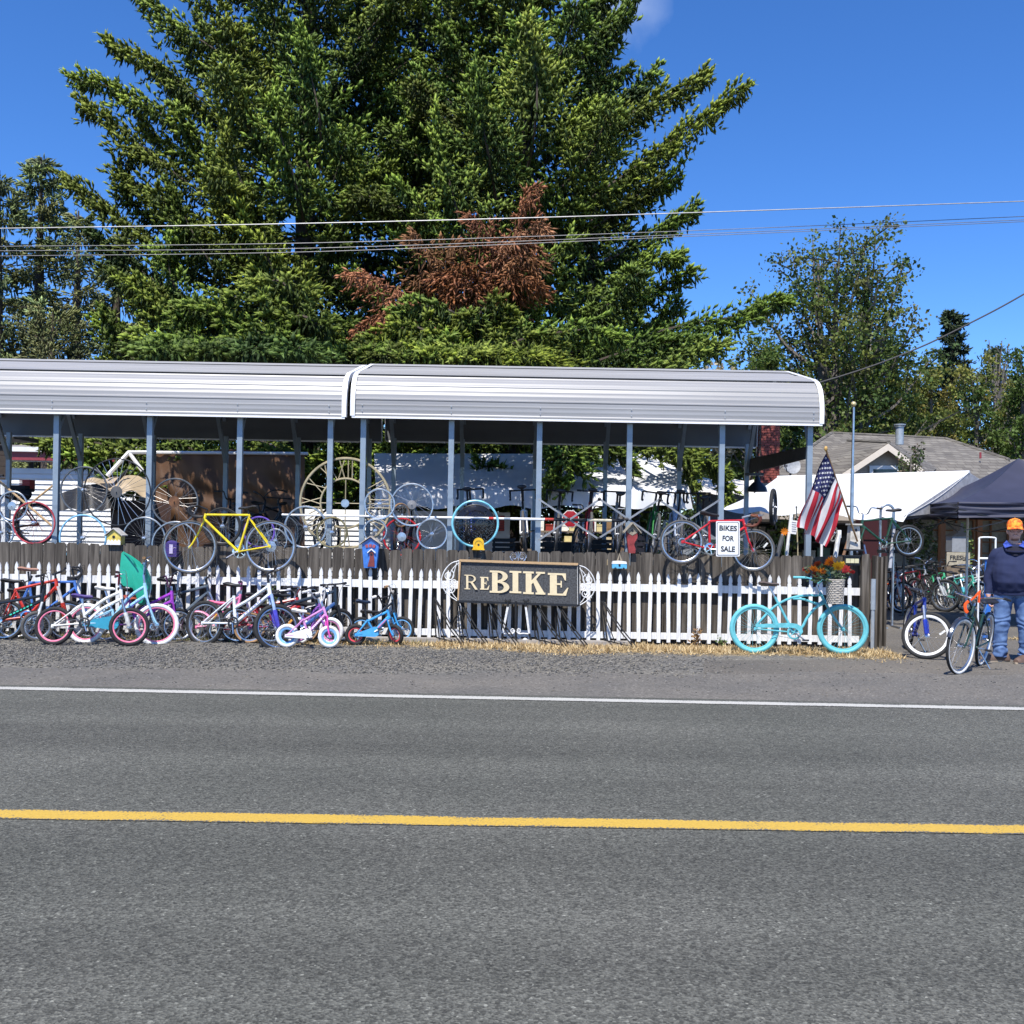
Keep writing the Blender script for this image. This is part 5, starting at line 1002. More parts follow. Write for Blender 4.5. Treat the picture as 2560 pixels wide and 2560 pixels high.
def fl(s, f):
    """s across the stripes from the staff tip, f along the fly"""
    top = (TL * (1 - f) ** 2 + TM * 2 * f * (1 - f) + BL * f * f); bot = (TR * (1 - f) ** 2 + BM * 2 * f * (1 - f) + BR * f * f)
    p = top.lerp(bot, s); w = (.5 - abs(s - .5)) * 2
    dy = (.050 * math.sin(s * 15 + f * 2.2) + .035 * math.sin(s * 27 - f * 3 + 1)) * min(1, f * 3 + .15) - .06 * math.sin(f * 3.1) + .05 * max(0, .35 - s) / .35 * math.sin(f * 9)
    dx = .022 * math.sin(s * 17 + f * 4 + .6) * min(1, f * 2.5)
    return p + Vector((dx, dy, .012 * math.sin(s * 19 + f * 5) * f))
FR, FW, FB = mat('flag red', (.50, .022, .04), rough=.8, trans=.3, nz=.06), mat('flag white', (.72, .72, .72), rough=.8, trans=.3, nz=.04), mat('flag navy', (.012, .016, .085), rough=.8, trans=.15, nz=.1)
m = MB(); NS, NF = 52, 48
for i in range(NS + 1):
    for j in range(NF + 1): m.v.append(tuple(fl(i / NS, j / NF)))
for i in range(NS):
    for j in range(NF):
        m.f.append((i * (NF + 1) + j, i * (NF + 1) + j + 1, (i + 1) * (NF + 1) + j + 1, (i + 1) * (NF + 1) + j)); st = i * 13 // NS
        m.m.append(2 if (st < 7 and j < NF * .4) else (0 if st % 2 == 0 else 1))
m.build('cloth', [FR, FW, FB], t, ang=180)
for side in (-1, 1):
    m = MB(); hs_ = 7 / 13; e_ = .004
    for r_ in range(9):
        for c_ in range(11):
            if (r_ + c_) % 2: continue
            s0, f0 = hs_ * (r_ + 1) / 10, .4 * (c_ + 1) / 12; c0 = fl(s0, f0); ds = (fl(s0 + .01, f0) - c0).normalized(); df = (fl(s0, f0 + .01) - c0); df = (df - ds * df.dot(ds)).normalized(); nn = ds.cross(df).normalized() * .004 * side; ps = []
            for k in range(10):
                a = math.pi / 2 + k * math.pi / 5; rr_ = .0205 if k % 2 == 0 else .0085; ps.append(c0 + nn + df * (rr_ * math.cos(a)) - ds * (rr_ * math.sin(a)))
            m.add([c0 + nn] + ps, [(0, 1 + k, 1 + (k + 1) % 10) for k in range(10)])
    m.build('stars', FW, t, smooth=False)
t = thing('flag_pole', 'bare silver flagpole with a golden ball standing behind the flag', 'flagpole', Vector((P(2129, 1300, 15.6).x, 15.6, 0))); zt = P(2127, 1010, 15.6).z
m = MB(); m.tube([(0, 0, 0), (0, 0, zt * .72), (0, 0, zt * .72 + .002), (0, 0, zt - .05)], [.028, .028, .02, .02], 10); m.build('pole', ALU, t); m = MB(); m.ell((0, 0, zt), (.04, .04, .04), 14, 10); m.build('ball', mat('gold ball', (.62, .5, .25), rough=.3, metal=.3), t)
# ------------------------------------------------------------------ wheel-slot bike rack in front of the pickets
t = thing('bike_rack', 'low wire bike rack with seven leaning black loops on a grey timber', 'bike rack', Vector((P(1325, 1610, 14.0).x, 14.0, 0))); O = t.location.copy()
x0, x1 = P(905, 1600, 14.1).x - O.x, P(1577, 1610, 14.0).x - O.x
MB().box(((x0 + x1) / 2, .1, .035), (x1 - x0, .16, .06)).build('timber', mat('grey timber', (.34, .31, .27), rough=.85, nz=.25, stretch=(1, 12, 12)), t, smooth=False)
for a in (13, 265, 580, 1055, 1280, 1775):
    m = MB(); p0 = zp(ZS, (a, 800 if a < 100 else 778), 14.16) - O
    top = Vector((p0.x, p0.y, .56)); fx = .33
    for dx in (0, .045):
        D = Vector((dx, 0, 0)); m.tube(bez([Vector((p0.x + .045, .13, .075)) + D, top + Vector((.0, -.0, 0)) + D * .4, top + Vector((.04, -.02, -.005)) + D * .4, Vector((p0.x + fx - .10, -.09, .24)) + D, Vector((p0.x + fx + .07, -.2, .035)) + D, Vector((p0.x + fx + .05, -.21, .012)) + D], 5), .0095, 6)
    m.tube([Vector((p0.x + fx + .05, -.21, .012)), Vector((p0.x + fx + .12, -.21, .012)), Vector((p0.x + .09, .02, .075)), Vector((p0.x + .045, .13, .075))], .009, 5); m.tube([top + Vector((.01, 0, -.02)), Vector((p0.x + .19, -.08, .02))], .008, 5)
    m.build('wire_loop', mat('dull black wire', (.02, .02, .02), rough=.75, spec=.2), t)
# ------------------------------------------------------------------ child seat, basket of flowers, climbing plant
t = thing('child_seat', 'green moulded plastic child bicycle seat on the light blue bicycle', 'child seat', zp(Z8, (1440, 500), 13.7)); O = t.location.copy(); s_ = lambda a, b, y=0: zp(Z8, (a, b), 13.7 + y) - O; GR = mat('green plastic', (.02, .36, .24), rough=.35, nz=.05)
out = [s_(1300, 85), s_(1290, 170), s_(1280, 300), s_(1295, 410), s_(1320, 440), s_(1420, 460), s_(1460, 560), s_(1480, 635), s_(1520, 625), s_(1560, 540), s_(1590, 460), s_(1575, 370), s_(1530, 270), s_(1460, 190), s_(1380, 130)]
m = MB(); n = len(out); c = s_(1430, 320); inr = [c + (p - c) * .8 + Vector((0, .16, 0)) for p in out]; fr = [p for p in out]; m.add(fr + inr + [c + Vector((0, .18, 0))], [((i + 1) % n, i, n + i, n + (i + 1) % n) for i in range(n)] + [(n + (i + 1) % n, n + i, 2 * n) for i in range(n)])
bk = [p + Vector((.004, -.008, 0)) for p in out]; binr = [c + (p - c) * .8 + Vector((0, .10, 0)) for p in out]; m.add([p + (p - c).normalized() * .012 for p in out] + [c + (p - c) * .96 + Vector((0, -.10, 0)) for p in out] + [c + Vector((0, -.13, 0))], [(i, (i + 1) % n, n + (i + 1) % n, n + i) for i in range(n)] + [(n + i, n + (i + 1) % n, 2 * n) for i in range(n)])
m.build('shell', GR, t, ang=60); m = MB(); m.tube(bez([s_(1300, 90, -.1), s_(1390, 170, -.16), s_(1430, 240, -.15)], 5), .010, 5); m.build('moulded_rib', mat('green plastic dark', (.012, .24, .17), rough=.4), t)
m = MB(); m.prism([s_(1290, 540, -.02), s_(1440, 510, -.02), s_(1500, 560, -.02), s_(1320, 590, -.02)], (0, .2, 0)); m.build('padding', cloth('#b9543a'), t, smooth=False)
t = thing('wicker_basket', 'off white wicker basket on the handlebar of the turquoise bicycle', 'basket', zp(Z6, (1170, 1385), 13.3)); u = 13.4 / 2560 / 3.578; WK = mat('white wicker', (.42, .385, .33), rough=.85, nz=.3, scale=60, bump=.5); O = t.location.copy()
wt, wb_, hh = 66 * u, 56 * u, 205 * u; rnd = random.Random(1)
for k in range(14):
    f = k / 13; hw = wb_ + (wt - wb_) * f; dd = .085 + .025 * f; z = hh * f; m = MB(); pts = []
    for i in range(28):
        a = 2 * math.pi * i / 28; sx = math.copysign(abs(math.cos(a)) ** .5, math.cos(a)); sy = math.copysign(abs(math.sin(a)) ** .5, math.sin(a)); wv = .004 * (1 if (i + k) % 2 else -1); pts.append(Vector((sx * (hw + wv), sy * (dd + wv), z)))
    m.tube(pts, hh / 13 * .56, 5, closed=True); m.build('cane', WK, t)
m = MB()
for i in range(14):
    a = 2 * math.pi * i / 14; sx = math.copysign(abs(math.cos(a)) ** .5, math.cos(a)); sy = math.copysign(abs(math.sin(a)) ** .5, math.sin(a)); m.tube([Vector((sx * wb_, sy * .085, 0)), Vector((sx * wt, sy * .11, hh))], .006, 4)
m.box((0, 0, .004), (wb_ * 1.8, .15, .008)); m.build('stake', WK, t)
t = thing('flower_bouquet', 'bunch of orange, yellow and red artificial flowers in the wicker basket', 'flowers', zp(Z6, (1160, 1200), 13.35)); O = t.location.copy()
fls = [(1120, 1010, 46, 'o'), (1200, 1055, 48, 'y'), (1265, 1085, 38, 'r'), (1330, 1108, 22, 'r'), (1010, 1035, 34, 'd'), (985, 1080, 36, 'o'), (925, 1102, 22, 'o'), (895, 1082, 18, 'r'), (1070, 1060, 34, 'd'), (1060, 1100, 32, 'o'), (1000, 1130, 30, 'd'), (1150, 1040, 30, 'd'), (1240, 1040, 26, 'y'), (1095, 1030, 30, 'd'), (1300, 1100, 18, 'r')]
FC = {'o': ((.75, .22, .01), (.35, .06, .01)), 'y': ((.85, .50, .02), (.5, .18, .01)), 'r': ((.50, .03, .03), (.3, .02, .02)), 'd': ((.30, .05, .015), (.16, .03, .01))}
for k, (a, b, r, c) in enumerate(fls):
    m = MB(); yy = rnd.uniform(-.12, .12); C = zp(Z6, (a, b), 13.3 + yy) - O; rr_ = r * u * 1.3; tilt = Matrix.Rotation(rnd.uniform(-.7, .7), 3, 'Z') @ Matrix.Rotation(rnd.uniform(.0, .8), 3, 'X')
    for ly, (np_, rl, up) in enumerate(((11, 1, .02), (9, .7, .3), (6, .4, .5))):
        for i in range(np_):
            aa = 2 * math.pi * (i + .5 * ly) / np_ + rnd.uniform(-.1, .1); d = Vector((math.cos(aa), 0, math.sin(aa))); s = Vector((-math.sin(aa), 0, math.cos(aa))); l = rr_ * rl * rnd.uniform(.85, 1.1); f_ = -up * rr_
            ps = [Vector((0, f_ * .3, 0)), d * l * .55 + s * l * .2 + Vector((0, f_, 0)), d * l + Vector((0, f_ * .4, 0)), d * l * .55 - s * l * .2 + Vector((0, f_, 0))]; m.add([tilt @ p + C for p in ps], [(0, 1, 2, 3)], mi=0 if ly < 2 else 1)
    m.build('flower', [mat('petal ' + c, FC[c][0], rough=.7, trans=.3, nz=.15), mat('petal centre ' + c, FC[c][1], rough=.8)], t)
    m = MB(); m.tube(bez([C + Vector((0, .01, 0)), C * .5 + Vector((0, 0, -.05)), Vector((rnd.uniform(-.03, .03), 0, -.12))], 4), .004, 4); m.build('stem', mat('stem green', (.05, .10, .03)), t)
m = MB()
for k in range(170):
    C = zp(Z6, (rnd.gauss(1120, 90), rnd.uniform(1060, 1190)), 13.3 + rnd.uniform(-.1, .1)) - O; a, b = rnd.uniform(0, 6.28), rnd.uniform(-.6, .9); d = Vector((math.cos(a), math.sin(a) * .7, b)).normalized(); s = d.orthogonal().normalized(); l = rnd.uniform(.04, .09); m.add([C, C + d * l * .5 + s * l * .22, C + d * l, C + d * l * .5 - s * l * .22], [(0, 1, 2, 3)])
kind(m.build('leaves', mat('dark leaf', (.03, .06, .02), rough=.6, trans=.25), t), 'stuff')
def leafy(nm, label, c, sx, sz, n, cols, lo=.03, hi=.06, sy=.1, stems=6, Y0=0):
    t = thing(nm, label, 'plant', Vector((c[0], c[1], 0))); m = MB(); rnd = random.Random(n)
    tops = []
    for k in range(stems):
        tx = rnd.gauss(0, sx * .5); tz = sz * rnd.uniform(.6, 1); p = bez([(rnd.gauss(0, .03), 0, 0), (tx * .4, rnd.uniform(-sy, sy) * .5, tz * .5), (tx, rnd.uniform(-sy, sy), tz)], 5); m.tube(p, .004, 4); tops.append(p)
    m.build('stem', mat('twig', (.12, .08, .04), rough=.9), t); m = MB()
    for k in range(n):
        p = rnd.choice(tops); C = p[rnd.randrange(3, len(p))] + Vector((rnd.gauss(0, sx * .22), rnd.gauss(0, sy * .6), rnd.gauss(0, sx * .2))); d = Vector((rnd.gauss(0, 1), rnd.gauss(0, 1), rnd.gauss(.2, 1))).normalized(); s = d.orthogonal().normalized(); l = rnd.uniform(lo, hi); m.add([C, C + d * l * .5 + s * l * .3, C + d * l, C + d * l * .5 - s * l * .3], [(0, 1, 2, 3)], mi=rnd.randrange(len(cols)))
    kind(m.build('leaves', [mat('leaf %s' % (c_,), c_, rough=.6, trans=.3, nz=.2) for c_ in cols], t), 'stuff'); return t
leafy('climbing_weed', 'green leafy weed growing up through the pickets behind the white bicycle', (P(680, 1500, 14.2).x, 14.2), .12, .72, 240, [(.10, .17, .03), (.06, .11, .03), (.16, .22, .05)], .03, .06, .06)
leafy('dried_weed', 'brown dried weed at the foot of the pickets left of the turquoise bicycle', (P(1740, 1600, 14.15).x, 14.15), .10, .30, 70, [(.26, .15, .06), (.34, .22, .10), (.18, .10, .05)], .03, .07, .06)
leafy('weed_tuft', 'small green weed under the pickets behind the rear wheel of the turquoise bicycle', (P(1805, 1610, 14.2).x, 14.2), .08, .1, 60, [(.09, .15, .03)], .02, .05, .05)
leafy('weed_tuft', 'low green weed on the ground between the white and tiny pink bicycles', (P(655, 1605, 13.95).x, 13.95), .12, .1, 80, [(.10, .16, .04), (.2, .2, .08)], .02, .05, .06)
# ------------------------------------------------------------------ houses, canopies and clutter behind the fence
def quad_obj(nm, pts, mt, parent, O, th=(0, .03, 0)):
    m = MB(); m.prism([Vector(p) - O for p in pts], th); return m.build(nm, mt, parent, smooth=False)
SID = mat('white siding', (.74, .74, .73), rough=.55, nz=.05, scale=2); REDP = mat('red fascia', (.26, .04, .05), rough=.5, nz=.1)
YH = 25.0
t = thing('white_house', 'long low white lap sided house with a red fascia behind the left carport', 'house', Vector((P(600, 1300, YH).x, YH, 0))); O = t.location.copy()
xa, xb = P(-160, 1300, YH).x, P(1275, 1300, YH).x; ex = .125; k = 0; z = .12
xc = P(345, 1300, YH).x
while z < 2.75:
    m = MB(); h = ex; m.prism([Vector((xa, YH, z)) - O, Vector((xa, YH - .04, z)) - O, Vector((xa, YH - .004, z + h)) - O, Vector((xa, YH + .01, z + h)) - O], ((xb if z < 1.95 else xc) - xa, 0, 0)); m.build('siding_board', SID, t, smooth=False); z += h
zf_ = P(150, 1150, YH - .6).z
MB().box(Vector(((xa + xc) / 2, YH + 1.5, 1.4)) - O, (xc - xa - .05, 2.9, 2.7)).build('wall', SID, t, smooth=False)
m = MB(); m.prism([Vector((xa - .3, YH - .27, zf_)) - O, Vector((xa - .3, YH - .27, zf_ + .04)) - O, Vector((xa - .3, YH + 2.2, zf_ + .55)) - O, Vector((xa - .3, YH + 2.2, zf_ + .45)) - O], (xc - xa + .6, 0, 0)); m.build('roof', mat('grey shed roof', (.22, .2, .19), rough=.8), t, smooth=False)
MB().box(Vector(((xa + xc) / 2, YH - .28, zf_ + .10)) - O, (xc - xa + .6, .03, .20)).build('fascia', REDP, t, smooth=False)
MB().box(Vector(((xa + xc) / 2, YH - .32, zf_ + .26)) - O, (xc - xa + .6, .11, .11)).build('gutter', WHT, t, smooth=False)
MB().box(Vector(((xa + xc) / 2, YH - .13, zf_ - .015)) - O, (xc - xa + .5, .25, .02)).build('soffit', mat('soffit cream', (.5, .45, .38)), t, smooth=False)
# brown log-sided shed at the far left
t = thing('brown_shed', 'dark brown board sided shed at the far left edge under the carport', 'shed', P(-60, 1400, 20.5)); O = t.location.copy(); BR = mat('dark stained board', (.045, .032, .024), rough=.8, nz=.35, stretch=(1.5, 12, 12))
for k in range(14):
    x0, x1 = P(-150, 1200, 20.5).x, P(19, 1200, 20.5).x; MB().box(Vector(((x0 + x1) / 2, 20.6, .2 + k * .215)) - O, (x1 - x0, .12, .205)).build('board', BR, t, smooth=False)
MB().box(Vector((x0 / 2 + x1 / 2, 20.95, 3.26)) - O, (x1 - x0 + .3, 1.1, .08)).build('roof', BR, t)
# tarpaulins
def tarp(nm, label, cat, fn, nu, nv, mt, ref, frames=()):
    t = thing(nm, label, cat, ref); O = Vector(ref); m = MB(); m.grid(lambda a, b: Vector(fn(a, b)) - O, nu, nv); m.build('sheet', mt, t, ang=180)
    for nm2, pts, r, mm in frames: m = MB(); m.tube([Vector(p) - O for p in pts], r, 7); m.build(nm2, mm, t)
    return t
BRT = mat('brown tarpaulin', (.14, .072, .036), rough=.5, nz=.25, scale=2, trans=.15); TANT = mat('tan tarpaulin', (.42, .33, .22), rough=.6, nz=.15, scale=2); WT = mat('white tarpaulin', (.74, .75, .76), rough=.5, nz=.05, scale=2, trans=.18)
def browns(a, b):
    px = 384 + (762 - 384) * a; py = 1128 + (1395 - 1128) * b; Y = 21.4 + .05 * math.sin(a * 13 + b * 3 + 2 * math.sin(b * 3)) * b + .022 * math.sin(a * 47 - b * 9 + 3 * math.sin(a * 5)) + .03 * math.sin((a * 1.3 - b) * 17 + 2 * math.sin(b * 7))
    return P(px, py + 5 * math.sin(a * 9) * (1 - b), Y)
tarp('brown_tarp', 'brown tarpaulin wall hung in creases behind the yellow bicycle', 'tarp', browns, 60, 30, BRT, P(570, 1390, 21.4), [('ridge_tube', [P(378, 1131, 21.35), P(770, 1134, 21.35)], .035, WHT)])
def tans(a, b):
    p0 = P(205, 1208, 20.9).lerp(P(321, 1174, 21.2), a) if a < .6 else P(274.6, 1187.6, 21.08).lerp(P(372, 1200, 21.3), (a - .6) / .4); p1 = P(288, 1228, 19.9).lerp(P(385, 1240, 19.9), a); q = p0.lerp(p1, b); q.z += .06 * math.sin(a * 9 + b * 4); return q
tarp('tan_tarp', 'tan tarpaulin top sagging from a white tube frame left of the brown tarpaulin', 'tarp', tans, 24, 12, TANT, P(300, 1250, 20.6), [('frame_tube', [P(268, 1190, 20.9), P(322, 1131, 21.1), P(372, 1131, 21.3)], .045, WHT), ('frame_tube', [P(322, 1131, 21.1), P(356, 1177, 21.1)], .04, WHT), ('strap', [P(285, 1211, 20.3), P(318, 1176, 20.8)], .03, BLK)])
def darks(a, b):
    px = 140 + 160 * a; top = 1238 - 30 * math.sin(min(1, a * 1.3) * 1.57); py = top + (1274 - top) * b; return P(px, py + 3 * math.sin(a * 20) * b, 20.6 + .1 * math.sin(a * 14) - .25 * b)
tarp('awning_underside', 'shaded underside as a near black sheet under the tan tarpaulin in front of the white siding', 'tarp', darks, 20, 8, mat('shaded underside', (.018, .018, .02), rough=.6), P(220, 1270, 20.6))  # near-black colour stands in for the shade under the tan awning
m = MB(); m.prism([P(276, 1250, 20.8), P(300, 1250, 20.8), P(300, 1392, 20.8), P(278, 1392, 20.8)], (.9, .4, 0)); tag(m.build('brown_cabinet', mat('brown cabinet', (.07, .035, .025), rough=.6), smooth=False), 'dark brown panel standing left of the brown tarpaulin behind the huge wheel', 'panel')
# long white canopy with valance behind the right carport
def can(a, b):
    px = 935 + (1702 - 935) * a
    if b < .62: f = b / .62; p = P(px, 1133 + 3 * a, 25.6).lerp(P(px + 14 * a + 6, 1222, 23.0), f); p.z -= .10 * math.sin(f * math.pi) + .03 * math.sin(a * 30) * f; return p
    f = (b - .62) / .38; p = P(px + 14 * a + 6, 1222, 23.0); q = P(px + 30 * a, 1268 + 5 * math.sin(a * 40), 22.9 + .08 * math.sin(a * 60)); return p.lerp(q, f)
t = tarp('white_canopy', 'long white tarpaulin canopy in tree shade behind the racked bicycles', 'canopy', can, 70, 20, WT, P(1330, 1400, 24))
O = t.location.copy()
for px, Y in ((960, 23.1), (1140, 23.1), (1330, 23.1), (1510, 23.1), (1700, 23.1)):
    m = MB(); p = P(px, 1260, Y); m.tube([Vector((p.x, Y, 0)) - O, p - O], .025, 7); m.build('pole', ALU, t)
quad_obj('end_panel', [P(1702, 1136, 25.6), P(1722, 1222, 23), P(1736, 1262, 23), P(1728, 1262, 27), ], WT, t, O, (.01, .01, 0))
# shelf of oddments under it
t = thing('shelf_unit', 'grey shelf unit with boxes and books under the white canopy', 'shelf', P(1450, 1400, 22.0)); O = t.location.copy(); WD = mat('worn shelf wood', (.20, .15, .10), rough=.8, nz=.25)
for zz in (1.55, 1.15, .75): MB().box(Vector((P(1440, 1300, 22).x, 22.0, zz)) - O, (2.3, .4, .04)).build('shelf_board', WD, t, smooth=False)
for s in (1335, 1440, 1560): MB().box(Vector((P(s, 1300, 22).x, 22.0, .95)) - O, (.06, .42, 1.9)).build('upright', WD, t, smooth=False)
rnd = random.Random(11)
nth = lambda k: ('first second third fourth fifth sixth seventh eighth ninth tenth eleventh twelfth thirteenth fourteenth fifteenth sixteenth'.split())[k]
CN = {'#d9c68a': 'straw yellow', '#e8e4d8': 'off white', '#c9b48a': 'tan', '#8a6b45': 'brown', '#e5d27a': 'pale yellow', '#b8b2a6': 'pale grey', '#6e5238': 'dark brown', '#f0ead8': 'cream', '#93301f': 'brick red', '#3e5068': 'slate blue', '#5a4a3a': 'dull brown', '#23272b': 'near black', '#6a5a30': 'olive', '#304a3a': 'dark green', '#7a3a22': 'rust brown', '#8d8a80': 'grey', '#3a4c66': 'dark blue', '#15171a': 'black', '#9a6a2a': 'ochre'}
OC = ['#d9c68a', '#e8e4d8', '#c9b48a', '#8a6b45', '#e5d27a', '#b8b2a6', '#6e5238', '#f0ead8', '#93301f', '#3e5068']
for zz in (1.57, 1.17, .77):
    x = P(1340, 1300, 22).x; cn = 0
    while x < P(1552, 1300, 22).x:
        w, h = rnd.uniform(.09, .26), rnd.uniform(.08, .30); c = rnd.choice(OC); m = MB(); m.box((0, 0, h / 2), (w, .28, h)); 
        if h < .2: m.box((0, 0, h + .004), (w * 1.04, .30, .03))
        else: m.box((0, -.143, h * .5), (w * .6, .01, h * .4))
        tag(m.build('box', plastic(c), loc=(x + w / 2, 21.95, zz), smooth=False), nth(cn) + ' box from the left on the ' + {1.57: 'top', 1.17: 'middle', .77: 'bottom'}[zz] + ' board of the shelf unit, ' + CN[c], 'box', 'boxes and books on the shelf unit'); cn += 1; x += w + rnd.uniform(.01, .08)
t = thing('octagon_sign', 'red octagon sign with a white edge leaning behind the racked bicycles', 'sign', P(1426, 1297, 21.3)); r = 21 * 21.3 / 2560
for rr_, d, mt in ((r, .0, WHT), (r * .92, -.006, pr('#a3121f'))): m = MB(); m.prism([(rr_ * math.cos(a) * 1.08, d, rr_ * math.sin(a) * 1.08) for a in [math.pi / 8 + k * math.pi / 4 for k in range(8)]], (0, .005, 0)); m.build('plate', mt, t, smooth=False)
for lb, px, py, w, h, Y, c in (('red crate hanging on the white siding right of the turquoise hoop', 1248, 1308, 26, 40, 24.7, '#b03a34'), ('red milk crate on the loaded bicycle at the far left', 68, 1212, 26, 26, 17.3, '#a8363a')):
    t = thing('red_crate', lb, 'crate', P(px, py, Y)); u = Y / 2560; RC = plastic(c); W, H = w * u, h * u
    for k in range(6): MB().box((0, 0, (k - 2.5) * H / 6), (W, .2, H / 9)).build('slat', RC, t, smooth=False)
    MB().box((0, .05, 0), (W * .96, .1, H * .97)).build('panel', plastic('#8c2f2c'), t, smooth=False)
# white canopy on the right and the low white roof beside it
A_, B_, C_, D_ = P(1944, 1193, 22.0), P(2424, 1180, 19.6), P(2258, 1292, 18.0), P(1807, 1270, 19.9)
def can2(a, b):
    p = A_.lerp(B_, a).lerp(D_.lerp(C_, a), b); p.z += -.10 * math.sin(b * math.pi) * (.6 + .4 * math.sin(a * 9)) - (.07 * abs(math.sin(a * 14)) + .02) * (b > .97); return p
t = tarp('white_canopy', 'bright white tarpaulin canopy behind the flag and flagpole', 'canopy', can2, 48, 16, WT, P(2100, 1500, 20)); O = t.location.copy()
E_ = P(2545, 1262, 21.0); GT = mat('grey canopy end', (.52, .52, .54), rough=.7, trans=.25)
quad_obj('end_panel', [B_ + Vector((0, .01, -.01)), C_ + Vector((0, .02, 0)), E_], GT, t, O, (.01, .01, 0))
for p in (D_, C_.lerp(D_, .42), B_ + Vector((0, 0, -.02)), A_ + Vector((0, 0, -.02))): m = MB(); m.tube([Vector((p.x, p.y + .05, 0)) - O, p + Vector((0, .05, -.03)) - O], .024, 7); m.build('pole', WHT, t)
m = MB(); m.tube([A_ - O, B_ - O], .03, 7); m.build('ridge_tube', WHT, t)
def can3(a, b): p = P(1738, 1196, 27).lerp(P(1885, 1200, 27), a).lerp(P(1742, 1232, 25.5).lerp(P(1885, 1238, 25.5), a), b); p.z += .03 * math.sin(a * 13); return p
t = tarp('beige_canopy', 'low off white canopy roof between the carport post and the chimney', 'canopy', can3, 14, 6, mat('off white tarpaulin', (.6, .57, .52), rough=.7), P(1800, 1330, 26)); O = t.location.copy()
MB().box(P(1812, 1290, 26.5) - O, (1.35, .05, 1.1)).build('end_wall', mat('grey blue wall', (.10, .11, .12), rough=.8), t, smooth=False)
# parked car under the canopy
t = thing('parked_car', 'grey parked car with tinted windows under the white canopy behind the red bicycle', 'car', Vector((P(1872, 1330, 23.5).x, 23.5, 0))); CB = paint('#8f9498'); GL = mat('tinted glass', (.03, .05, .05), rough=.08)
m = MB(); pf_ = [(-2.1, .35), (2.1, .35), (2.2, .7), (2.05, .95), (1.2, 1.0), (.5, 1.46), (-1.1, 1.5), (-1.8, 1.02), (-2.15, .9)]; m.prism([(a, -.85, b) for a, b in pf_], (0, 1.7, 0)); m.build('body', CB, t, ang=20)
for ps in ([(.42, 1.40), (1.02, 1.03), (-.2, 1.03), (-.2, 1.42)], [(-.28, 1.42), (-.28, 1.03), (-1.6, 1.05), (-1.05, 1.44)]): m = MB(); m.prism([(a, -.856, b) for a, b in ps][::-1], (0, .004, 0)); m.build('window', GL, t, smooth=False)
for x in (-1.35, 1.35):
    m = MB(); m.rev([(0, -.1), (.2, -.1), (.31, -.08), (.31, .08), (0, .1)], Matrix.Translation((x, -.8, .31)), 20); m.build('wheel', RUB, t)
# the house on the right with its shingle roofs
SHG = bpy.data.materials.new('roof shingle'); SHG.use_nodes = True; N, K = SHG.node_tree.nodes, SHG.node_tree.links; b = N['Principled BSDF']; b.inputs['Roughness'].default_value = .9
tc_ = N.new('ShaderNodeTexCoord'); bk_ = N.new('ShaderNodeTexBrick'); bk_.inputs['Color1'].default_value = (.11, .10, .088, 1); bk_.inputs['Color2'].default_value = (.18, .166, .143, 1); bk_.inputs['Mortar'].default_value = (.08, .07, .06, 1); bk_.inputs['Scale'].default_value = 3.2; bk_.inputs['Mortar Size'].default_value = .03; bk_.inputs['Row Height'].default_value = .36; bk_.inputs['Brick Width'].default_value = .9
mp_ = N.new('ShaderNodeMapping'); mp_.inputs['Rotation'].default_value = (R_(90), 0, 0); K.new(tc_.outputs['Object'], mp_.inputs[0]); K.new(mp_.outputs[0], bk_.inputs[0]); nn_ = N.new('ShaderNodeTexNoise'); nn_.inputs['Scale'].default_value = 1.6; nn_.inputs['Detail'].default_value = 6; K.new(tc_.outputs['Object'], nn_.inputs[0]); mm_ = N.new('ShaderNodeMixRGB'); mm_.blend_type = 'MULTIPLY'; mm_.inputs[0].default_value = .6; K.new(bk_.outputs[0], mm_.inputs[1]); K.new(nn_.outputs[0], mm_.inputs[2]); g_ = N.new('ShaderNodeVectorMath'); g_.operation = 'SCALE'; g_.inputs['Scale'].default_value = 1.5; K.new(mm_.outputs[0], g_.inputs[0]); K.new(g_.outputs[0], b.inputs[0])
bu_ = N.new('ShaderNodeBump'); bu_.inputs['Strength'].default_value = .6; bu_.inputs['Distance'].default_value = .02; K.new(bk_.outputs['Fac'], bu_.inputs['Height']); bu_.invert = True; K.new(bu_.outputs[0], b.inputs['Normal'])
t = thing('shingled_house', 'beige house with grey shingled hip roof and front gable behind the white canopy', 'house', Vector((P(2250, 1300, 34).x, 34, 0))); O = t.location.copy(); BEI = mat('beige wall', (.42, .36, .29), rough=.8, nz=.06); TRM = mat('cream trim', (.66, .58, .48), rough=.6, nz=.05)
quad_obj('roof', [P(2079, 1083, 38), P(1925, 1185, 31), P(2560, 1240, 31), P(2520, 1150, 34), P(2363, 1097, 38)], SHG, t, O, (0, .05, -.1))
quad_obj('roof_wing', [P(2515, 1149, 34.2), P(2700, 1146, 36), P(2700, 1250, 31), P(2540, 1240, 31)], SHG, t, O, (0, .05, -.1))
quad_obj('gable_roof', [P(2221, 1107, 30.4), P(2085, 1197, 30.4), P(1990, 1180, 33.2), P(2120, 1102, 36)], SHG, t, O, (0, .05, -.06))
quad_obj('gable_roof', [P(2221, 1107, 30.4), P(2223, 1102, 36), P(2345, 1168, 33.2), P(2325, 1185, 30.4)], SHG, t, O, (0, .05, -.06))
quad_obj('gable_wall', [P(2221, 1118, 30.8), P(2095, 1200, 30.8), P(2095, 1420, 30.8), P(2330, 1420, 30.8), P(2322, 1190, 30.8)], BEI, t, O, (0, .1, 0))
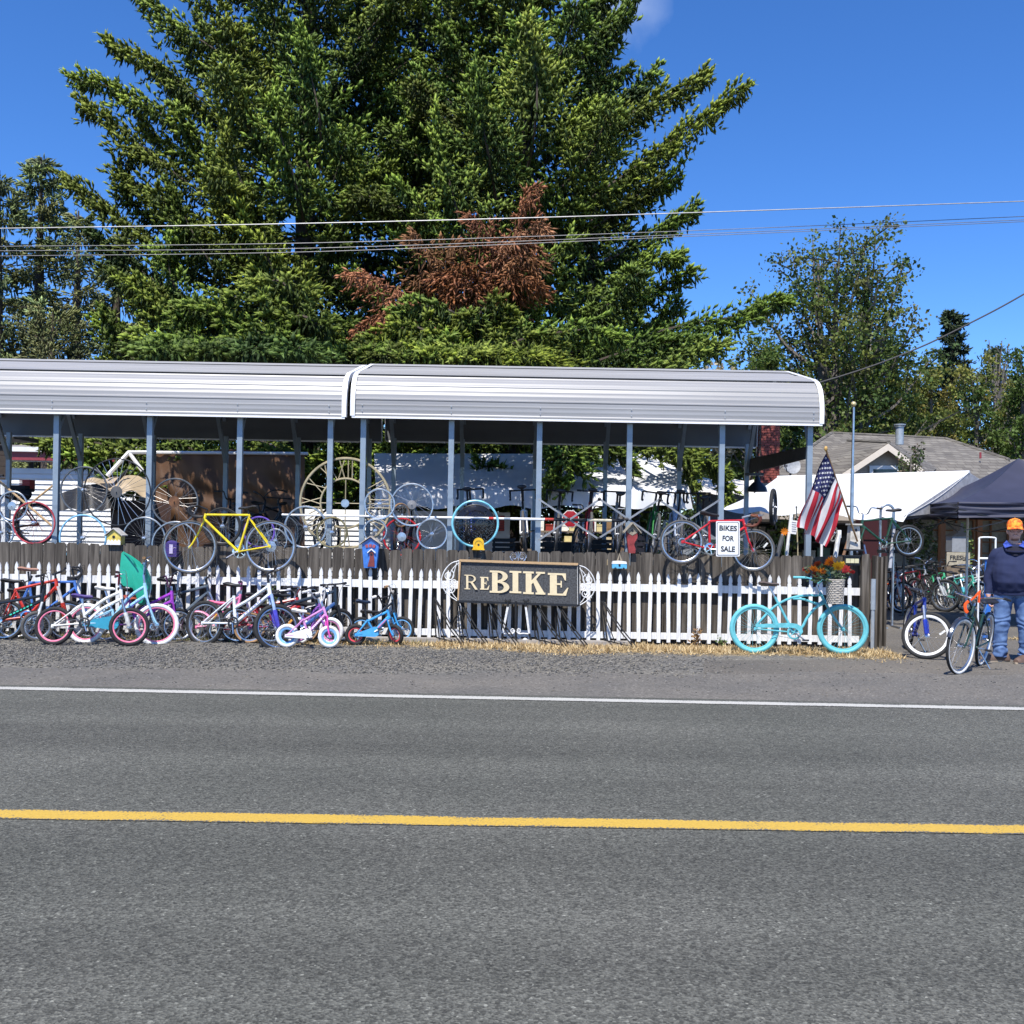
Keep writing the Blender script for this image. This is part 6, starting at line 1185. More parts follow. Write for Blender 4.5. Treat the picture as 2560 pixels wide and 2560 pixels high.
for a, b_ in (((2221, 1109), (2084, 1199)), ((2221, 1109), (2328, 1188))):
    m = MB(); p, q_ = P(*a, 30.36) - O, P(*b_, 30.36) - O; dn = Vector((0, 0, -.20)); m.prism([p, q_, q_ + dn, p + dn], (0, .04, 0)); m.build('barge_board', TRM, t, smooth=False)
for r_ in (((2079, 1083), (2363, 1097), 38, 38), ((2363, 1097), (2522, 1150), 38, 34), ((2079, 1083), (1925, 1185), 38, 31), ((2120, 1101.5), (2222, 1106.5), 36, 30.4)):
    m = MB(); m.tube([P(*r_[0], r_[2]) - O + Vector((0, 0, .01)), P(*r_[1], r_[3]) - O + Vector((0, 0, .01))], .06, 6); m.build('ridge_cap', SHG, t)
wf = lambda a, b: P(a, b, 30.72) - O
m = MB(); m.prism([wf(2174, 1164), wf(2174, 1240), wf(2252, 1240), wf(2252, 1164)], (0, .06, 0)); w0 = m.build('window', WHT, t, smooth=False)
m = MB(); m.prism([p + Vector((0, -.012, 0)) for p in (wf(2183, 1173), wf(2183, 1236), wf(2243, 1236), wf(2243, 1173))], (0, .01, 0)); m.build('pane', GL, w0, smooth=False)
MB().box(Vector((P(2250, 1350, 33).x, 33.4, 1.35)) - O, (8.6, 4, 2.7)).build('wall', BEI, t, smooth=False)
p = P(2248.5, 1112, 34) - O; m = MB(); m.tube([p, p + EZ * .62], .13, 12); m.build('vent_pipe', GALV, t); m = MB(); m.T = Matrix.Translation(p + EZ * .6) @ Matrix.Rotation(R_(90), 4, 'X'); m.rev([(0, .10), (.19, .08), (.19, .05), (.14, .04), (.17, .0), (.12, 0)], n=14); m.build('vent_cap', GALV, t)
p = P(2451, 1146, 33.5) - O; m = MB(); m.tube([p, p + EZ * .2], .035, 8); m.build('vent_stub', REDP, t)
t = thing('satellite_dish', 'grey satellite dish on a short mast in front of the shingled roof', 'satellite dish', P(1978, 1190, 27.5)); r = 24 * 27.5 / 2560
m = MB(); m.T = Matrix.Translation((0, 0, .29)) @ Matrix.Rotation(R_(-18), 4, 'X') @ Matrix.Rotation(R_(12), 4, 'Z'); m.rev([(0, .05), (r * .5, .035), (r * .9, 0), (r, -.02), (r * .98, -.03), (r * .5, .02), (0, .03)], n=26); m.build('dish', mat('dish grey', (.3, .31, .32), rough=.5), t)
m = MB(); m.tube([(0, .1, -.25), (0, .08, .2), (0, .06, .29)], .03, 8); m.tube([(-.02, .02, .1), (-.18, -.25, .1), (-.23, -.3, .22)], .015, 6); m.box((-.23, -.3, .25), (.07, .1, .06)); m.build('mast', mat('dark mast', (.08, .08, .09)), t)
# brick chimney, brick by brick
t = thing('brick_chimney', 'red brick chimney rising behind the corner of the carport', 'chimney', Vector((P(1926, 1200, 28).x, 28.3, 0))); O = t.location.copy()
BM_ = mat('mortar', (.30, .26, .23), rough=.9); BK = mat('red brick', (.24, .058, .045), rough=.85, nz=.25, island=.28, scale=10)
x0, x1 = P(1902, 1150, 28).x - O.x, P(1950, 1150, 28).x - O.x; zt, zb_ = P(1926, 1058, 28).z, P(1926, 1212, 28).z; W = x1 - x0
MB().box(((x0 + x1) / 2, .02, zt / 2), (W - .012, .52, zt - .02)).build('core', BM_, t, smooth=False)
rows = int((zt - zb_) / .068); bw = W / 3; bm_full = MB().box((0, 0, 0), (bw - .012, .1, .056)).mesh('brick', BK, smooth=False); bm_half = MB().box((0, 0, 0), (bw / 2 - .012, .1, .056)).mesh('brick', BK, smooth=False); bm_side = MB().box((0, 0, 0), (.1, .16, .056)).mesh('brick', BK, smooth=False)
for r_ in range(rows):
    z = zt - .034 - r_ * .068
    if r_ % 2:
        for k in range(3): inst('brick', bm_full, t, Matrix.Translation((x0 + bw * (k + .5), -.24 + random.uniform(-.004, .004), z)))
    else:
        for k in range(2): inst('brick', bm_full, t, Matrix.Translation((x0 + bw * (k + 1), -.24 + random.uniform(-.004, .004), z)))
        for k in (0, 1): inst('brick', bm_half, t, Matrix.Translation((x0 + bw * (.25 + 2.5 * k), -.24, z)))
    inst('brick', bm_side, t, Matrix.Translation((x0 + .045, .02 + (.07 if r_ % 2 else -.05), z)))
# navy pop-up canopy
NV = mat('navy canopy cloth', (.035, .037, .065), rough=.55, nz=.12, scale=3, trans=.05)
t = thing('popup_canopy', 'navy pop up canopy with a pleated valance at the right edge above the man', 'canopy', Vector((P(2560, 1600, 18).x, 18, 0))); O = t.location.copy()
c0, c1 = P(2262, 1262, 20.3), P(2396, 1259, 17.2); zc = (c0.z + c1.z) / 2; c0.z = c1.z = zc
d_ = (c1 - c0); s_ = Vector((-d_.y, d_.x, 0)); c2, c3 = c1 + s_, c0 + s_; ap = (c0 + c1 + c2 + c3) / 4; ap.z = zc + .86
ring_ = [c0, c1, c2, c3]
m = MB()
for k in range(4):
    a, b_ = ring_[k], ring_[(k + 1) % 4]; n = 10
    def f_(u, v, a=a, b_=b_): p = a.lerp(b_, u).lerp(ap, v); p.z -= .10 * math.sin(u * math.pi) * (1 - v) * 1.0 * v * 4 * .5 + .05 * math.sin(v * math.pi) * 2; return p - O
    m.grid(f_, 10, 10)
m.build('roof', NV, t, ang=25)
m = MB()
for k in range(4):
    a, b_ = ring_[k], ring_[(k + 1) % 4]; nrm = (b_ - a).cross(EZ).normalized()
    def g_(u, v, a=a, b_=b_, nrm=nrm): p = a.lerp(b_, u); dr = .025 * math.sin(v * 13 + u * 5) * math.sin(u * math.pi) ** .5 + .012 * math.sin(v * 21 - u * 7); return p + nrm * (dr + .01) - EZ * (v * .27 - .03 * math.sin(u * math.pi) * v) - O
    m.grid(g_, 26, 14)
m.build('valance', NV, t, ang=180)
for p in (c0, c2, c3):
    m = MB(); m.tube([Vector((p.x, p.y, 0)) - O, p - O], .024, 4); m.build('leg', mat('dark leg', (.04, .045, .05), rough=.4), t); MB().box(Vector((p.x, p.y, .01)) - O, (.1, .1, .02)).build('foot', BLK, t)
for k in range(4):
    a, b_ = ring_[k], ring_[(k + 1) % 4]; m = MB(); lo, hi = EZ * -.5, EZ * -.12
    for q in range(2):
        u0, u1 = q / 2, (q + 1) / 2; m.tube([a.lerp(b_, u0) + lo - O, a.lerp(b_, u1) + hi - O], .013, 4); m.tube([a.lerp(b_, u0) + hi - O, a.lerp(b_, u1) + lo - O], .013, 4)
    m.build('truss', BLK, t)
# porch posts, grey hood box, FRESH board, hand truck, red cabinet and stand in the yard
CED = mat('cedar post', (.30, .12, .045), rough=.7, nz=.2, stretch=(10, 10, 1))
for px, lb in ((2354, 'reddish cedar porch post left of the grey hooded box'), (2446, 'reddish cedar porch post behind the white canopy pole')):
    m = MB(); m.box((0, 0, 1.25), (.13, .13, 2.5)); m.box((0, 0, 2.42), (.2, .2, .08)); m.box((0, 0, .06), (.18, .18, .12)); tag(m.build('porch_post', CED, loc=(P(px, 1400, 26.5).x, 26.5, 0), smooth=False), lb, 'post')
t = thing('porch', 'pale house porch wall with a railing trellis deep under the navy canopy', 'porch', Vector((P(2420, 1400, 30).x, 29.5, 0))); O = t.location.copy(); MB().box((0.2, .3, 1.2), (6.2, .1, 2.4)).build('wall', mat('porch wall', (.34, .30, .24), rough=.8), t, smooth=False)
MB().box((.2, -2.2, 2.52), (7.4, 5.0, .08)).build('roof', mat('added porch roof', (.10, .09, .08), rough=.9), t, smooth=False)  # hidden roof slab, added to keep the porch wall in shade
for k in range(7): MB().box((-1.0 + k * .5, .18, 1.2), (.05, .05, 2.2)).build('trellis_bar', CED, t, smooth=False)
for k in range(6): MB().box((.4, .14, .5 + k * .32), (3.4, .03, .04)).build('trellis_bar', CED, t, smooth=False)
t = thing('hooded_box', 'grey box with a dark pitched hood standing above the FRESH board', 'box', P(2399, 1380, 24.6)); u = 24.6 / 2560
m = MB(); m.box((0, .15, 20 * u), (40 * u, .35, 40 * u)); m.build('box_body', mat('galvanised grey', (.27, .28, .29), rough=.6, nz=.12), t, smooth=False)
m = MB(); m.prism([(-22 * u, -.06, 40 * u), (22 * u, -.06, 40 * u), (6 * u, -.06, 52 * u), (6 * u, -.06, 72 * u), (-1 * u, -.06, 72 * u), (-1 * u, -.06, 52 * u)], (0, .42, 0)); m.build('hood', BLK, t, smooth=False)
t = thing('fresh_board', 'old cream sign board reading FRESH half hidden by handlebars', 'sign', P(2396, 1400, 24.2)); u = 24.2 / 2560
m = MB(); m.prism([(-29 * u, 0, -14 * u), (29 * u, 0, -14 * u), (29 * u, 0, 19 * u), (-29 * u, 0, 19 * u)], (0, .03, 0)); m.build('panel', mat('aged cream board', (.42, .37, .27), rough=.8, nz=.2), t, smooth=False)
me = text_mesh('FRESH', 11 * u, SB, .03); inst('lettering', me, t, Matrix.Translation((-1 * u, -.004, 5 * u)) @ Matrix.Rotation(R_(90), 4, 'X'))
m = MB(); m.prism([(-29 * u, 0.001, -40 * u), (29 * u, .001, -40 * u), (29 * u, .001, -16 * u), (-29 * u, .001, -16 * u)], (0, .3, 0)); m.build('stand', WD, t, smooth=False)
t = thing('hand_truck', 'blue and white hand truck standing just left of the man', 'hand truck', Vector((P(2466, 1500, 16.2).x, 16.2, 0))); z0, z1 = P(2466, 1352, 16.2).z, .1
m = MB()
for s in (-1, 1): m.tube([(s * .13, 0, .12), (s * .13, 0, z0)], .014, 8)
m.tube(bez([(-.13, 0, z0), (-.11, 0, z0 + .05), (.11, 0, z0 + .05), (.13, 0, z0)], 4), .014, 8); m.tube([(-.13, 0, z0 - .28), (.13, 0, z0 - .28)], .018, 8); m.build('white_frame', WHT, t)
m = MB(); m.box((.03, .03, .75), (.10, .03, .95)); m.build('blue_upright', paint('#2f6fc4'), t); MB().box((0, -.14, .03), (.36, .28, .015)).build('toe_plate', paint('#2f6fc4'), t)
for s in (-1, 1): m = MB(); m.rev([(0, -.03), (.08, -.03), (.12, -.02), (.12, .02), (0, .03)], Matrix.Translation((s * .2, .08, .12)) @ Matrix.Rotation(R_(90), 4, 'Z'), 16); m.build('wheel', RUB, t)
t = thing('red_cabinet', 'shade-darkened red workshop cabinet behind the green bicycle on the stand', 'cabinet', Vector((P(2186, 1400, 23.2).x, 23.2, 0))); W = 62 * 23.2 / 2560; zt = P(2186, 1300, 23.2).z; RCB = mat('shaded red steel', (.04, .003, .004), rough=.6, nz=.12)  # red taken down so the colour itself carries the shade
MB().box((0, .25, zt / 2), (W, .5, zt)).build('case', RCB, t, smooth=False)
for k in range(4): MB().box((0, -.01, zt * (.15 + .24 * k)), (W * .92, .03, zt * .2)).build('drawer', RCB, t, smooth=False)
t = thing('repair_stand', 'tall silver tube stand holding the green bicycle', 'stand', Vector((P(2216, 1400, 17.75).x, 17.75, 0))); zt = P(2216, 1262, 17.75).z
m = MB(); w = .115; m.tube([(-w, 0, 0), (-w, 0, zt - .12)] + [(-w * math.cos(a), 0, zt - .12 + .12 * math.sin(a)) for a in np.linspace(.2, math.pi - .2, 8)] + [(w, 0, zt - .12), (w, 0, 0)], .022, 8); m.tube([(-w, 0, .02), (-w, -.4, .02)], .02, 6); m.tube([(w, 0, .02), (w, -.4, .02)], .02, 6); m.build('frame', ALU, t)
MB().box((0, -.05, zt * .62), (.34, .08, .06)).build('clamp', BLK, t)
m = MB(); p0, p1 = P(2237, 1300, 17.65), P(2225, 1420, 17.6); m.tube([(0, 0, 0), p1 - p0], .03, 8); tag(m.build('grey_tube', mat('grey wrapped tube', (.45, .46, .5), rough=.5), loc=p0), 'grey wrapped tube leaning beside the green bicycle seat tube', 'tube')
# garden tools and oddments standing behind the fence near the flag
def stick(nm, label, cat, p0, p1, Y, r, mt, head=None):
    a, b_ = P(*p0, Y), P(*p1, Y); t = thing(nm, label, cat, b_); m = MB(); m.tube([a - b_, Vector((0, 0, 0))], r, 7); m.build('shaft', mt, t)
    if head: head(t, a - b_)
    return t
def flat_head(w, h, mt):
    def f(t, a): m = MB(); m.box(a, (w, .02, h)); m.build('head', mt, t)
    return f
stick('white_stake', 'flat white wooden stake leaning left of the flag behind the fence', 'stake', (1978, 1292), (1966, 1392), 15.6, .026, WHT, flat_head(.05, .1, WHT))
stick('bamboo_cane', 'thin tan cane upright beside the white stake', 'cane', (1991, 1268), (1995, 1395), 15.7, .009, mat('bamboo', (.5, .42, .25)), flat_head(.02, .03, TANW))
stick('grey_bat', 'dark grey bat handle sloping behind the fence under an orange flower', 'bat', (1957, 1338), (1942, 1395), 15.6, .035, mat('bat grey', (.10, .105, .11)), flat_head(.05, .06, GALV))
stick('white_paddle', 'white paddle standing behind the fence right of the flag tip', 'paddle', (2097, 1335), (2088, 1395), 15.6, .035, WHT, flat_head(.07, .12, WHT))
stick('shovel', 'brown wooden tool handle sloping behind the fence left of the white bird house', 'shovel', (2122, 1345), (2106, 1398), 15.5, .022, mat('tool wood', (.28, .15, .08)), flat_head(.06, .1, BLK))
stick('blue_rod', 'thin blue rod standing between the solar lamp and the red cabinet', 'rod', (2160, 1362), (2167, 1395), 15.4, .014, pr('#5a6f96'), flat_head(.02, .03, BLK))
stick('white_post', 'white painted post at the far left edge under the carport', 'post', (8, 1206), (10, 1400), 15.5, .04, WHT, flat_head(.12, .08, WHT))
stick('wooden_pole', 'pale wooden pole sloping right down from the first carport post to the fence', 'pole', (-8, 1198), (142, 1325), 15.3, .017, TANW, flat_head(.03, .03, TANW))
stick('wooden_pole', 'pale wooden pole rising to the right towards the first carport post', 'pole', (136, 1211), (72, 1262), 15.4, .016, TANW, flat_head(.03, .03, TANW))
t = thing('number_plate', 'small white notice plate hung on the white stake by the flag', 'notice', P(1984, 1318, 15.5)); u = 15.5 / 2560
m = MB(); m.box((0, 0, 0), (17 * u, .01, 34 * u), Matrix.Rotation(.12, 3, 'Y')); m.build('plate', SW, t)
for k in range(5): MB().box((.003, -.008, (12 - k * 5.5) * u), (11 * u, .004, 1.6 * u), Matrix.Rotation(.12, 3, 'Y')).build('text_line', mat('faded print', (.3, .3, .32)), t)
t = thing('orange_flower', 'single orange artificial flower standing above the fence left of the flag', 'flower', P(1961, 1329, 15.4)); m = MB()
for k in range(10): a = k * .628; d = Vector((math.cos(a), -.2, math.sin(a))); s2_ = Vector((-math.sin(a), 0, math.cos(a))); m.add([Vector((0, 0, 0)), d * .035 + s2_ * .014, d * .07, d * .035 - s2_ * .014], [(0, 1, 2, 3)])
m.build('petals', mat('petal o', None), t); m = MB(); m.tube([(0, .01, 0), (.02, .02, -.4)], .005, 4); m.build('stem', mat('stem green', None), t)
# helmet-like and box clutter seen under the racked bicycles
rnd = random.Random(5)
t = thing('black_bin', 'black plastic bin under the racked bicycles behind the fence', 'bin', P(1440, 1390, 19.5)); m = MB(); m.prism([(-.55, 0, -.3), (.55, 0, -.3), (.6, 0, .22), (-.6, 0, .22)], (0, .5, 0)); m.build('tub', BLKP, t); MB().box((0, .25, .24), (1.26, .56, .04)).build('rim', BLKP, t)
t = thing('purple_pannier', 'purple and black bag hung behind the yellow bicycle front wheel', 'bag', P(430, 1374, 14.35)); m = MB(); m.box((0, 0, 0), (.16, .1, .2)); m.ell((0, 0, .09), (.08, .05, .04)); m.build('bag_body', cloth('#3d2f72'), t); MB().box((.005, -.055, .01), (.05, .01, .13)).build('label_patch', cloth('#b9aecb'), t); m = MB(); m.tube(bez([(-.05, 0, .1), (0, 0, .15), (.05, 0, .1)], 4), .008, 5); m.build('strap', BLK, t)
# ------------------------------------------------------------------ overhead lines
WIRE = mat('weathered cable', (.16, .16, .17), rough=.5, metal=.3); WIREB = mat('pale cable', (.34, .34, .34), rough=.5, metal=.3)
for lb, pts, Y, r, mt in (('topmost and thickest pale overhead cable crossing the whole picture', [(-300, 575), (0, 571), (640, 561), (1272, 546), (1900, 526), (2560, 503), (2900, 491)], 12.5, .0065, WIREB), ('overhead cable crossing below the topmost one', [(-300, 619), (0, 616), (795, 607), (1722, 577), (2560, 541), (2900, 525)], 12.6, .0042, WIRE), ('second from lowest overhead cable crossing the picture', [(-300, 630), (0, 627), (795, 620), (1722, 586), (2560, 549.5), (2900, 534)], 12.9, .0042, WIRE), ('lowest overhead cable crossing the picture', [(-300, 644), (0, 640), (795, 629), (1722, 591), (2560, 554), (2900, 538)], 13.2, .0042, WIRE), ('dark service cable sloping up to the right edge over the maple', [(1950, 985), (2150, 925), (2300, 868), (2430, 805), (2560, 735), (2800, 590)], 26, .022, mat('black cable', (.02, .02, .022), rough=.5))):
    m = MB(); m.tube(bez([P(a, b_, Y) for a, b_ in pts], 8), r, 5); c0_ = P(*pts[1], Y); o = m.build('overhead_cable', mt); tag(o, lb, 'cable', 'overhead cables')
t = thing('orange_strap', 'orange straps dangling from the handlebar stem of the old green bicycle', 'strap', P(2437, 1500, 11.72)); O = t.location.copy(); OS_ = cloth('#ee5a1c'); z7 = (2100, 1160, 3.578); w_ = lambda a, b, y: zp(z7, (a, b), y) - O
for ps, r in (([(1255, 1130), (1245, 1180), (1240, 1240)], [.012, .022, .024]), ([(1250, 1140), (1210, 1185), (1170, 1220)], [.014, .012, .01]), ([(1150, 1225), (1120, 1260), (1125, 1310), (1145, 1330)], [.018, .02, .022, .012])): m = MB(); m.tube(bez([w_(a, b, 11.72) for a, b in ps], 4), [r[min(len(r) - 1, i // 4)] for i in range(4 * (len(ps) - 1) + 1)], 6, flat=.5); m.build('ribbon', OS_, t)
t = thing('storage_rack', 'dark open storage rack full of oddments behind the flag under the white canopy', 'shelf', Vector((P(2015, 1400, 21.8).x, 21.8, 0))); x0, x1 = P(1885, 1300, 21.8).x - t.location.x, P(2150, 1300, 21.8).x - t.location.x; DK = mat('dark rack wood', (.035, .028, .022), rough=.85, nz=.3)
MB().box(((x0 + x1) / 2, .3, .95), (x1 - x0, .03, 1.9)).build('back_panel', DK, t, smooth=False)
for z in (.62, 1.02, 1.42, 1.82): MB().box(((x0 + x1) / 2, .08, z), (x1 - x0, .42, .035)).build('shelf_board', DK, t, smooth=False)
for k in range(5): MB().box((x0 + (x1 - x0) * k / 4, -.10, .95), (.06, .06, 1.9)).build('upright', DK, t, smooth=False)
rnd = random.Random(21); OC2 = ['#5a4a3a', '#23272b', '#6a5a30', '#304a3a', '#7a3a22', '#8d8a80', '#3a4c66', '#15171a', '#9a6a2a']
for z in (1.04, 1.44):
    x = x0 + .1; cn = 0
    while x < x1 - .25:
        c = rnd.choice(OC2); w, h = rnd.uniform(.1, .28), rnd.uniform(.1, .32); m = MB(); m.box((0, 0, h / 2), (w, .26, h)); m.box((0, -.005, h), (w * 1.05, .28, .025))
        tag(m.build('storage_box', plastic(c), loc=(t.location.x + x + w / 2, 21.86, z), smooth=False), nth(cn) + ' box from the left on the ' + ('upper' if z > 1.2 else 'lower') + ' board of the dark storage rack, ' + CN[c], 'box', 'boxes on the dark storage rack'); cn += 1; x += w + rnd.uniform(.02, .2)
t = thing('saddle_bag', 'bulky black bag strapped on the loaded bicycle at the far left', 'bag', P(52, 1235, 15.75)); m = MB(); m.ell((0, 0, 0), (.17, .12, .12), 12, 8); m.box((0, -.02, .1), (.22, .16, .06)); m.build('bag_body', cloth('#17181b'), t); m = MB(); m.tube([(-.17, -.1, -.02), (0, -.14, .02), (.17, -.1, -.02)], .01, 5); m.build('strap', cloth('#3a3b40'), t)
rnd = random.Random(31)
for k, (px, py, w, h, c, lb) in enumerate(((1372, 1362, .42, .3, '#1b1c1f', 'black crate low behind the fence left of the octagon sign'), (1500, 1366, .5, .26, '#141518', 'black crate low behind the fence right of the octagon sign'), (1612, 1360, .4, .3, '#c49a82', 'pale pink crate low behind the red boot bird house'), (1260, 1362, .4, .24, '#1a1a1c', 'black crate low behind the yellow arched bird box'))):
    t = thing('crate', lb, 'crate', P(px, py, 17.6)); cm = plastic(c)
    for z in (-1, 0, 1): MB().box((0, 0, z * h / 3), (w, .32, h / 4.2)).build('slat', cm, t, smooth=False)
    for s in (-1, 1): MB().box((s * w * .42, -.165, 0), (.04, .02, h)).build('batten', cm, t, smooth=False)
# ------------------------------------------------------------------ trees
BARK = mat('bark', (.085, .065, .05), rough=.95, nz=.35, bump=.5, stretch=(8, 8, 2)); BARKG = mat('grey bark', (.17, .15, .13), rough=.95, nz=.35, stretch=(8, 8, 2))
rs = np.random.RandomState(4)
def nrm_(a): return a / np.maximum(np.linalg.norm(a, axis=-1, keepdims=True), 1e-9)
def spindles(b, d, l, r, c0, c1, ns=3, spikes=3):
    """each shoot: a slim core with needle tufts standing off it"""
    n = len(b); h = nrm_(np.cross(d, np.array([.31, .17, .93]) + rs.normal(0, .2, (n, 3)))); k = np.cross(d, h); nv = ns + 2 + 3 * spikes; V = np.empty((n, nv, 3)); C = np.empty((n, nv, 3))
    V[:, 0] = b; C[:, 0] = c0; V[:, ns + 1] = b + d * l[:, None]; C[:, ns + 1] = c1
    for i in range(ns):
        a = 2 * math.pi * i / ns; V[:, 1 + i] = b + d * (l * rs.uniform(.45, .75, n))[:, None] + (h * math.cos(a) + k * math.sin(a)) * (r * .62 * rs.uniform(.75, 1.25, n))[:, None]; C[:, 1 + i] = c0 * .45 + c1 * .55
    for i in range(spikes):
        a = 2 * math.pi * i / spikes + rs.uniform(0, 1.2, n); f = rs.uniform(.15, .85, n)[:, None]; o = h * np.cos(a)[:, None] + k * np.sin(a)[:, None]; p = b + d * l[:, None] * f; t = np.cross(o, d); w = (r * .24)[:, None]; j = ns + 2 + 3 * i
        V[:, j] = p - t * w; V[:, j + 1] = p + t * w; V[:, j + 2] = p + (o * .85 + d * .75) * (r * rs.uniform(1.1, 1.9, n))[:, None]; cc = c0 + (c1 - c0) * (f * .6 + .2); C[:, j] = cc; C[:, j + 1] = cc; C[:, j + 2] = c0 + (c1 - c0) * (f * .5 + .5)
    F = np.array([(0, 1 + (i + 1) % ns, 1 + i) for i in range(ns)] + [(ns + 1, 1 + i, 1 + (i + 1) % ns) for i in range(ns)] + [(ns + 2 + 3 * i, ns + 3 + 3 * i, ns + 4 + 3 * i) for i in range(spikes)])
    return V.reshape(-1, 3), (F[None] + nv * np.arange(n)[:, None, None]).reshape(-1, 3), C.reshape(-1, 3)
class Needles:
    def __init__(s): s.b, s.d, s.l, s.r, s.c0, s.c1, s.wood = [], [], [], [], [], [], []
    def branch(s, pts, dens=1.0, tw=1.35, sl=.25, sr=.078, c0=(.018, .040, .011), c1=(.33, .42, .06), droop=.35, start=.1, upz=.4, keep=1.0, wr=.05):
        p = np.array([tuple(q) for q in bez(pts, 5)]); s.wood.append((p[::2], wr)); seg = np.linalg.norm(np.diff(p, axis=0), axis=1); cum = np.concatenate([[0], np.cumsum(seg)]); L_ = cum[-1]
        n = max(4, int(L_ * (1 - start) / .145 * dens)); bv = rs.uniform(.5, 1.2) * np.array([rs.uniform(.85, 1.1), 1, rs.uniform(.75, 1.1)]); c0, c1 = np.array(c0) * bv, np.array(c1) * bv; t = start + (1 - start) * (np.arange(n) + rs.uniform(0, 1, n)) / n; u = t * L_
        P_ = np.stack([np.interp(u, cum, p[:, i]) for i in range(3)], 1); e = np.clip(u + .1, 0, L_); e0 = np.clip(u - .1, 0, L_)
        T = nrm_(np.stack([np.interp(e, cum, p[:, i]) - np.interp(e0, cum, p[:, i]) for i in range(3)], 1)); side = nrm_(np.cross(T, [0, 0, 1.0])); upv = np.cross(side, T)
        P2, T2, S2, U2, t2 = (np.repeat(a, 2, 0) for a in (P_, T, side, upv, t)); sg = np.tile([1, -1], n)[:, None] * 1.0
        lt = (tw * (1 - t2) ** .75 * min(1, L_ / 4.5) + .36) * rs.uniform(.6, 1.15, 2 * n)
        D = nrm_(T2 * rs.uniform(.55, 1.0, (2 * n, 1)) + S2 * sg * rs.uniform(.5, 1.05, (2 * n, 1)) + U2 * rs.normal(.05, .22, (2 * n, 1)) - np.array([0, 0, 1.]) * droop * rs.uniform(.2, 1.5, (2 * n, 1)) * (1 - t2[:, None] * .55))
        K = 10; f = (np.arange(K) + .5) / K; B = P2[:, None] + D[:, None] * (lt[:, None] * f[None])[:, :, None]; B[:, :, 2] -= (lt[:, None] * f[None] ** 2) * .18 * droop * 2
        per = nrm_(np.cross(D, U2 + rs.normal(0, .2, U2.shape))); sgn = np.where(np.arange(K) % 2, 1., -1.)[None, :, None]
        dd = D[:, None] * rs.uniform(.5, 1.1, (2 * n, K, 1)) + per[:, None] * sgn * rs.uniform(.3, 1, (2 * n, K, 1)) + np.array([0, 0, 1.]) * upz + rs.normal(0, .25, (2 * n, K, 3)); dd[:, -1] = D + np.array([0, 0, upz]); hang = np.zeros((2 * n, K), bool); hang[:, ::3] = True; hang[:, -1] = False; dd[hang] = dd[hang] * .35 + np.array([0, 0, -1.0]); dd = nrm_(dd)
        ok = (rs.rand(2 * n, K) < keep) & (f[None] * lt[:, None] > -1)
        B, dd, hg = B[ok], dd[ok], hang[ok]; m = len(B); fr = (f[None] * np.ones((2 * n, 1)))[ok]; tt = (t2[:, None] * np.ones((1, K)))[ok]
        s.b.append(B); s.d.append(dd); s.l.append(sl * rs.uniform(.6, 1.25, m) * np.where(hg, 1.35, 1)); s.r.append(sr * rs.uniform(.7, 1.3, m) * np.where(hg, .8, 1))
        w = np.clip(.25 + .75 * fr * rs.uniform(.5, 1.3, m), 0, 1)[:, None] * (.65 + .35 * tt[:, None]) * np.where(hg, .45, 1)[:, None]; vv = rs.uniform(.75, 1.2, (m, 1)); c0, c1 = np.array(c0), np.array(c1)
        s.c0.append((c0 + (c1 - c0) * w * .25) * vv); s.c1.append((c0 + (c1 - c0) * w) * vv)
    def crown(s, nm, parent, O, mt=None, ns=3):
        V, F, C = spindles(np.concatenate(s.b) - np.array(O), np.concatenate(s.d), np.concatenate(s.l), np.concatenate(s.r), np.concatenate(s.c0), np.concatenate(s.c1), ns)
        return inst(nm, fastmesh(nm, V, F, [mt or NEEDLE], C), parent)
    def limbs(s, m, O, step=1):
        O = Vector(O)
        for p, wr in s.wood:
            k = len(p); m.tube([Vector(q) - O for q in p], [wr * (1 - .85 * i / (k - 1)) for i in range(k)], 4, caps=False)
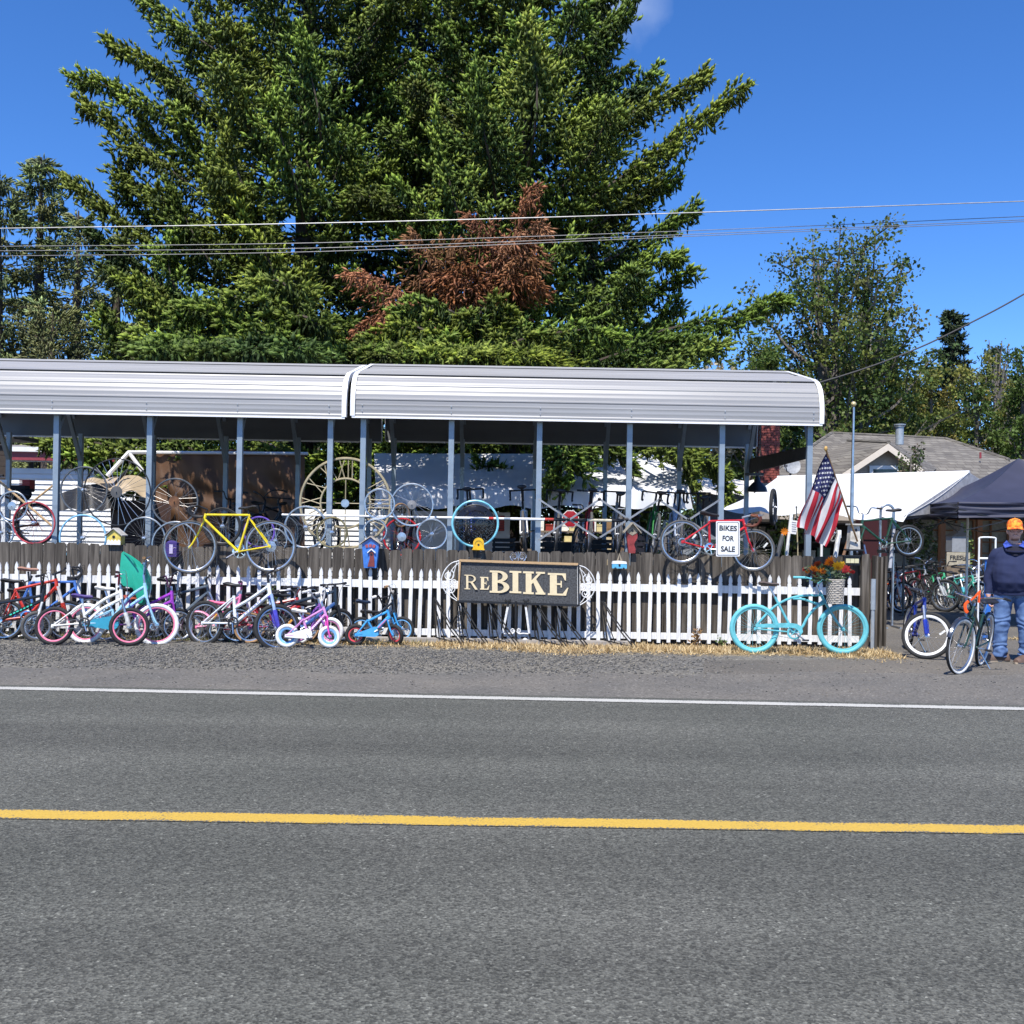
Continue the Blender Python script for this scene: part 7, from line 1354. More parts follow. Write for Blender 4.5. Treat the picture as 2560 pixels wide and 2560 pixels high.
def fir(label, x, y, H, rfun, z0, step, extra=(), dens=1.0, seed=1, c1=(.33, .42, .06), c0=(.018, .040, .011), e_lo=-8, e_hi=28, sl=.25, sr=.078, keep=1.0, tr=.42, tw=1.35, droop=.4, backd=.25, dead=None, lean=0, cat='tree', ns=3):
    rnd = random.Random(seed); t = thing('fir_tree', label, cat, Vector((x, y, 0))); O = Vector((x, y, 0)); nd = Needles(); z = z0; k = rnd.randrange(50)
    while z < H - .4:
        az = k * 2.39996 + rnd.uniform(-.35, .35); k += 1; r = rfun(z) * rnd.uniform(.72, 1.1); e0 = R_(e_lo + (e_hi - e_lo) * (z / H) + rnd.uniform(-8, 8)); e1 = e0 + R_(rnd.uniform(18, 40)); h = Vector((math.cos(az), math.sin(az), 0)); pts = [O + Vector((0, 0, z))]; q = pts[0].copy()
        for i in range(4):
            e = e0 + (e1 - e0) * (i / 3) ** 1.5; q = q + (h * math.cos(e) + Vector((0, 0, math.sin(e)))) * r / 4 + Vector((rnd.uniform(-.08, .08), rnd.uniform(-.08, .08), 0)) * r * .25; pts.append(q)
        back = h.y > .25
        nd.branch(pts, dens=dens * (backd if back else 1), c0=c0, c1=c1, sl=sl * (1.25 if back else 1), sr=sr * (1.3 if back else 1), keep=keep, tw=tw, droop=droop, wr=.02 + .008 * r); z += step * rnd.uniform(.7, 1.3) * (.6 + .4 * (1 - z / H))
    for pts, kw in extra:
        a = dict(c0=c0, c1=c1, sl=sl, sr=sr, tw=tw * 1.05, droop=droop); a.update(kw); nd.branch([Vector(p) for p in pts], **a)
    nd.crown('crown', t, O, ns=ns)
    m = MB(); m.tube([Vector((0, 0, 0)), Vector((0, 0, H * .5)), Vector((0, 0, H * .97))], [tr, tr * .6, .03], 10); m.build('trunk', BARK, t)
    m = MB(); nd.limbs(m, O); kind(m.build('branches', BARK, t), 'stuff')
    if dead:
        n2 = Needles()
        for pts, kw in dead: n2.branch([Vector(p) for p in pts], **kw)
        o = n2.crown('dead_branches', t, O); o['label'] = 'dead rust brown branches'
    return t
# the great double fir: explicit branches carry its outline and shade the tarps, the rest fills the crown
X1, Y1 = P(760, 700, 31).x, 31.0; X2, Y2 = P(1310, 700, 30).x, 30.0
def B(*q, Y=28.5, root=None):
    """branch running out to the photo points q, from the trunk"""
    pts = [P(a, b, Y if i else (Y + 1.2)) for i, (a, b) in enumerate(q)]
    return pts
dn = dict(dens=1.2, droop=.35, tw=1.7)
shade_boughs_l = [([P(x, 850, 21.8), P(x + 6, 862, 20.8), P(x - 8, 868, 19.9), P(x - 14, 872, 18.9)], dict(dn, tw=1.5, dens=1.0, c1=(.17, .23, .045))) for x in range(430, 780, 110)]  # boughs added towards the sun to shade the brown tarp, needles kept dark
shade_boughs_r = [([P(x, 890, 24.2), P(x - 8, 885, 23), P(x - 16, 880, 21.8), P(x - 24, 888, 20.7)], dict(dn, tw=1.6, dens=1.1, c1=(.33, .42, .06))) for x in range(905, 1340, 72)]  # boughs added sunward of the long white canopy to throw shade on it
low_l = [(B(*q, Y=Y), dict(dn, c1=(.34, .44, .06))) for q, Y in ((((620, 820), (560, 800), (500, 770), (450, 790)), 20.6), (((700, 800), (650, 760), (600, 740), (540, 760)), 20.6), (((760, 760), (720, 720), (690, 700), (640, 720)), 20.8), (((640, 900), (540, 880), (470, 850), (400, 870)), 20.4), (((740, 880), (680, 840), (630, 830), (580, 850)), 20.4), (((820, 840), (780, 800), (740, 790), (700, 820)), 20.6))]
low_r = [(B(*q, Y=Y), dict(dn, c1=(.33, .42, .06))) for q, Y in ((((1150, 885), (1080, 835), (1020, 815), (960, 845)), 22.6), (((1180, 825), (1200, 785), (1230, 765), (1270, 785)), 22.8), (((1200, 905), (1140, 865), (1100, 855), (1040, 885)), 22.4), (((1240, 895), (1290, 855), (1340, 845), (1400, 875)), 22.6), (((1200, 845), (1140, 785), (1080, 765), (1010, 775)), 23), (((1300, 875), (1380, 835), (1460, 825), (1540, 845)), 23), (((1020, 905), (980, 865), (930, 855), (880, 885)), 22.6), (((1240, 945), (1300, 925), (1360, 925), (1420, 945)), 22.4))]
left_ = shade_boughs_l + low_l + [
 (B((640, 420), (520, 370), (380, 270), (270, 215), (190, 200), Y=29), dn), (B((640, 330), (520, 260), (400, 170), (280, 108), Y=29), dn), (B((660, 230), (560, 140), (440, 60), (350, -10), Y=29), dn),
 (B((640, 560), (500, 480), (360, 370), (262, 290), (205, 262), Y=28.5), dn), (B((640, 640), (520, 590), (400, 500), (300, 430), (330, 395), Y=28.5), dn),
 (B((620, 740), (480, 680), (330, 570), (230, 490), (165, 445), Y=28), dn), (B((620, 800), (480, 760), (330, 660), (240, 590), Y=28), dict(dn, c1=(.13, .19, .035))),
 (B((680, 900), (560, 880), (450, 800), (380, 740), (330, 705), Y=25.5), dict(dn, c1=(.37, .48, .07))), (B((640, 930), (560, 915), (460, 880), (400, 850), (350, 835), Y=24.5), dict(dn, c1=(.37, .48, .07))),
 (B((420, 950), (350, 920), (300, 850), (270, 790), Y=25.5), dict(dn, c1=(.37, .48, .07))), (B((700, 620), (640, 540), (590, 420), (560, 330), Y=26.5), dn), (B((760, 560), (740, 460), (700, 330), (690, 240), Y=26.0), dn), (B((800, 420), (800, 300), (780, 200), (760, 90), Y=26), dn),
 (B((700, 780), (690, 690), (640, 590), (600, 520), Y=25.8), dn), (B((560, 1180), (430, 1150), (300, 1120), (200, 1100), (120, 1105), Y=22.3), dict(dn, c1=(.37, .48, .07), tw=1.0)), (B((420, 1220), (330, 1190), (240, 1150), (170, 1135), Y=22.2), dict(dn, c1=(.35, .45, .065), tw=.9)), (B((600, 1140), (500, 1130), (420, 1100), (330, 1080), Y=23), dict(dn, tw=.9)),
 (B((640, 1100), (690, 1120), (720, 1150), (730, 1190), Y=22.6), dict(dn, tw=.7, droop=.7)), (B((520, 800), (450, 740), (420, 660), (440, 590), Y=26.2), dn), (B((560, 700), (520, 650), (470, 560), (430, 470), Y=26.4), dn)]
right_ = shade_boughs_r + low_r + [
 (B((1380, 420), (1480, 340), (1600, 270), (1700, 225), (1762, 190), Y=28.5), dn), (B((1380, 560), (1500, 480), (1640, 380), (1760, 290), (1852, 223), Y=28), dn), (B((1360, 240), (1440, 160), (1530, 70), (1590, -5), Y=29), dn), (B((1380, 340), (1470, 300), (1560, 250), (1600, 235), Y=29.5), dict(dn, c1=(.07, .11, .03))),
 (B((1400, 700), (1500, 660), (1610, 600), (1690, 550), (1738, 520), Y=28), dn), (B((1400, 640), (1500, 560), (1590, 490), (1640, 460), Y=28), dn), (B((1400, 760), (1500, 720), (1600, 660), (1700, 640), Y=27.5), dn),
 (B((1420, 880), (1560, 850), (1700, 815), (1840, 790), (1900, 765), (1962, 745), Y=26.2), dict(dn, c1=(.35, .45, .065))), (B((1380, 950), (1500, 900), (1620, 860), (1740, 850), Y=25.2), dict(dn, c1=(.37, .48, .07))), (B((1400, 960), (1520, 940), (1660, 900), (1800, 860), Y=24.8), dict(dn, c1=(.37, .48, .07))),
 (B((1180, 700), (1150, 560), (1110, 400), (1090, 290), Y=25.8), dn), (B((1240, 500), (1220, 380), (1200, 280), (1190, 180), Y=25.6), dn), (B((1320, 420), (1340, 300), (1340, 170), (1320, 60), Y=26), dn), (B((1120, 640), (1060, 560), (1020, 480), (990, 470), Y=26), dn), (B((1100, 560), (1000, 520), (920, 490), (880, 500), Y=26), dn),
 (B((1250, 960), (1160, 900), (1080, 850), (1010, 830), Y=24), dict(dn, c1=(.33, .42, .06))), (B((1250, 960), (1280, 880), (1320, 850), (1370, 880), Y=24), dict(dn, c1=(.18, .26, .05))), (B((1000, 960), (940, 920), (880, 905), (820, 910), Y=24.2), dict(dn, c1=(.37, .48, .07), tw=.8)), (B((1080, 960), (1000, 925), (950, 905), (900, 900), Y=24), dict(dn, c1=(.37, .48, .07), tw=.7)),
 (B((1290, 800), (1340, 700), (1390, 640), (1430, 600), Y=26), dn), (B((1400, 1000), (1430, 1110), (1440, 1160), (1420, 1200), Y=22.8), dict(dn, c1=(.37, .48, .07), tw=.85, droop=.6)), (B((1440, 1060), (1420, 1120), (1390, 1170), (1370, 1210), Y=22.6), dict(dn, c1=(.18, .26, .04), tw=.8, droop=.6)), (B((1600, 1080), (1680, 1110), (1720, 1150), (1735, 1200), Y=23), dict(dn, tw=.7, droop=.7)), (B((1640, 1100), (1750, 1130), (1800, 1180), (1815, 1230), Y=23.5), dict(dn, tw=.7, droop=.7)),
 (B((1330, 1120), (1440, 1100), (1520, 1110), (1580, 1150), Y=23.2), dict(dn, tw=.7, droop=.7)), (B((1250, 1060), (1180, 1100), (1130, 1120), (1080, 1130), Y=26), dict(dn, tw=.9, droop=.6)), (B((1200, 960), (1310, 930), (1400, 960), (1480, 940), Y=24), dict(dn, tw=.8))]
DB = dict(dens=1.25, c0=(.20, .085, .042), c1=(.66, .28, .13), droop=.95, tw=1.3, sl=.26, sr=.045, start=.1, upz=-.15)
dead_ = [(B((1240, 740), (1270, 660), (1290, 570), (1310, 500), (1335, 468), Y=24.6), DB), (B((1200, 720), (1230, 640), (1210, 560), (1180, 540), Y=24.4), DB), (B((1250, 640), (1290, 590), (1330, 560), (1358, 565), Y=24.4), DB), (B((1230, 760), (1170, 700), (1110, 680), (1090, 690), Y=24.3), DB), (B((1080, 740), (1070, 660), (1060, 600), (1040, 585), Y=24.5), DB), (B((1080, 720), (1110, 650), (1130, 610), (1150, 615), Y=24.5), DB), (B((1040, 760), (1000, 720), (940, 690), (882, 680), Y=24.3), DB), (B((1020, 780), (960, 780), (920, 800), (890, 815), Y=24.2), DB), (B((1240, 700), (1290, 690), (1330, 700), (1350, 710), Y=24.2), DB), (B((1180, 720), (1160, 650), (1140, 690), (1130, 740), Y=24.2), DB), (B((1270, 700), (1300, 640), (1320, 640), (1330, 660), Y=24.2), DB)]
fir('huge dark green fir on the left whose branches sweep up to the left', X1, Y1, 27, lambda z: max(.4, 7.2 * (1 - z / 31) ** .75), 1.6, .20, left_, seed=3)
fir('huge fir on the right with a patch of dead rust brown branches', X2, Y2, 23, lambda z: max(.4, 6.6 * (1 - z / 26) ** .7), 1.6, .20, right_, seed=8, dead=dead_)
def far(px, ptop, half, Y): x = P(px, 900, Y).x; H = P(px, ptop, Y).z; return x, Y, H, half * Y / 2560
fir('dark fir standing behind and between the two huge firs', P(1040, 700, 36).x, 36, 24, lambda z: max(.5, 6.5 * (1 - z / 27) ** .7), 3, .26, seed=15, dens=.6, sl=.32, sr=.085, c1=(.10, .145, .035), backd=.3)
x, y, H, r = far(1478, -30, 110, 46); fir('distant slender fir rising behind the huge right fir', x, y, H, lambda z, H=H, r=r: max(.3, r * 1.5 * (1 - z / H) ** .7), 4, .42, seed=11, dens=.55, c1=(.075, .115, .04), c0=(.025, .042, .02), sl=.34, sr=.075, tw=1.2)
GB = dict(c1=(.46, .50, .2), c0=(.12, .14, .065))
x, y, H, r = far(95, 362, 150, 38); fir('thin spire fir at the left with drooping grey green branches', x, y, H, lambda z, H=H, r=r: max(.35, r * 1.45 * (1 - z / H) ** .65), 2, .34, seed=21, dens=.8, sl=.30, sr=.07, droop=.8, e_lo=-30, e_hi=-10, keep=.9, **GB)
x, y, H, r = far(-10, 395, 130, 36); fir('ragged fir at the left photo edge with bare limbs showing', x, y, H, lambda z, H=H, r=r: max(.3, r * 1.2 * (1 - z / H) ** .5), 2, .42, seed=22, dens=.6, sl=.3, sr=.065, droop=.9, e_lo=-20, e_hi=0, keep=.7, **GB)
x, y, H, r = far(290, 560, 130, 40); fir('grey green fir behind the left branches of the huge fir', x, y, H, lambda z, H=H, r=r: max(.3, r * 1.5 * (1 - z / H) ** .7), 2, .36, seed=23, dens=.8, sl=.32, sr=.07, droop=.7, e_lo=-30, e_hi=-10, keep=.85, **GB)
x, y, H, r = far(190, 500, 120, 43); fir('slim grey fir between the spire fir and the huge fir', x, y, H, lambda z, H=H, r=r: max(.3, r * 1.4 * (1 - z / H) ** .7), 2, .4, seed=25, dens=.7, sl=.32, sr=.07, droop=.8, e_lo=-30, e_hi=-10, keep=.75, **GB)
x, y, H, r = far(130, 760, 170, 33); fir('low bushy fir filling the left side above the carport roof', x, y, H, lambda z, H=H, r=r: max(.5, r * 1.5 * (1 - z / H) ** .5), 1, .28, seed=24, dens=.7, sl=.22, sr=.045, **GB)
x, y, H, r = far(2382, 762, 60, 62); fir('small dark fir standing above the trees at the right', x, y, H, lambda z, H=H, r=r: max(.3, r * 3.3 * (1 - z / H) + .05), 5, .3, seed=31, dens=.7, e_lo=-38, e_hi=-20, sl=.32, sr=.09, c1=(.10, .14, .06), c0=(.02, .034, .02), tw=1.1)
def broadleaf(label, px, ptop, half, Y, n, cols, seed, trunks=1, sparse=0.0, lo=.10, hi=.2, pbot=None, nm='broadleaf_tree', barkm=None, asp=1.0, limb=26, low=.22):
    rnd = random.Random(seed); rs2 = np.random.RandomState(seed); x, y, H, r = far(px, ptop, half, Y); t = thing(nm, label, 'tree', Vector((x, y, 0))); m = MB(); ends = []
    for k in range(trunks):
        bx = rnd.uniform(-.2, .2) * r * (trunks > 1); m.tube(bez([(bx, 0, 0), (bx * 1.6 + rnd.uniform(-.1, .1), 0, H * .3), (bx * 2.2, 0, H * .62), (bx * 2.6, 0, H * .9)], 4), [.022 * H * (1 - .07 * i) for i in range(13)], 8)
        for j in range(limb):
            f = low + (1 - low) * (j + rnd.random()) / limb; az = rnd.uniform(0, 6.28); rad = r * rnd.uniform(.45, 1.08) * math.sin(min(1, (1 - f) * 2.6 + .12) * math.pi / 2) ** .8; a = Vector((bx * (1 + f * 1.6), 0, H * f * .72)); top = Vector((bx * 2 + math.cos(az) * rad, math.sin(az) * rad * asp, min(H * .99, H * (f * .9 + rnd.uniform(.05, .16)))))
            pts = bez([a, a.lerp(top, .5) + Vector((0, 0, -.04 * H)), top], 4); m.tube(pts, [.007 * H * (1 - .1 * i) for i in range(len(pts))], 4, caps=False); ends += [top, pts[5], pts[7], pts[6]]
            for q in range(4):
                b = pts[rnd.randrange(3, 8)]; e = b + Vector((rnd.gauss(0, 1), rnd.gauss(0, 1), rnd.gauss(.6, .6))) * r * .2; m.tube([b, e], .0022 * H, 3, caps=False); ends.append(e)
    m.build('trunk', barkm or BARKG, t); E = np.array([tuple(e) for e in ends]); sz = rs2.uniform(.4, 1.2, len(E)); pick = rs2.choice(len(E), n, p=sz / sz.sum()); C = E[pick] + rs2.normal(0, 1, (n, 3)) * (r * .10 * sz[pick])[:, None] * np.array([1, asp, .75]); d = nrm_(rs2.normal(0, 1, (n, 3)) + [0, 0, -.2]); s_ = nrm_(np.cross(d, rs2.normal(0, 1, (n, 3)))); l = rs2.uniform(lo, hi, n)[:, None]
    V = np.stack([C, C + d * l * .5 + s_ * l * .34, C + d * l, C + d * l * .5 - s_ * l * .34], 1).reshape(-1, 3); F = (np.array([[0, 1, 2, 3]])[None] + 4 * np.arange(n)[:, None, None]).reshape(-1, 4); cc = np.array(cols); cl = cc[(pick * 7) % len(cc)] * rs2.uniform(.7, 1.3, (n, 1)); inst('crown', fastmesh('crown', V, F, [LEAF], np.repeat(cl, 4, 0)), t); return t
GRN = [(.085, .135, .03), (.12, .165, .04), (.15, .18, .04), (.065, .11, .03)]; YEL_ = [(.22, .22, .05), (.17, .2, .04), (.12, .155, .04), (.23, .2, .055)]; DKG = [(.05, .09, .025), (.07, .115, .03), (.085, .12, .04)]
broadleaf('tall maple with an airy top standing right of the huge firs', 2110, 575, 205, 46, 30000, GRN + [(.12, .13, .04)], 41, trunks=3, limb=24, low=.12, hi=.24)
broadleaf('leafy tree in front of the maple on its lower left side', 1930, 850, 130, 44, 16000, GRN, 42, low=.1)
broadleaf('dark leafy tree right of the maple behind the shingled house', 2235, 860, 110, 48, 15000, GRN + YEL_[:1], 43, low=.1)
broadleaf('yellow green tree with a pale trunk behind the house ridge', 2330, 880, 115, 50, 17000, YEL_, 44, low=.05)
broadleaf('thin yellowish tree between the small dark fir and the right edge', 2445, 890, 100, 52, 14000, YEL_ + GRN, 45, low=.05)
broadleaf('green tree at the right photo edge above the navy canopy', 2560, 880, 110, 50, 16000, GRN + DKG, 46, low=.05)
broadleaf('bluish green tree far behind at the right edge', 2500, 850, 90, 66, 9000, [(.06, .09, .045), (.08, .10, .05)], 47, low=.1, hi=.3)
broadleaf('bare twigged grey tree sticking out above the right hand wood', 2490, 826, 60, 60, 500, YEL_, 48, low=.3, limb=30)
broadleaf('tall dense tree filling the gap behind the maple', 2060, 880, 170, 56, 15000, DKG, 49, low=.05, hi=.28)
broadleaf('green bush at the right end of the carport roof', 1880, 890, 90, 36, 9000, GRN, 50, low=.05)
broadleaf('bush with cream blossom behind the right carport roof', 1800, 905, 55, 34, 5000, [(.5, .44, .30), (.42, .38, .25), (.12, .14, .05), (.55, .5, .36)], 51, nm='blossom_bush', low=.3)
broadleaf('broad dark tree low behind the right carport', 1700, 870, 160, 42, 12000, DKG, 52, low=.05)
broadleaf('reddish tinged lilac bush in front of the house gable', 2282, 1105, 52, 28.8, 2600, [(.10, .12, .05), (.14, .10, .07), (.08, .12, .04)], 53, nm='lilac_bush', low=.25, lo=.05, hi=.11)
broadleaf('leafy shrub showing through under the white canopy right of the bell lamp', 1968, 1285, 42, 21.6, 1600, GRN, 54, nm='garden_shrub', low=.1, lo=.05, hi=.10)
broadleaf('sunlit shrub under the navy canopy beyond the green bicycle', 2330, 1300, 30, 27.5, 1500, [(.2, .26, .09), (.10, .15, .05), (.4, .42, .3)], 55, nm='garden_shrub', low=.1, lo=.05, hi=.10)
broadleaf('pale green leafy shrub right of the grey hooded box', 2420, 1312, 20, 25.5, 900, [(.25, .32, .10), (.14, .2, .06)], 56, nm='garden_shrub', low=.2, lo=.05, hi=.10)
for k, (px, pt, h, Y) in enumerate(((-60, 800, 200, 48), (420, 800, 200, 50), (800, 780, 220, 52), (1200, 800, 220, 52), (1560, 760, 200, 55), (2250, 960, 220, 66), (2650, 930, 220, 64), (1900, 940, 160, 62))):
    broadleaf(('dark tree deep behind the brown shed', 'dark tree behind the left end of the huge firs', 'dark tree in the gap below the left huge fir', 'dark tree in the gap below the right huge fir', 'dark tree behind the right foot of the huge firs', 'distant tree line crown behind the shingled house', 'distant tree line crown beyond the right photo edge', 'distant tree line crown behind the blossom bush')[k], px, pt, h, Y, 9000, DKG, 60 + k, low=.02, lo=.2, hi=.42)
# ------------------------------------------------------------------ the man by the driveway
YM_ = 13.0; FX = P(2531, 1650, YM_).x
t = thing('person', 'man in a bright orange cap, navy sweatshirt and blue jeans standing at the right edge', 'person', Vector((FX, YM_, 0)))
mb = MB()
def cap_(a, b, ra, rb, n=12, k=5):
    a, b = Vector(a), Vector(b); mb.tube([a.lerp(b, i / k) for i in range(k + 1)], [ra + (rb - ra) * i / k for i in range(k + 1)], n); mb.ell(a, (ra, ra, ra), n, 8); mb.ell(b, (rb, rb, rb), n, 8)
def ring(cx, cy, z, rx, ry, n=20): return [Vector((cx + rx * math.cos(2 * math.pi * i / n), cy + ry * math.sin(2 * math.pi * i / n) * (1.0 if math.sin(2 * math.pi * i / n) < 0 else .9), z)) for i in range(n)]
# torso and sweatshirt, facing the camera (-y)
mb.loft([ring(0, 0, .84, .205, .155), ring(0, -.02, .92, .24, .195), ring(0, -.04, 1.02, .262, .225), ring(0, -.04, 1.14, .262, .215), ring(0, -.02, 1.26, .25, .18), ring(0, .0, 1.35, .225, .145), ring(0, .01, 1.41, .185, .12), ring(0, .015, 1.455, .125, .095), ring(0, .012, 1.49, .09, .082), ring(0, .01, 1.54, .072, .078)])
for s in (-1, 1):
    cap_((s * .10, .012, 1.425), (s * .20, .015, 1.37), .055, .078)
    cap_((s * .205, .015, 1.365), (s * .285, .035, 1.10), .080, .066); cap_((s * .285, .035, 1.10), (s * .295, -.02, .89), .064, .046); cap_((s * .295, -.02, .89), (s * .294, -.035, .845), .038, .033)
    # hand: palm, four curled fingers, thumb from the side
    mb.ell((s * .292, -.045, .79), (.024, .042, .05), 10, 8)
    for f, (dy, ln) in enumerate(((-.036, .07), (-.013, .08), (.010, .075), (.031, .06))):
        k0 = Vector((s * .290, -.045 + dy, .755)); k1 = k0 + Vector((-s * .006, -.004, -ln * .5)); k2 = k1 + Vector((-s * .03, -.003, -ln * .28)); mb.tube([k0, k1, k2], [.0115, .0105, .009], 7); mb.ell(k2, (.009, .009, .009), 6, 5)
    b0 = Vector((s * .28, -.08, .81)); mb.tube([b0, b0 + Vector((-s * .012, -.022, -.03)), b0 + Vector((-s * .022, -.025, -.06))], [.014, .013, .010], 7)
    # leg in loose jeans
    hx = s * .115; fx = s * .15
    mb.loft([ring(hx, .0, .90, .125, .14), ring(hx * 1.05, -.005, .78, .118, .128), ring(hx * 1.1, -.01, .62, .104, .112), ring(hx * 1.18, -.015, .48, .092, .10), ring(fx, .0, .34, .088, .098), ring(fx, .012, .2, .082, .092), ring(fx, .01, .10, .086, .098), ring(fx, .005, .065, .086, .098)])
    cap_((fx, 0, .05), (fx, .0, .10), .05, .05)
# neck and head
cap_((0, .01, 1.50), (0, .0, 1.58), .066, .062)
hz = 1.665
mb.ell((0, -.005, hz + .02), (.082, .098, .118), 18, 14); mb.ell((0, -.03, hz - .055), (.068, .072, .068), 14, 10); mb.ell((0, -.065, hz - .085), (.04, .035, .035), 10, 8)
mb.ell((0, -.108, hz - .012), (.016, .020, .028), 10, 8); mb.ell((0, -.100, hz + .012), (.012, .018, .03), 8, 6)
for s in (-1, 1): mb.ell((s * .084, .01, hz - .005), (.012, .026, .035), 8, 8); mb.ell((s * .045, -.072, hz - .02), (.028, .026, .026), 8, 6); mb.ell((s * .035, -.087, hz + .034), (.03, .014, .011), 8, 6)
mb.ell((0, -.098, hz - .062), (.030, .012, .008), 8, 6); mb.ell((0, -.096, hz - .076), (.026, .012, .009), 8, 6)
o = bpy.data.objects.new('tmp', mb.mesh('tmp', [], smooth=False)); COL.objects.link(o)
rm = o.modifiers.new('r', 'REMESH'); rm.mode = 'VOXEL'; rm.voxel_size = .0095; sm = o.modifiers.new('s', 'SMOOTH'); sm.iterations = 4; sm.factor = .5
bpy.context.view_layer.update(); me = bpy.data.meshes.new_from_object(o.evaluated_get(bpy.context.evaluated_depsgraph_get())); bpy.data.objects.remove(o); me.name = 'body'
JEAN = bpy.data.materials.new('blue denim'); JEAN.use_nodes = True; N, K = JEAN.node_tree.nodes, JEAN.node_tree.links; b_ = N['Principled BSDF']; b_.inputs['Roughness'].default_value = .9
tq = N.new('ShaderNodeTexCoord'); n1 = N.new('ShaderNodeTexNoise'); n1.inputs['Scale'].default_value = 6; n1.inputs['Detail'].default_value = 5; K.new(tq.outputs['Object'], n1.inputs[0]); cr = N.new('ShaderNodeValToRGB'); cr.color_ramp.elements[0].position = .35; cr.color_ramp.elements[0].color = (.035, .075, .19, 1); cr.color_ramp.elements[1].position = .72; cr.color_ramp.elements[1].color = (.16, .26, .46, 1); K.new(n1.outputs[0], cr.inputs[0]); K.new(cr.outputs[0], b_.inputs[0])
SWEAT = mat('navy sweatshirt', (.012, .019, .062), rough=.92, nz=.10, scale=7); SKIN = mat('skin', (.60, .33, .24), rough=.55, nz=.08, scale=25); HAIRM = mat('grey brown stubble', (.30, .15, .10), rough=.8, nz=.2, scale=80)
for q in (SKIN, SWEAT, JEAN, HAIRM): me.materials.append(q)
idx = []; noise = __import__('mathutils').noise
nv = len(me.vertices); co = np.empty(nv * 3); no = np.empty(nv * 3); me.vertices.foreach_get('co', co); me.vertices.foreach_get('normal', no); co = co.reshape(-1, 3); no = no.reshape(-1, 3)
for vi in range(nv):      # cloth folds
    x, y, z = co[vi]
    if .07 < z < 1.48 and not (abs(x) > .24 and z < .875):
        if z > .86: a = .011 * noise.noise((x * 3.5, y * 3, z * 9 + abs(x) * 9)) + .008 * noise.noise((x * 9 + z * 5, y * 6, z * 14))
        else:
            kf = math.exp(-((z - .13) / .10) ** 2) + .5 * math.exp(-((z - .5) / .09) ** 2) + .35 * math.exp(-((z - .82) / .06) ** 2); a = .013 * kf * math.sin(z * 70 + x * 30 * (1 if x > 0 else -1) + noise.noise((x * 7, y * 7, z * 9)) * 7) + .013 * noise.noise((x * 6, y * 6, z * 5)) + .006 * noise.noise((x * 14, y * 14, z * 18))
        co[vi] += no[vi] * a
me.vertices.foreach_set('co', co.ravel()); me.update()
for p in me.polygons:
    x, y, z = p.center
    if z > 1.505 or (abs(x) > .235 and z < .862 and z > .66): i = 0
    elif z > .868: i = 1
    elif z > .0: i = 2
    if z > 1.5 and y < -.03:
        r_ = math.hypot(x / 1.0, (z - (hz - .072)) / 1.0); 
        if (.030 < r_ < .042 and z > hz - .07 and z < hz - .036 and abs(x) < .03) or (z < hz - .09 and abs(x) < .045 and z > hz - .125): i = 3
    idx.append(i)
me.polygons.foreach_set('material_index', idx); me.shade_smooth(); me.update(); body = inst('body', me, t)
# collar, hem, cuffs, shoes, cap, glasses
NAVY = cloth('#0e1534'); m = MB(); m.tube([Vector((.115 * math.cos(a), -.035 + .105 * math.sin(a) - .02, 1.455 + .02 * math.sin(a) - .03 * (math.sin(a) < -.3))) for a in np.linspace(0, 2 * math.pi, 25)[:-1]], .014, 6, closed=True); m.build('neck_band', NAVY, t)
m = MB(); m.grid(lambda u, v: Vector(((u - .5) * .19 * (1 - .55 * v ** 2), -.155 - .028 * math.cos((u - .5) * 3) + .05 * (1 - v) + .02, 1.47 - v * .11)), 8, 6); m.build('inner_shirt', mat('black shirt', (.008, .008, .02), rough=.9), t)
for s in (-1, 1):
    m = MB(); m.loft([[Vector((s * .035, -.13, 1.485)), Vector((s * .085, -.085, 1.53)), Vector((s * .092, -.03, 1.55)), Vector((s * .135, -.035, 1.50)), Vector((s * .12, -.11, 1.455))], [Vector((s * .035, -.12, 1.48)), Vector((s * .08, -.08, 1.52)), Vector((s * .085, -.03, 1.54)), Vector((s * .13, -.03, 1.49)), Vector((s * .115, -.10, 1.445))]]); m.build('collar', cloth('#3a51a8'), t, smooth=False)
m = MB(); m.loft([[p * 1.0 for p in ring(0, -.012, z_, rx, ry, 24)] for z_, rx, ry in ((.855, .222, .172), (.86, .232, .182), (.90, .238, .19), (.915, .236, .186))], caps=False); m.build('waist_band', SWEAT, t)
SH = mat('brown shoe leather', (.12, .075, .055), rough=.7, nz=.3); SO = mat('pale shoe sole', (.40, .32, .23), rough=.8)
for s, ang in ((-1, 1.25), (1, .55)):
    X = Matrix.Translation((s * .15, .0, 0)) @ Matrix.Rotation(-ang, 4, 'Z') @ Matrix.Diagonal((1.12, 1.22, 1.1, 1)); m = MB(X); rg = []
    for y, w, h in ((.10, .035, .05), (.085, .05, .085), (.03, .052, .10), (-.04, .054, .085), (-.11, .058, .065), (-.17, .052, .05), (-.205, .028, .035)): rg.append([Vector((w * math.cos(a), y, .022 + max(0, h * math.sin(a)))) for a in np.linspace(0, 2 * math.pi, 15)[:-1]])
    m.loft(rg); sh = m.build('shoe', SH, t); m = MB(X); ou = [Vector((.056 * math.cos(a) * (1 if math.sin(a) < 0 else .92), -.05 + .165 * math.sin(a), .0)) for a in np.linspace(0, 2 * math.pi, 21)[:-1]]; m.prism(ou[::-1], (0, 0, .024)); m.build('sole', SO, sh, smooth=False)
    m = MB(X)
    for k in range(3): m.tube([(-.025, -.02 - k * .028, .105 - k * .011), (.025, -.035 - k * .028, .104 - k * .011)], .004, 4)
    m.build('lace', BLK, sh)
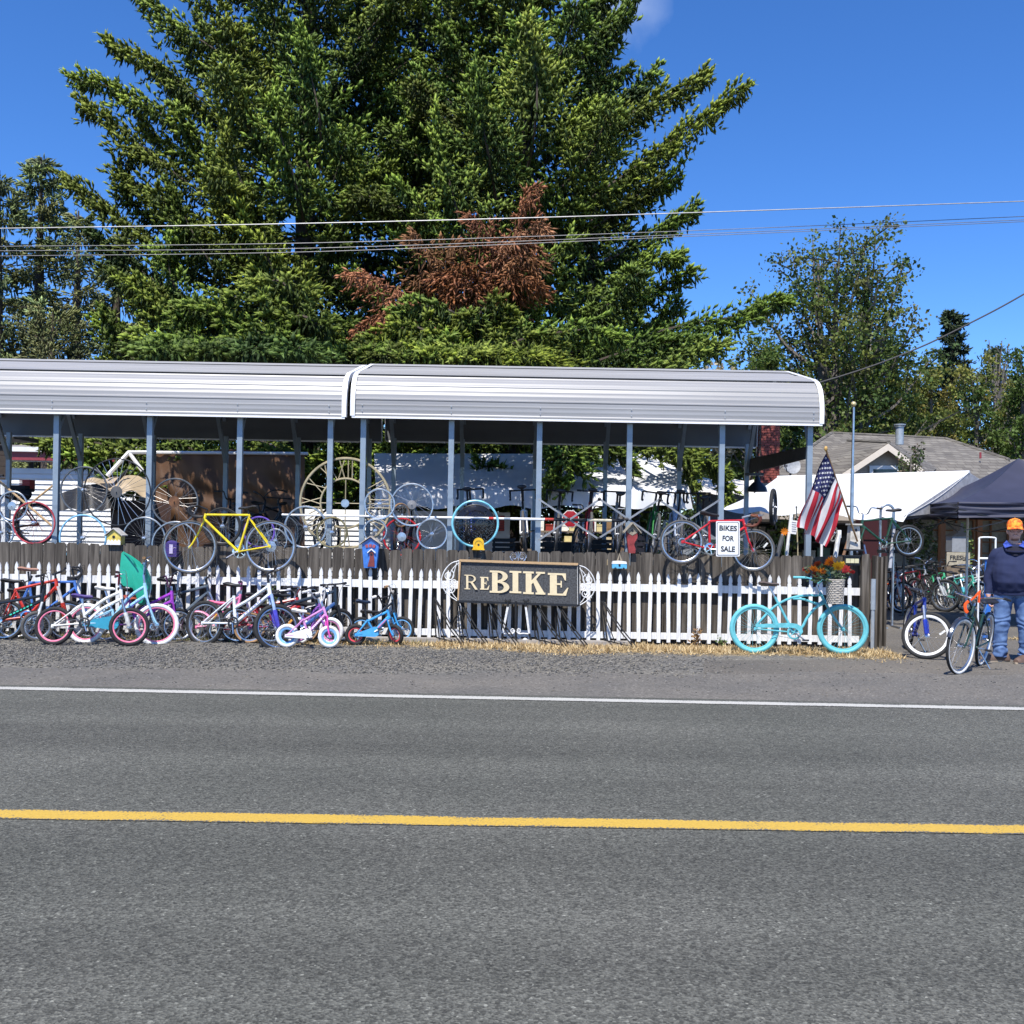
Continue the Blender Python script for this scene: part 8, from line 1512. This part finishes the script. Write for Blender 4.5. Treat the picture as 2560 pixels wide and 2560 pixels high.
CAPM = bpy.data.materials.new('orange camouflage'); CAPM.use_nodes = True; N, K = CAPM.node_tree.nodes, CAPM.node_tree.links; b_ = N['Principled BSDF']; b_.inputs['Roughness'].default_value = .8; tq = N.new('ShaderNodeTexCoord'); n1 = N.new('ShaderNodeTexNoise'); n1.inputs['Scale'].default_value = 26; n1.inputs['Detail'].default_value = 4; K.new(tq.outputs['Object'], n1.inputs[0]); cr = N.new('ShaderNodeValToRGB'); e = cr.color_ramp.elements; e[0].position = .36; e[0].color = (.30, .05, .015, 1); e[1].position = .62; e[1].color = (.95, .34, .03, 1); q = e.new(.46); q.color = (.90, .12, .01, 1); K.new(n1.outputs[0], cr.inputs[0]); K.new(cr.outputs[0], b_.inputs[0])
cz = hz + .048; m = MB(); rg = [[Vector((r_ * .093 * math.cos(a), .002 + r_ * .108 * math.sin(a), cz + z_)) for a in np.linspace(0, 2 * math.pi, 25)[:-1]] for r_, z_ in ((1.0, -.005), (1.02, .02), (.98, .05), (.86, .08), (.62, .102), (.3, .114), (.05, .117))]; m.loft(rg); cp = m.build('cap', CAPM, t)
m = MB(); pts0, pts1 = [], []
for a in np.linspace(math.pi + .32, 2 * math.pi - .32, 13): pts0.append(Vector((.094 * math.cos(a), .002 + .108 * math.sin(a), cz + .004))); pts1.append(Vector((.100 * math.cos(a), -.035 + .150 * math.sin(a), cz - .016 - .014 * abs(math.cos(a)))))
n = len(pts0); k = Vector((0, 0, .005)); m.add(pts0 + pts1 + [p + k for p in pts0] + [p + k for p in pts1], [(i, i + 1, n + i + 1, n + i) for i in range(n - 1)] + [(2 * n + i + 1, 2 * n + i, 3 * n + i, 3 * n + i + 1) for i in range(n - 1)] + [(n + i, n + i + 1, 3 * n + i + 1, 3 * n + i) for i in range(n - 1)]); m.build('cap_brim', CAPM, cp); MB().ell((0, .002, cz + .118), (.009, .009, .006), 8, 5).build('cap_button', CAPM, cp)
m = MB()
for s in (-1, 1):
    m.tube([Vector((s * .036 + .027 * math.cos(a), -.105 + .012 * abs(math.cos(a)) * (1 if math.cos(a) * s > 0 else 0), hz + .010 + .021 * math.sin(a))) for a in np.linspace(0, 2 * math.pi, 19)[:-1]], .0028, 5, closed=True); m.tube([Vector((s * .063, -.095, hz + .014)), Vector((s * .088, -.02, hz + .016)), Vector((s * .09, .03, hz + .008))], .0025, 4)
m.tube([Vector((-.010, -.107, hz + .014)), Vector((.010, -.107, hz + .014))], .0028, 4); m.build('glasses', mat('dark glasses frame', (.03, .015, .012), rough=.3), t)
m = MB()
for s in (-1, 1): m.ell((s * .034, -.082, hz + .010), (.012, .012, .008), 8, 6)
m.build('eyes', mat('eye', (.12, .09, .08), rough=.3), t)
m = MB(); m.rev([(.088, -.03), (.094, -.0), (.092, .02)], Matrix.Translation((0, .004, hz + .03)) @ Matrix.Rotation(R_(90), 4, 'X'), 18, a0=.4, a1=math.pi - .4); m.build('hair', mat('grey hair', (.25, .22, .2), rough=.9), t)
t.rotation_euler = (0, 0, R_(-20))
SPJ = None
